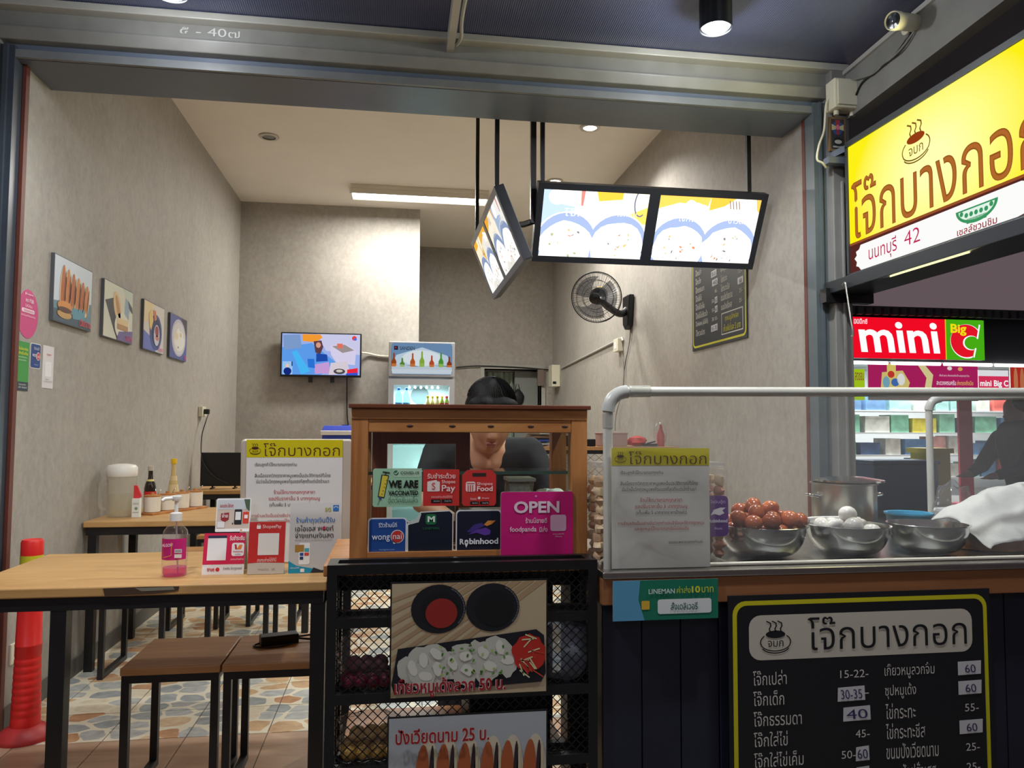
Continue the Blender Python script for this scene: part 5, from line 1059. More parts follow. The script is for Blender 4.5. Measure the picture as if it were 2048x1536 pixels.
t, q = sticker(846, 939, 918, 1012, 72, 73, 'wallet_pay_sticker', 'square red wallet payment sticker on display case', 1.5)
R_ = (206, 52, 48); q.rr(0, 0, 72, 73, 1.5, R_, 1).tx('รับชำระด้วย', 8, 7, 64, 18, (250, 232, 228), .008).rr(8, 24, 33, 44, 2, (246, 226, 222), 3).pg([(9, 24), (26, 21), (28, 24)], (246, 226, 222), 3).tx('S', 17, 26.5, 24, 40, R_, 0).tx('Shopee', 37, 21, 64, 30, (250, 232, 228)).tx('Pay', 37, 31, 64, 48, (250, 232, 228), .01).tx('สแกนชำระเงินได้ที่นี่', 16, 52, 58, 57, (246, 206, 200)).rr(16, 60, 35, 67, 1, (30, 26, 30), 3).rr(37, 60, 58, 67, 1, (30, 26, 30), 3).tx('App Store', 21, 62, 33, 65, (230, 230, 230)).tx('Google Play', 43, 62, 56, 65, (230, 230, 230))
q.build('sticker_print', t)
SH = [(10, 0), (58, 0), (67, 10), (67, 66), (63, 71), (4, 71), (0, 66), (0, 10)]
t, q = sticker(924, 940, 992, 1012, 67, 71, 'food_bag_sticker', 'red bag shaped food delivery sticker on display case', pts=SH)
q.pg(SH, R_, 1).r(20, 6, 47, 13, (50, 38, 34), 2).rr(7, 23, 26, 43, 4, (246, 226, 222), 3).r(9, 26, 24, 27.5, R_, 4)
for x_ in (11, 15.4, 19.8): q.st([(x_ + .8, 30), (x_ + .8, 43)], 1.8, R_, 4)
q.tx('Shopee', 29, 24, 60, 32, (250, 232, 228)).tx('Food', 29, 32, 60, 42, (250, 232, 228), .02).tx('สั่งบนแอป', 16, 54, 28, 59, (246, 220, 214)).rr(31, 53, 36, 58, 1, (246, 226, 222), 3).tx('Shopee', 39, 54, 53, 58, (246, 220, 214)).rr(16, 62, 33, 68, 1, (30, 26, 30), 3).rr(35, 62, 53, 68, 1, (30, 26, 30), 3).tx('App Store', 20, 64, 31, 67, (230, 230, 230)).tx('Google Play', 40, 64, 52, 67, (230, 230, 230))
q.build('sticker_print', t)
t, q = sticker(735, 1036, 813, 1113, 78, 77, 'blue_review_sticker', 'blue review site sticker with red bubble on display case', 7)
q.rr(0, 0, 78, 77, 7, (226, 230, 234), .6).rr(2.5, 2.5, 75.5, 74.5, 6, (28, 76, 150), 1).tx('รีวิวร้านนี้ที่', 21, 9, 58, 19, (230, 240, 250), .01).tx('wong', 8, 35, 44, 48, (240, 244, 250), .005).e(59, 38, 13.5, 13.5, (230, 236, 240), 3).pg([(48, 44), (52, 53), (60, 50)], (230, 236, 240), 3).e(59, 38, 12, 12, (206, 56, 56), 4).tx('nai', 50, 32, 68, 43, (246, 236, 236), .005).tx('wongnai.com', 23, 62, 54, 66, (150, 190, 230))
q.build('sticker_print', t)
SQ = [(27, 3), (88, 0), (95, 6), (95, 88), (88, 95), (8, 95), (1, 88), (0, 28), (3, 23), (18, 18)]
t, q = sticker(813, 1021, 907, 1116, 96, 96, 'peeling_delivery_sticker', 'dark navy delivery sticker with peeling corner on display case', pts=SQ)
q.pg(SQ, (226, 230, 226), .6).pg([(28, 5), (87, 2.5), (93, 8), (93, 87), (87, 93), (9, 93), (3, 87), (2.5, 30), (20, 22)], (12, 24, 42), 1).pg([(3, 23), (18, 18), (27, 3), (29, 8), (24, 24), (8, 28)], (206, 214, 206), 3)
q.rr(38, 8, 60, 29, 5, (24, 120, 70), 3).tx('M', 42, 12, 57, 24, (230, 246, 236), .04).tx('LINEMAN', 33, 34, 66, 39, (24, 100, 60), .01)
q.build('sticker_print', t)
t, q = sticker(911, 1020, 1003, 1115, 92, 95, 'feather_delivery_sticker', 'dark navy delivery sticker with purple feather on display case', 8)
q.rr(0, 0, 92, 95, 8, (226, 230, 232), .6).rr(2.5, 2.5, 89.5, 92.5, 7, (14, 22, 44), 1).pg([(22, 44), (36, 30), (52, 26), (58, 32), (46, 38), (34, 46)], (66, 50, 130), 2).pg([(24, 50), (42, 40), (60, 36), (70, 42), (68, 50), (58, 52), (42, 46)], (96, 60, 160), 3).pg([(56, 30), (64, 22), (80, 22), (72, 29), (62, 33)], (220, 140, 60), 4)
q.tx('R', 8, 58, 17, 69, (240, 242, 246), .03).pg([(21, 76), (17.5, 66), (18, 61), (21.5, 59.5), (25, 61), (25.5, 66)], (240, 242, 246), 5).e(21.5, 65, 1.6, 1.6, (14, 22, 44), 6).tx('binhood', 27, 57, 85, 69, (240, 242, 246), .03)
q.build('sticker_print', t)
t, q = sticker(1001, 984, 1146, 1122, 145, 138, 'open_sign', 'magenta OPEN sign of food delivery on display case', 5, thick=.003, Y=KY0 - .004)
MG = (206, 24, 120); q.rr(0, 0, 145, 138, 5, MG, 1).tx('OPEN', 26, 19, 117, 43, (236, 214, 226), .03).e(70, 9, 2, 2, (226, 150, 190), 3).tx('ร้านนี้ขายดี', 49, 52, 92, 63, (240, 220, 230), .008).tx('foodpanda', 18, 70, 71, 83, (240, 220, 230), .012).tx('มีส่ง', 77, 70, 93, 81, (240, 220, 230), .008).rr(99, 47, 131, 80, 5, (226, 180, 204), 3).tx('สแกนเพื่อสั่ง', 104, 84, 127, 87, (240, 210, 226)).tx('ที่นี่เลย', 109, 89, 122, 92, (240, 210, 226))
q.build('sign_print', t)

# ================================================================== RIGHT COUNTER
CX0, CX1, CYF, CYB, CZ = .548, 2.80, 2.0, 2.68, .851
t = counter = thing('food_counter', ((CX0 + CX1) / 2, 2.33, 0), 'dark panelled food counter with brown wooden edge', 'counter')
MB().box(CX0, CYF, CZ - .018, CX1, CYB, CZ).build('steel_top', STEELB, t, bevel=.003)
MB().box(CX0, CYF + .006, CZ - .088, CX1, CYF + .03, CZ - .018).build('wooden_apron', wood('counter_edge', (128, 82, 50), (156, 104, 66), 'X', 6), t, bevel=.003); MB().box(CX0, CYF + .03, CZ - .088, CX0 + .024, CYB, CZ - .018).build('apron_end', MATS['counter_edge'], t)
NAVY = mat('navy_panel', (26, 31, 48), .45, n=.15, ns=10)
MB().box(CX0 + .03, CYF + .06, 0, CX1, CYB - .02, CZ - .088).build('carcass', NAVY, t)
x = CX0 + .012
while x < CX1 - .05: MB().box(x, CYF + .045, .02, x + .107, CYF + .06, CZ - .088).build('front_board', NAVY, t, bevel=.002); x += .11
a = aY(1448, 1200, CYF + .028); c_ = aY(1965, 1182, CYF + .028)
menu_board(Panel((a.x, CYF + .002, .09), (1, 0, 0), (0, 0, 1), c_.x - a.x, .69, 517, 460), 'counter_menu_board', 'large black menu board with yellow border on food counter', .004)
ax_ = aY(1226, 1243, CYF); bx_ = aY(1436, 1165, CYF)
q = Panel((ax_.x, CYF + .001, ax_.z), (1, 0, 0), (.0, 0, 1), bx_.x - ax_.x, .105, 210, 82)
t = thing('delivery_fee_sticker', q.base(), 'green delivery fee sticker with white panel on counter edge', 'sticker'); q.slab(.001, PAPER, 'sticker_sheet', t)
q.r(0, 0, 210, 82, (20, 120, 92), 1).pg([(0, 0), (54, 0), (50, 40), (62, 82), (0, 82)], (90, 160, 196), 2).rr(56, 42, 72, 60, 2, (220, 180, 60), 3).tx('LINEMAN', 70, 18, 122, 28, (226, 236, 232), .01).tx('ค่าส่ง', 126, 14, 154, 28, (206, 206, 60), .01).tx('10', 156, 14, 173, 28, (226, 220, 60), .03).tx('บาท', 176, 16, 200, 28, (206, 206, 60), .01).rr(88, 40, 196, 70, 5, (226, 234, 232), 3).tx('สั่งเดลิเวอรี', 114, 46, 168, 62, (20, 90, 76), .01)
q.build('sticker_print', t)
# pvc frames with film
t = thing('pvc_screen_frame', (CX0 + .03, 2.055, CZ), 'white pvc pipe frame with clear film along counter front', 'screen')
fx, fz = CX0 + .030, 1.333; YP = 2.055
def elbow(c, d1_, d2_, r_, R_): return [V3(c) + V3(d1_) * R_] + [V3(c) + V3(d1_) * R_ * (1 - math.sin(a)) + V3(d2_) * R_ * (1 - math.cos(a)) for a in (.26, .52, .78, 1.05, 1.31, 1.57)]
MB().tube([(fx, YP, CZ), (fx, YP, fz - .03)], .0135, 14).build('upright', PVC, t, smooth=True)
MB().tube([(fx + .03, YP, fz), (CX1 - .02, YP, fz + .022)], .0135, 14).build('top_pipe', PVC, t, smooth=True)
MB().tube(elbow((fx, YP, fz), (0, 0, -1), (1, 0, 0), 0, .055), .0185, 14).build('elbow', mat('pvc_elbow', (196, 198, 192), .3), t, smooth=True)
MB().tube([(fx, YP, fz - .06), (fx, YP, fz - .10)], .0155, 14).build('wrap_tape', clear('tape', (236, 236, 230), haze=.35, bump=.8, bs=60), t, smooth=True)
MB().tube([(fx + .0, YP, CZ + .005), (CX1 - .02, YP, CZ + .006)], .006, 8).build('base_rail', mat('rail_white', (226, 222, 206), .35), t, smooth=True)
MB().tube([(fx + .06, YP, fz + .001), (fx + .12, YP, fz + .002)], .0165, 14).build('wrap_tape', MATS['tape'], t, smooth=True)
def film(u, v): return V3((fx + u * (CX1 - .02 - fx), YP + .0145 + .004 * math.sin(u * 23 + v * 3) * v * (1 - v) * 3, CZ + .012 + v * (fz - CZ - .02)))
MB().grid(film, 60, 10).build('film_sheet', FILM, t, smooth=True)
t = thing('rear_pvc_frame', (2.0, 2.64, CZ), 'white pvc pipe frame with clear film at back of counter', 'screen')
gx, gz, gy = aY(1857, 800, 2.64).x, aY(1870, 797, 2.64).z, 2.64
MB().tube([(gx, gy, CZ), (gx, gy, gz - .03)], .0125, 12).build('upright', PVC, t, smooth=True); MB().tube([(gx + .02, gy, gz), (2.72, gy - .12, gz + .02)], .0125, 12).build('top_pipe', PVC, t, smooth=True); MB().tube(elbow((gx, gy, gz), (0, 0, -1), (1, -.1, 0), 0, .045), .016, 12).build('elbow', MATS['pvc_elbow'], t, smooth=True)
MB().grid(lambda u, v: V3((gx + u * (2.72 - gx), gy - .1 * u + .015 + .006 * math.sin(u * 18 + v * 5), CZ + .01 + v * (gz - CZ - .02))), 30, 8).build('film_sheet', FILM, t, smooth=True)
# notice in a plastic pocket on the front film
a = aY(1224, 1138, 2.033); b_ = aY(1421, 1138, 2.033); c = aY(1224, 896, 2.033)
t, q = notice((a.x, 2.035, a.z), b_.x - a.x, c.z - a.z, 'pocket_notice', 'price rise notice in clear pocket on counter film')
MB().grid(lambda u, v: V3((a.x - .012 + u * (b_.x - a.x + .026), 2.028 - .005 * math.sin(u * 3.1) * math.sin(v * 3.1) - .003 * math.sin(u * 7 + v * 9), a.z - .008 + v * (c.z - a.z + .016))), 24, 24).build('plastic_pocket', clear('pocket_film', (250, 250, 246), haze=.10, hc=(216, 216, 206), rough=.18, bump=.6, bs=9), t, smooth=True)
# clear jars of crackling behind the notice
CRK = [mat('crackling_%d' % k, c_, .45, n=.15, ns=40, bump=.5, bs=60) for k, c_ in enumerate(((214, 176, 140), (226, 200, 160), (200, 140, 120)))]
for (xa, xb), lb, pk in (((1186, 1318), 'clear jar of cream pork crackling beside pipe upright', 0), ((1322, 1456), 'clear jar of pinkish pork crackling with purple sticker', 2)):
    A = aY(xa, 1140, 2.115); B = aY(xb, 1140, 2.115); zt_ = aY(xa, 935, 2.115).z
    t = thing('crackling_jar', ((A.x + B.x) / 2, 2.165, CZ), lb, 'jar'); A.x += .002
    rnd = random.Random(pk + 1)
    nx = 5
    for i in range(nx):
        for j in range(10):
            for k in range(2):
                r_ = .017; zz = CZ + .022 + j * .026
                if zz > zt_ - .02: continue
                MB().ball((A.x + .022 + i * (B.x - A.x - .044) / (nx - 1) + rnd.uniform(-.004, .004), 2.13 + k * .07 + rnd.uniform(-.004, .004), zz), r_ * rnd.uniform(.9, 1.15), r_, r_ * rnd.uniform(.8, 1.0), 8, wob=.5, seed=i * 31 + j * 7 + k).build('crackling', CRK[(i + j + k) % 2 if pk == 0 else (2 if (i + j) % 3 else 1)], t, smooth=True)
    MB().box(A.x, 2.105, CZ + .0005, B.x, 2.225, zt_).build('jar_body', clear('jar_clear', (253, 253, 253), haze=.04, rough=.06, bump=.2, bs=14), t, bevel=.008)
    MB().box(A.x + .004, 2.109, zt_, B.x - .004, 2.221, zt_ + .014).build('jar_lid', clear('lid_clear', (240, 240, 240), haze=.25), t, bevel=.005)
    if pk == 2:
        q = Panel((B.x - .068, 2.1045, CZ + .075), (1, 0, 0), (0, 0, 1), .066, .115, 66, 115); q.rr(0, 0, 66, 115, 14, (92, 40, 130), 1).tx('โรบินฮู้ด', 12, 12, 56, 24, (220, 200, 236)).pg([(12, 56), (22, 40), (42, 34), (58, 34), (48, 42), (54, 50), (40, 56), (24, 52)], (236, 232, 240), 2).tx('Robinhood', 6, 66, 62, 76, (240, 236, 246), .02).tx('สั่งเลย', 22, 88, 46, 96, (220, 200, 236)); q.build('jar_sticker', t)

# ------------------------------------------------------------------ bowls, eggs, pot and the rest on the counter
def bowl(name, X, Y, R_, H_, label):
    o = V3((X, Y, CZ + .0005))
    pr = [(.001, .001), (R_ * .42, 0), (R_ * .50, .004)] + [(R_ * (.50 + .48 * math.sin(k / 8 * 1.57)), .004 + H_ * (1 - math.cos(k / 8 * 1.57)) * .96) for k in range(1, 9)] + [(R_ * 1.03, H_), (R_ * 1.03, H_ + .002), (R_ * .985, H_ + .001)] + [(R_ * (.49 + .48 * math.sin(k / 8 * 1.57)), .007 + H_ * (1 - math.cos(k / 8 * 1.57)) * .95) for k in range(8, 0, -1)] + [(.001, .006)]
    return tag(MB().lathe(pr, o, 40).build(name, STEEL, smooth=True), label, 'bowl')
B1, B2, B3 = (1.098, 2.205), (1.378, 2.205), (1.65, 2.205)
bowl('steel_bowl', *B1, .130, .092, 'steel bowl heaped with brown stewed eggs')
bowl('steel_bowl', *B2, .121, .088, 'steel bowl holding plain white eggs')
bowl('steel_bowl', *B3, .116, .087, 'steel bowl of clear water beside white cloth')
tag(MB().lathe([(.001, .055), (.1, .055), (.1, .056), (.001, .056)], (B3[0], B3[1], CZ), 30).build('water_surface', mat('blue_water', (110, 160, 176), .05)), 'bluish water standing in the third steel bowl', 'water')
def egg_mat(nm, cols):
    mt, tt, out = nt(nm); bb = tt.nodes.new('ShaderNodeBsdfPrincipled'); tt.links.new(bb.outputs[0], out.inputs[0]); bb.inputs['Roughness'].default_value = .22
    oi = tt.nodes.new('ShaderNodeObjectInfo'); rp = tt.nodes.new('ShaderNodeValToRGB'); e_ = rp.color_ramp.elements; e_[0].color = lin(cols[0]); e_[1].color = lin(cols[1])
    tt.links.new(oi.outputs['Random'], rp.inputs[0]); tt.links.new(rp.outputs[0], bb.inputs['Base Color']); return mt
def egg(name, m_, r_, pos, label, grp, rnd, first={}):
    if name not in first:
        b = MB().ball((0, 0, 0), r_, r_, r_ * 1.15, 18)
        for v in b.v: v.x *= 1 - v.z * 2.2; v.y *= 1 - v.z * 2.2
        o = b.build(name, m_, smooth=True, origin=(0, 0, 0)); first[name] = o
    else: o = first[name].copy(); C.objects.link(o)
    o.location = pos; o.rotation_euler = (rnd.uniform(1.1, 2.0), rnd.uniform(-.5, .5), rnd.uniform(0, 6.28)); tag(o, label, 'egg', grp)
rnd = random.Random(4); BE = egg_mat('stewed_egg', ((142, 64, 34), (208, 112, 64))); WE = egg_mat('white_egg', ((222, 218, 208), (238, 236, 230)))
def settle(X, Y, R_, H_, n_, d_, seed):
    """drop n spheres of diameter d into the bowl and let them push apart"""
    rr = random.Random(seed); P_ = []
    for k in range(n_):
        f_ = k / n_; a = k * 2.39996; r_ = R_ * .62 * math.sqrt(rr.random()) * (1.05 - .5 * f_); P_.append(V3((r_ * math.cos(a), r_ * math.sin(a), .05 + f_ * .17)))
    wall = [(R_ * (.47 + .48 * math.sin(k / 10 * 1.57)), .008 + H_ * (1 - math.cos(k / 10 * 1.57)) * .95) for k in range(11)]
    h_ = d_ * .53
    for it in range(260):
        for p_ in P_: p_.x *= .997; p_.y *= .997; p_.z -= .0012 if it < 220 else 0
        for q_ in range(4):
            for i in range(n_):
                for j in range(i):
                    e_ = P_[i] - P_[j]; l_ = e_.length
                    if 1e-6 < l_ < d_: e_ *= (d_ - l_) / l_ * .5; P_[i] += e_; P_[j] -= e_
            for p_ in P_:
                p_.z = max(p_.z, .008 + h_)
                for wr, wz in wall:
                    hr = math.hypot(p_.x, p_.y) or 1e-6; dr = hr - wr; dz = p_.z - wz; l_ = math.hypot(dr, dz)
                    if l_ < h_ or (p_.z < H_ and abs(dz) < .006 and dr > -h_):
                        if p_.z < H_: nr = wr - math.sqrt(max(h_ * h_ - dz * dz, 0))
                        else: nr = min(hr, wr - math.sqrt(max(h_ * h_ - dz * dz, 0)) * .6)
                        if hr > nr: p_.x *= nr / hr; p_.y *= nr / hr
    return [V3((X, Y, CZ)) + p_ for p_ in P_]
LB = 'brown stewed egg in heap on steel bowl'
for p_ in settle(B1[0], B1[1], .130, .092, 47, .050, 3): egg('brown_egg', BE, .0235, p_, LB, 'stewed eggs in the bowl', rnd)
for p_ in settle(B2[0], B2[1], .121, .088, 17, .054, 8): egg('white_egg', WE, .0252, p_, 'plain white egg in second steel bowl', 'white eggs in the bowl', rnd)
# stock pot behind
po = V3((aY(1688, 1000, 2.50).x, 2.50, CZ + .0005))
t = thing('stock_pot', po, 'tall steel stock pot behind bowls on counter', 'pot')
MB().lathe([(.001, .002), (.103, 0), (.106, .005), (.106, .19), (.112, .193), (.112, .196), (.104, .196), (.103, .01), (.001, .008)], po, 36).build('pot_body', STEELB, t, smooth=True)
for s_ in (-1, 1): MB().tube(smooth_path([po + V3((s_ * .104, -.02, .15)), po + V3((s_ * .135, -.015, .155)), po + V3((s_ * .135, .015, .155)), po + V3((s_ * .104, .02, .15))]), .005, 8).build('handle', STEEL, t, smooth=True)
MB().lathe([(.115, .2), (.115, .206), (.05, .216), (.001, .218)], po + V3((.02, 0, 0)), 30).build('lid', STEEL, t, smooth=True)
ft = MB().lathe([(.001, 0), (.07, 0), (.085, .082), (.092, .086), (.092, .092), (.08, .09), (.066, .01), (.001, .008)], (0, 0, 0), 30)
for v in ft.v: v.y *= .42
fo = V3((aY(1668, 1050, 2.362).x, 2.362, CZ + .0005)); ft.v = [v + fo for v in ft.v]
solid('foam_tray', ft, WHITE, 'deep white oval tray behind white eggs', 'tray', smooth=True)
solid('white_plate', MB().lathe([(.001, .0), (.06, 0), (.09, .05), (.10, .07), (.097, .07), (.06, .01), (.001, .008)], (aY(1452, 1050, 2.46).x + .01, 2.48, CZ + .0005), 30), WHITE, 'white plastic bowl between jar and brown eggs', 'bowl', smooth=True)
bo = V3((aY(1818, 1050, 2.55).x, 2.55, CZ + .0005))
solid('blue_basin', MB().lathe([(.001, .002), (.062, 0), (.066, .004), (.075, .075), (.082, .078), (.082, .084), (.07, .082), (.06, .01), (.001, .008)], bo, 30), mat('basin_blue', (60, 160, 196), .35), 'light blue plastic basin behind third bowl', 'basin', smooth=True)
t = thing('chopping_block', (1.90, 2.27, CZ), 'round wooden chopping block under white cloth', 'block')
kb = V3((1.90, 2.27, CZ + .0005)); MB().lathe([(.10, 0), (.115, .004), (.115, .055), (.10, .058), (.001, .058)], kb, 30).build('wood_block', TEAK, t, smooth=True); MB().lathe([(.05, .06), (.06, .065), (.055, .085), (.001, .09)], kb + V3((-.02, .0, 0)), 20).build('dark_pestle_bowl', mat('dark_stone', (54, 48, 42), .5), t, smooth=True)
def cloth(u, v):
    X_ = 1.735 + u * .42; x_ = X_; y_ = 2.05 + v * .30
    d = math.hypot((x_ - 1.93) / .24, (y_ - 2.24) / .17)
    h_ = .185 * math.exp(-d * d * 1.1) + .075 * math.exp(-((x_ - 2.12) / .14) ** 2)
    h_ += .014 * noise.noise(V3((x_ * 14, y_ * 10, 2))) + .008 * noise.noise(V3((x_ * 34, y_ * 22, 5)))
    x_ += .02 * noise.noise(V3((u * 5, v * 5, 1)))
    return V3((x_ + .045, y_ + .06 - .03 * math.exp(-d) + .01 * math.sin(u * 20), CZ + .004 + max(0, h_)))
sd = MB().grid(cloth, 48, 32).build('white_cloth', mat('cloth_white', (206, 206, 200), .85, n=.06, ns=12, bump=.3, bs=90), smooth=True)
tag(sd, 'crumpled white cloth draped over chopping block', 'cloth')
md = sd.modifiers.new('thick', 'SOLIDIFY'); md.thickness = .003
t = thing('plastic_bag', (aY(1895, 980, 2.45).x, 2.46, CZ), 'clear plastic bag of white goods by rear pipe frame', 'bag')
pb = V3((aY(1903, 980, 2.52).x + .02, 2.54, CZ + .0005))
MB().prism([pb + V3((-.06, -.03, 0)), pb + V3((.06, -.03, 0)), pb + V3((.066, -.03, .10)), pb + V3((-.066, -.03, .10))], (0, .06, 0)).build('goods', mat('goods_white', (214, 214, 210), .7), t, bevel=.012)
MB().ball(pb + V3((0, 0, .095)), .075, .05, .095, 18, wob=.4, seed=12).build('bag_skin', BAGM, t, smooth=True)

# ================================================================== YELLOW PROJECTING SIGN
SX0 = 2.05; SYF = 3.215; SZ0 = 1.938; SH_ = .597; SW_ = 1.10
t = thing('shop_sign', (SX0 + .05, SYF - SW_ / 2, SZ0), 'lit yellow shop sign with brown Thai lettering projecting over the street', 'sign')
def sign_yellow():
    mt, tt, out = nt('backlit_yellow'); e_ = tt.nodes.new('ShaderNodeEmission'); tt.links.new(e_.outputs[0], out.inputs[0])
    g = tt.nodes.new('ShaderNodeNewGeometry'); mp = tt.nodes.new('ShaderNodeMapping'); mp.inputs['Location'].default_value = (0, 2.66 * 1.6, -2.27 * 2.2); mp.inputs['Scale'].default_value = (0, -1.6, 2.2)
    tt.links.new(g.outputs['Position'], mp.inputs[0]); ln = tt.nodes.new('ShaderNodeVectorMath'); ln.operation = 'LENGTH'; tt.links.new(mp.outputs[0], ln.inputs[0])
    rp = tt.nodes.new('ShaderNodeValToRGB'); rp.color_ramp.elements[0].color = lin((252, 250, 170)); rp.color_ramp.elements[1].color = lin((238, 226, 20)); rp.color_ramp.elements[0].position = .15; rp.color_ramp.elements[1].position = .85  # paler centre: the backlight's hot spot painted into the emission colour
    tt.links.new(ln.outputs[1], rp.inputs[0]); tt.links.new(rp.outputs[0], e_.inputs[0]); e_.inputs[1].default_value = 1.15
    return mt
q = Panel((SX0, SYF, SZ0), (0, -1, 0), (0, 0, 1), SW_, SH_, 184, 100, em=1.0)
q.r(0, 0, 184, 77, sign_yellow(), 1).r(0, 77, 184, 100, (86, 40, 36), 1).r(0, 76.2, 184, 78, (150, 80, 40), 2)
cl = [(14, 99), (11, 96), (8, 95), (9, 92), (6, 89), (9, 87), (8, 84), (12, 83), (14, 80), (20, 80), (164, 79.5), (168, 81), (170, 83), (174, 84), (173, 87), (177, 89), (173, 91), (174, 94), (169, 95), (167, 98), (160, 99)]
q.pg(cl, (252, 252, 250), 3)
BR = (150, 84, 30); q.tx(NAME, 4, 30, 181, 74.5, BR, .004, 5).tx(NAME, 4.6, 30.6, 180.4, 74, (176, 104, 44), -.014, 6)
bowl_logo(q, 78, 26, 30, (120, 84, 20), (150, 60, 20), 5); q.tx('TM', 171, 22, 179, 27, (120, 90, 30))
q.tx('นนทบุรี', 24, 83, 56, 97, (190, 30, 80), 0).tx('42', 64, 83, 80, 93, (190, 30, 80), -.01)
q.e(130, 83.5, 17, 10, (60, 150, 96), 4, n=24, a0=0, a1=180).e(130, 84.5, 14.5, 7, (226, 244, 232), 5, n=20, a0=0, a1=180).r(122, 90, 138, 93, (60, 150, 96), 5)
for k in range(7): q.e(118 + k * 4, 86 + (1.6 if 0 < k < 6 else 0), 1.5, 1.5, (60, 150, 96), 6)
q.tx('เชลล์ชวนชิม', 114, 94, 146, 98.6, (150, 30, 40), .01, 7)
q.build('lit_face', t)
MB().box(SX0 + .004, SYF - SW_, SZ0, SX0 + .12, SYF, SZ0 + SH_).build('box_body', DARKJ, t)
for y0, y1, z0, z1 in ((SYF - SW_ - .012, SYF + .012, SZ0 - .016, SZ0 + .004), (SYF - SW_ - .012, SYF + .012, SZ0 + SH_ - .004, SZ0 + SH_ + .022), (SYF - .002, SYF + .014, SZ0, SZ0 + SH_), (SYF - SW_ - .014, SYF - SW_ + .002, SZ0, SZ0 + SH_)):
    MB().box(SX0 - .008, y0, z0, SX0 + .125, y1, z1).build('edge_trim', mat('sign_trim', (58, 62, 64), .45), t)
MB().box(SX0 - .06, SYF - SW_ - .1, SZ0 - .075, SX0 + .14, SYF + .12, SZ0 - .018).build('support_beam', mat('beam_black', (34, 38, 44), .4), t, bevel=.003)
MB().box(SX0 - .08, SYF + .07, SZ0 - .115, SX0 + .16, SYF + .12, SZ0 - .05).build('wall_bracket', BLACK, t); MB().prism([(XR + .03, 3.26, 2.50), (SX0 + .02, 3.22, 2.53), (SX0 + .02, 3.22, 2.56), (XR + .03, 3.26, 2.53)], (0, .03, 0)).box(XR + .0, 3.25, 2.47, XR + .18, 3.30, 2.50).build('upper_bracket', SLATE, t)
light('shop_sign_glow', 'AREA', (SX0 - .03, SYF - SW_ / 2, SZ0 + .34), 9, (1, .95, .5), 1.0, .45, rot=(0, math.radians(90), 0))
a = aY(1683, 570, 3.15); tag(MB().tube(smooth_path([aX(1685, 570, SX0 - .07), aX(1690, 565, SX0 - .075), aX(1693, 580, SX0 - .075), aX(1702, 640, SX0 - .075), aX(1707, 668, SX0 - .07), aX(1703, 672, SX0 - .07)]), .004, 6).build('wire_hook', STEELB, smooth=True), 'bent wire hook hanging from sign support beam', 'hook')
# column fittings: junction box, small plaque, camera, cables
a = aY(1658, 222, 3.27); b_ = aY(1712, 168, 3.27)
t = thing('junction_box', ((a.x + b_.x) / 2, 3.28, a.z), 'cream junction box at top of right column', 'junction box')
MB().box(a.x, 3.22, a.z, b_.x, 3.298, b_.z).build('box_body', CREAM, t, bevel=.006); MB().box(a.x + .012, 3.212, a.z + .012, b_.x - .004, 3.22, b_.z - .01).build('cover', CREAM, t, bevel=.003)
for x_ in (a.x + .03, b_.x - .03): MB().lathe([(.012, 0), (.012, .02), (.008, .025)], (x_, 3.26, a.z - .022), 10).build('cable_gland', CREAM, t)
a = aY(1659, 302, 3.285); b_ = aY(1690, 236, 3.285)
q = Panel((a.x, 3.282, a.z), (1, 0, 0), (0, 0, 1), b_.x - a.x, b_.z - a.z, 31, 66); t = thing('framed_plaque', q.base(), 'small wooden framed colourful plaque on right column', 'plaque')
q.slab(.015, wood('plaque_frame', (120, 96, 66), (146, 118, 84), 'Z', 14), 'frame', t); q.r(3, 4, 28, 62, (60, 62, 66), 1).pg([(15, 8), (25, 12), (27, 24), (20, 34), (10, 34), (5, 24), (7, 12)], (56, 90, 150), 2).pg([(11, 6), (20, 6), (18, 34), (13, 34)], (170, 60, 70), 3).pg([(4, 14), (12, 18), (12, 24), (4, 26)], (206, 200, 150), 4).pg([(27, 14), (19, 18), (19, 24), (27, 26)], (206, 200, 150), 4).e(15.5, 20, 3.6, 5, (230, 130, 150), 5).e(16, 48, 9, 9, (40, 42, 44), 3).e(16, 48, 7, 4, (200, 196, 186), 4).r(6, 56, 26, 59, (190, 186, 170), 3)
q.build('plaque_print', t)
cc = aX(1812, 44, 2.04)
t = thing('security_camera', cc, 'cream bullet security camera on canopy rafter', 'camera')
cd = (aX(1765, 52, 2.0) - aX(1845, 28, 2.07)); cd = V3((-.90, -.36, -.20)).normalized()
MB().lathe([(.030, -.075), (.034, -.07), (.034, .06), (.037, .062), (.037, .09), (.034, .095), (.031, .088)], cc, 24, ax=cd, closed=True).build('body', CREAM, t, smooth=True); MB().lathe([(.033, .087), (.001, .089)], cc, 24, ax=cd, closed=True).build('lens_face', mat('lens_dark', (30, 34, 38), .1), t); MB().lathe([(.012, .0885), (.014, .09), (.001, .093)], cc, 16, ax=cd).build('lens', mat('lens_glass', (60, 66, 74), .05), t, smooth=True)
rb = cc - cd * .07
MB().tube(smooth_path([rb, rb + V3((.035, .02, .0)), V3((2.092, rb.y + .045, rb.z + .005))]), .011, 10).build('arm', CREAM, t, smooth=True); MB().lathe([(.03, 0), (.03, .008), (.016, .014)], (2.098, rb.y + .045, rb.z + .005), 18, ax=(-1, 0, 0)).build('mount_plate', CREAM, t, smooth=True)
wire('camera_cable', [rb, aX(1815, 75, 2.085), aX(1790, 110, 2.09), aX(1755, 140, 2.092), aX(1725, 165, 2.095), aX(1712, 190, 2.095)], .005, BLKP, 'black cable looping from camera along rafter to junction box')
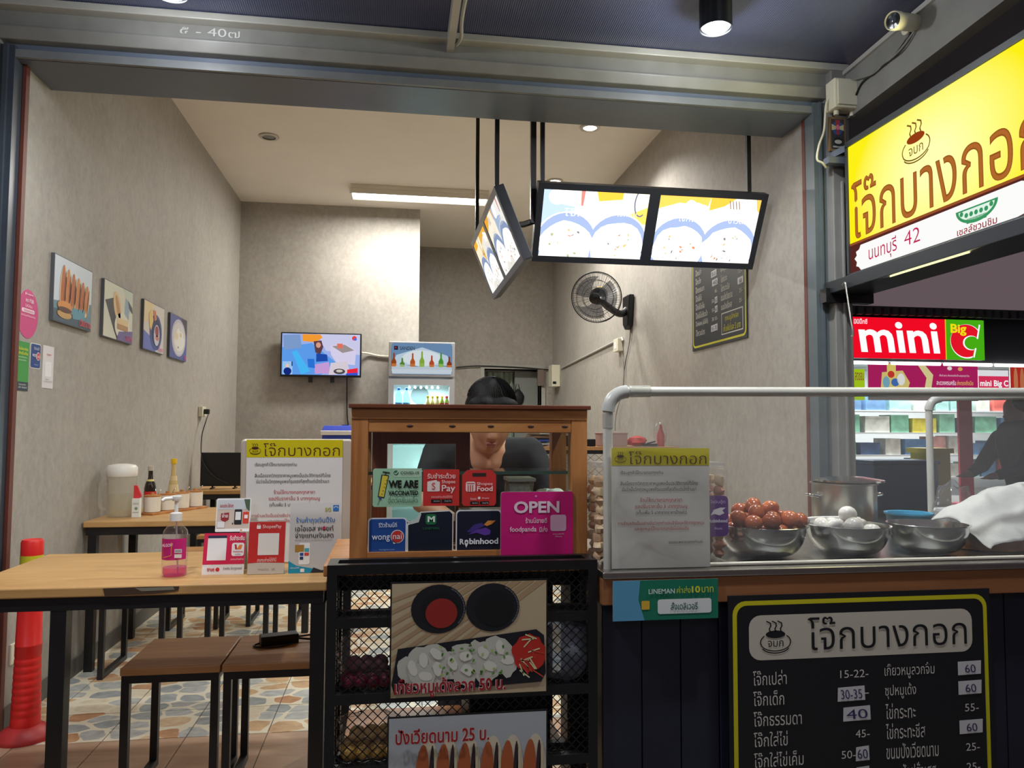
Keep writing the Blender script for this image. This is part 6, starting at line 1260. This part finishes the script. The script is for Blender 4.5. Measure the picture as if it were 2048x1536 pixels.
wire('loose_cable', [aX(1830, 60, 2.09), aX(1800, 100, 2.08), aX(1768, 128, 2.09), aX(1740, 150, 2.085), aX(1700, 160, 2.08)], .004, GREYP, 'grey cable tied along the rafter')
wire('column_cable', [aY(1660, 190, 3.28), aY(1652, 210, 3.27), aY(1648, 260, 3.275), aY(1638, 290, 3.27), aY(1634, 318, 3.275), aY(1645, 326, 3.27), aY(1652, 335, 3.28)], .005, CREAM, 'cream cable drooping down right column beside plaque')

# ================================================================== SHOP ACROSS THE WAY
GY = 12.0
def gx_(px): return aY(px, 700, GY).x
def gz_(px, py): return aY(px, py, GY).z
X0, X1 = gx_(1704), gx_(1966); Z0, Z1 = gz_(1830, 718), gz_(1830, 637)
t = thing('convenience_store_sign', ((X0 + X1) / 2, GY, Z0), 'lit red and green convenience store sign across the way', 'sign')
MB().box(X0, GY + .003, Z0, X1, GY + .2, Z1).build('box_body', BLACK, t)
q = Panel((X0, GY, Z0), (1, 0, 0), (0, 0, 1), X1 - X0, Z1 - Z0, 260, 82, em=1.0); q.eps = .002
q.r(0, 0, 186, 82, (240, 10, 36), 1).r(184, 0, 260, 82, (70, 170, 20), 1).r(184, 0, 186, 82, (220, 190, 30), 2).tx('มินิบิ๊กซี', 4, 3, 30, 14, (252, 226, 234), .02)
q.tx('mini', 14, 8, 170, 70, (255, 255, 255), .022, 4, sl=-.12)
q.e(227, 44, 33, 35, (255, 255, 255), 2, n=36).e(226, 43, 31.5, 33.5, (226, 20, 40), 3, n=36).e(236, 47, 17, 15, (255, 255, 255), 4, n=28).e(237.5, 47, 15.5, 13.5, (70, 170, 20), 5, n=28).pg([(254, 4), (262, 0), (262, 82), (236, 82)], (70, 170, 20), 6).pg([(246, 42), (262, 34), (262, 60), (242, 56)], (70, 170, 20), 6)
q.st([(253, 10), (248, 38)], 3, (255, 255, 255), 7).st([(244, 58), (240, 76)], 3, (255, 255, 255), 7).tx('Big', 194, 9, 226, 33, (240, 220, 20), .03, 8)
q.build('sign_face', t)
STW = mat('store_white', (206, 210, 210), .6); STD = mat('store_dark', (40, 44, 50), .6)
sx1 = gx_(2048) + 3.0; sx0 = X0 - 2.4
st_ = struct(MB().box(sx0, GY + 3.0, 0, sx1, GY + 3.2, Z0 + .1).box(sx0 - .2, GY, 0, sx0, GY + 3.2, Z1).box(sx1, GY, 0, sx1 + .2, GY + 3.2, Z1).box(sx0, GY + .3, Z0 + .1, sx1, GY + 3.2, Z0 + .2).build('wall_store', STW))
struct(MB().box(sx0, GY + .2, Z0 - .02, sx1, GY + .3, Z1 + .1).box(sx0, GY - .1, Z1 + .06, sx1, GY + .3, Z1 + .18).build('wall_store_fascia', STD))
struct(MB().box(sx0, GY - 1.0, -.06, sx1, GY + 3.0, .0).build('floor_store', mat('store_floor', (150, 150, 146), .4)))
rb_ = thing('ribbed_roof_edge', ((sx0 + sx1) / 2, GY - .15, Z1 + .06), 'dark ribbed metal roof edge above the store sign', 'roof edge')
k = 0; x = sx0
while x < sx1: MB().box(x, GY - .2, Z1 + .02, x + .1, GY - .12, Z1 + .15).build('rib', STD, rb_); x += .16
for k in range(4): light('store_ceiling_light', 'AREA', (X0 + .6 + k * 1.2, GY + 1.2, Z0 + .05), 60, (1, 1, 1), 1.0, .2)
for k in range(5):
    xx = X0 - .2 + k * 1.0; t = thing('store_tube_light', (xx, GY + .1, Z0 - .08), 'white tube light under the store sign', 'tube light', 'tube lights of the store'); MB().tube([(xx, GY + .1, Z0 - .07), (xx + .92, GY + .1, Z0 - .07)], .03, 8).build('tube', emis('store_tube', (255, 255, 255), 3.0), t)
def store_panel(px0, py0, px1, py1, Y, name, label, draw, em=0, dw=100, dh=60):
    a = aY(px0, py1, Y); b_ = aY(px1, py1, Y); c = aY(px0, py0, Y); q = Panel(a, (1, 0, 0), (0, 0, 1), b_.x - a.x, c.z - a.z, dw, dh, em=em); q.eps = .002
    t = thing(name, q.base(), label, 'banner'); q.slab(.02, STW, 'board', t); draw(q); q.build('banner_print', t)
def ban(q):
    q.r(0, 0, 225, 60, (176, 34, 96), 1).pg([(28, 20), (70, 16), (84, 40), (78, 60), (24, 60)], (214, 196, 120), 2).r(38, 2, 56, 30, (226, 206, 110), 3).e(46, 24, 7, 7, (200, 60, 50), 4).e(66, 34, 8, 12, (230, 230, 226), 4).e(54, 40, 8, 8, (70, 110, 180), 4).e(36, 40, 7, 12, (120, 170, 190), 4).pg([(98, 0), (112, 0), (132, 24), (126, 60), (112, 60), (118, 30)], (222, 210, 150), 3).e(166, 10, 5, 4, (236, 226, 220), 4).e(188, 11, 5, 4, (220, 170, 90), 4)
    q.tx('สั่งง่ายๆ ส่งตรงถึงบ้านคุณทุกวัน', 144, 22, 206, 28, (236, 214, 226)).tx('สะดวกครบครัน', 138, 34, 178, 44, (250, 236, 244), .01).tx('ส่งตรงถึงมือ', 180, 34, 214, 44, (230, 180, 90), .01)
store_panel(1737, 724, 1957, 800, GY + .35, 'pink_store_banner', 'pink store banner with grocery picture under store sign', ban, .8, 225, 76)
store_panel(1958, 740, 2018, 800, GY + .4, 'white_store_banner', 'white and pink store name banner beside grocery banner', lambda q: q.r(0, 0, 100, 60, (226, 226, 230), 1).r(0, 12, 100, 60, (216, 50, 90), 2).tx('mini Big C', 4, 20, 98, 36, (250, 246, 250), .03), .9)
store_panel(2022, 728, 2075, 800, GY + .4, 'bottle_store_banner', 'red banner with bottles at store edge', lambda q: q.r(0, 0, 100, 60, (190, 50, 40), 1).e(20, 30, 8, 24, (206, 130, 90), 2).e(44, 30, 8, 24, (200, 120, 80), 2), .7)
store_panel(1708, 738, 1730, 800, GY + .4, 'green_store_banner', 'lime green banner strip beside pink store banner', lambda q: q.r(0, 0, 100, 60, (170, 206, 30), 1).tx('สดชอบ', 10, 6, 90, 22, (140, 40, 60), .01), .8)
rnd = random.Random(9)
PC = [(206, 206, 196), (90, 130, 170), (206, 190, 60), (200, 90, 80), (120, 180, 150), (226, 160, 150), (60, 90, 130), (150, 196, 190)]
shf = thing('store_shelf_unit', ((X0 + sx1) / 2, GY + 1.55, 0), 'long white four level shelf unit inside the store', 'shelf')
for x_ in (X0 - 1.04, sx1 - .5): MB().box(x_, GY + 1.3, 0, x_ + .04, GY + 1.8, 2.0).build('shelf_post', STW, shf)
for r_ in range(4):
    zz = .35 + r_ * .42
    MB().box(X0 - 1.0, GY + 1.3, zz - .03, sx1 - .5, GY + 1.8, zz).build('shelf_board', STW, shf)
    x = X0 - .8; k = 0
    while x < sx1 - 1.2:
        w_ = rnd.uniform(.25, .5); h_ = rnd.uniform(.22, .36); ci = rnd.randrange(8)
        nm = ('pale', 'blue', 'yellow', 'red', 'mint', 'pink', 'navy', 'aqua')[ci]
        o = tag(MB().box(x, GY + 1.33, zz + .0005, x + w_, GY + 1.7, zz + h_).build('product_package', mat('package_%d' % ci, PC[ci], .5, n=.3, ns=6)), '%s package on store shelf %s' % (nm, ('near the floor', 'at knee height', 'at waist height', 'at chest height')[r_]), 'package', 'packages on the store shelves'); x += w_ + rnd.uniform(.03, .12); k += 1
solid('red_standing_banner', MB().box(gx_(1880), GY - .4, .0, gx_(1906), GY - .36, gz_(1890, 800)).box(gx_(1880) - .1, GY - .55, 0, gx_(1906) + .1, GY - .2, .03), mat('banner_red', (206, 50, 90), .6), 'tall red standing banner before the store shelves', 'banner')
solid('yellow_crate', MB().box(gx_(1800), GY - .6, .0, gx_(1845), GY - .2, .9).box(gx_(1800) - .04, GY - .64, .86, gx_(1845) + .04, GY - .16, .94), mat('crate_yellow', (206, 190, 60), .5), 'yellow goods bin before the store shelves', 'bin')
solid('chest_freezer', MB().box(gx_(1725) - .5, GY - 1.0, 0, gx_(1790), GY - .4, .7).box(gx_(1725) - .52, GY - 1.02, .7, gx_(1790) + .02, GY - .38, .76), mat('freezer_blue', (70, 110, 150), .4), 'blue chest freezer in front of the store', 'freezer', bevel=.02)

# ================================================================== PEOPLE
def blob_mesh(name, caps, m_, parent, voxel=.009, it=6, balls=()):
    b = MB()
    for p0, p1, r0, r1 in caps:
        p0, p1 = V3(p0), V3(p1); d = (p1 - p0); n_ = 5
        b.tube([p0 + d * (i / n_) for i in range(n_ + 1)], 0, 14, radii=[r0 + (r1 - r0) * i / n_ for i in range(n_ + 1)]); b.ball(p0, r0, n=14); b.ball(p1, r1, n=14)
    for c_, rx, ry, rz in balls: b.ball(c_, rx, ry, rz, n=22)
    o = b.build('tmp_' + name, [m_], None, origin=ORG[parent.name] if parent else None)
    rm = o.modifiers.new('r', 'REMESH'); rm.mode = 'VOXEL'; rm.voxel_size = voxel
    sm = o.modifiers.new('s', 'SMOOTH'); sm.factor = .6; sm.iterations = it
    dg = bpy.context.evaluated_depsgraph_get(); me = bpy.data.meshes.new_from_object(o.evaluated_get(dg)); bpy.data.objects.remove(o)
    me.polygons.foreach_set('use_smooth', [True] * len(me.polygons)); me.name = name
    ob = bpy.data.objects.new(name, me); C.objects.link(ob); ob.parent = parent; ORG[ob.name] = ORG[parent.name]
    if not me.materials: me.materials.append(m_)
    return ob
SKIN = mat('skin', (196, 142, 112), .5, n=.05, ns=20); HAIR = mat('black_hair', (11, 10, 10), .6, n=.5, ns=70, stretch=(1, 1, .2), bump=.4, bs=200, spec=.18); SHIRT = mat('black_shirt', (26, 28, 32), .85, n=.1, ns=30)
PO = V3((.33, 3.02, 0)); t = person = thing('person', PO, 'person in black short sleeved shirt leaning over the prep table', 'person')
HCN = V3((.335, 2.735, 1.268))                                       # head centre
tilt = Matrix.Rotation(math.radians(24), 3, 'X') @ Matrix.Rotation(math.radians(4), 3, 'Y')  # face turned down towards the table
def hd(x_, y_, z_): return HCN + tilt @ V3((x_, y_, z_))
sh = [V3((.335 - .17, 2.90, 1.135)), V3((.335 + .17, 2.90, 1.135))]
el = [V3((.10, 2.80, .965)), V3((.585, 2.80, .955))]; ha = [V3((.21, 2.68, .905)), V3((.47, 2.675, .905))]
caps = [((.335, 3.10, .88), (.335, 2.93, 1.12), .125, .115), ((.335, 2.93, 1.10), (.335, 2.86, 1.17), .085, .06), ((.335, 2.88, 1.15), hd(0, .02, -.06), .052, .048)]
for i in (0, 1): caps += [(sh[i], el[i], .052, .040), (el[i], ha[i], .038, .027), (sh[i], (.335, 2.93, 1.10), .055, .10), ((.335 + (-.085, .085)[i], 3.12, .88), (.335 + (-.10, .10)[i], 3.08, .48), .085, .058), ((.335 + (-.10, .10)[i], 3.08, .48), (.335 + (-.10, .10)[i], 3.13, .06), .054, .038), ((.335 + (-.10, .10)[i], 3.13, .035), (.335 + (-.11, .11)[i], 2.98, .03), .036, .03)]
# head: skull, jaw, chin, nose, brow, lips, ears
caps += [(hd(0, -.052, -.035), hd(0, -.062, -.085), .045, .026), (hd(-.045, -.03, -.03), hd(-.02, -.055, -.09), .03, .022), (hd(.045, -.03, -.03), hd(.02, -.055, -.09), .03, .022),
         (hd(0, -.094, .012), hd(0, -.112, -.026), .008, .0135), (hd(-.011, -.1, -.031), hd(.011, -.1, -.031), .0085, .0085), (hd(-.036, -.082, .026), hd(.036, -.082, .026), .011, .011),
         (hd(-.016, -.094, -.056), hd(.016, -.094, -.056), .0065, .0065), (hd(-.013, -.093, -.068), hd(.013, -.093, -.068), .007, .007)]
for s_ in (-1, 1): caps += [(hd(s_ * .074, .0, .01), hd(s_ * .078, .005, -.03), .012, .009)]
for i in (0, 1):                                                      # hands with five bent fingers resting on the table
    w0 = ha[i]; fwd = V3(((-.1, .1)[i] * -1, -1, -.1)).normalized(); side = V3((1, 0, 0)); pc = w0 + fwd * .05 + V3((0, 0, -.014))
    caps += [(w0, pc, .024, .026), (pc - side * .022, pc + side * .022, .014, .014)]
    for k in range(4):
        f0 = pc + fwd * .02 + side * (-.03 + .02 * k); L_ = (.058, .068, .064, .05)[k if i == 0 else 3 - k]
        f1 = f0 + fwd * L_ * .5 + V3((0, 0, .008)); f2 = f1 + fwd * L_ * .5 + V3((0, 0, -.02)); caps += [(f0, f1, .0085, .008), (f1, f2, .008, .0065)]
    tb_ = pc + side * (.03 if i == 0 else -.03) - fwd * .01; caps += [(tb_, tb_ + side * (.02 if i == 0 else -.02) + fwd * .025, .011, .009), (tb_ + side * (.02 if i == 0 else -.02) + fwd * .025, tb_ + side * (.018 if i == 0 else -.018) + fwd * .05 + V3((0, 0, -.008)), .009, .0075)]
body = blob_mesh('body', caps, SKIN, t, .0065, 5, [(hd(0, 0, .03), .077, .093, .092), (hd(0, -.02, -.01), .068, .08, .09)])
b = MB()
blob_mesh('lips', [(hd(-.014, -.0985, -.056), hd(.014, -.0985, -.056), .005, .005), (hd(-.011, -.098, -.066), hd(.011, -.098, -.066), .0055, .0055)], mat('lip', (178, 112, 100), .5), t, .003, 2)
for s_ in (-1, 1):
    e_ = MB().ball(hd(s_ * .031, -.083, .008), .012, .010, .007, 12).build('eye', mat('eyelid', (170, 116, 92), .5), t, smooth=True); MB().tube([hd(s_ * .02, -.093, .005), hd(s_ * .031, -.096, .003), hd(s_ * .042, -.09, .005)], .0015, 5).build('lashes', HAIR, e_); MB().tube([hd(s_ * .017, -.094, .03), hd(s_ * .032, -.095, .034), hd(s_ * .047, -.086, .03)], .003, 6).build('eyebrow', HAIR, t)
hb = [(hd(0, .014, .052), .086, .098, .092), (hd(0, .055, .01), .078, .06, .09), (hd(-.066, .012, .03), .028, .05, .05), (hd(.066, .012, .03), .028, .05, .05), (hd(-.045, -.068, .072), .05, .032, .034), (hd(.03, -.07, .078), .055, .03, .03)]
hs = MB(); rs = random.Random(2)
for k in range(260):
    a = rs.uniform(0, 6.283); e1 = rs.uniform(.9, 1.5); pts = []
    for j in range(6):
        ph = .12 + e1 * j / 5; q_ = 1.015 + .012 * rs.random(); pts.append(hd(.086 * q_ * math.sin(ph) * math.cos(a + .15 * math.sin(ph)), .014 + .098 * q_ * math.sin(ph) * math.sin(a), .052 + .092 * q_ * math.cos(ph)))
    hs.tube(pts, .0016, 3, radii=[.0016] * 5 + [.0005])
hs.build('hair_strands', HAIR, t, smooth=True, kind='stuff')
blob_mesh('hair', [(hd(0, .08, .02), hd(.0, .12, -.02), .035, .025)], HAIR, t, .007, 4, hb)
sc_ = [((.335, 3.10, .86), (.335, 2.95, 1.085), .138, .122), ((.335, 3.0, 1.09), (.335, 2.985, 1.15), .10, .075)]
for i in (0, 1): sc_ += [(sh[i], sh[i] + (el[i] - sh[i]) * .72, .064, .058), (sh[i], (.335, 2.94, 1.09), .066, .11)]
blob_mesh('shirt', sc_, SHIRT, t, .009, 5)
blob_mesh('trousers', [((.335 + s_ * .085, 3.12, .89), (.335 + s_ * .10, 3.08, .48), .098, .072) for s_ in (-1, 1)] + [((.335 + s_ * .10, 3.08, .48), (.335 + s_ * .10, 3.13, .10), .068, .054) for s_ in (-1, 1)] + [((.26, 3.12, .9), (.41, 3.12, .9), .11, .11)], mat('dark_trousers', (34, 36, 44), .85), t, .012, 4)
# passer-by beyond the counter, dark clothes, mostly past the picture edge
bx = aY(2062, 960, 5.4).x; t = thing('person', (bx, 5.4, -.07), 'person in dark navy clothes bending beyond the counter film', 'person')
D_ = V3((bx, 5.4, -.07)); NV = mat('navy_clothes', (34, 38, 56), .85, n=.1, ns=20)
hx = [((0, 0, .88), (-.1, -.02, 1.25), .15, .16), ((-.1, -.02, 1.22), (-.12, -.02, 1.36), .07, .055)]
def L(p_): return D_ + V3(p_)
cp = [(L(a_), L(b_), r0, r1) for a_, b_, r0, r1 in hx]
for s_ in (-1, 1):
    cp += [(L((-.1, s_ * .19, 1.24)), L((-.26, s_ * .2, 1.02)), .055, .045), (L((-.26, s_ * .2, 1.02)), L((-.42, s_ * .14, .96)), .04, .03), (L((-.42, s_ * .14, .96)), L((-.47, s_ * .13, .95)), .03, .026), (L((0, s_ * .09, .88)), L((-.03, s_ * .1, .48)), .085, .06), (L((-.03, s_ * .1, .48)), L((.02, s_ * .1, .08)), .058, .04), (L((.02, s_ * .1, .045)), L((-.12, s_ * .11, .035)), .042, .034)]
    for k in range(4): cp += [(L((-.47, s_ * .13 + (k - 1.5) * .02, .95)), L((-.53, s_ * .13 + (k - 1.5) * .02, .935)), .0095, .008)]
    cp += [(L((-.45, s_ * .10, .95)), L((-.48, s_ * .085, .945)), .011, .009)]
cp += [(L((-.13, -.02, 1.40)), L((-.135, -.02, 1.48)), .085, .085), (L((-.16, -.02, 1.38)), L((-.18, -.02, 1.35)), .05, .03), (L((-.21, -.02, 1.43)), L((-.235, -.02, 1.41)), .012, .016)]
blob_mesh('body', cp, SKIN, t, .012, 4)
blob_mesh('hair', [], HAIR, t, .012, 3, [(L((-.115, -.02, 1.485)), .1, .098, .085)])
blob_mesh('jacket', [(L((0, 0, .86)), L((-.1, -.02, 1.24)), .165, .178)] + [(L((-.1, s_ * .19, 1.24)), L((-.26, s_ * .2, 1.02)), .07, .06) for s_ in (-1, 1)] + [(L((-.26, s_ * .2, 1.02)), L((-.40, s_ * .145, .965)), .055, .042) for s_ in (-1, 1)], NV, t, .014, 4)
blob_mesh('trousers', [(L((0, s_ * .09, .9)), L((-.03, s_ * .1, .48)), .1, .075) for s_ in (-1, 1)] + [(L((-.03, s_ * .1, .48)), L((.02, s_ * .1, .12)), .072, .058) for s_ in (-1, 1)], mat('dark_trousers', (34, 36, 44), .85), t, .014, 3)
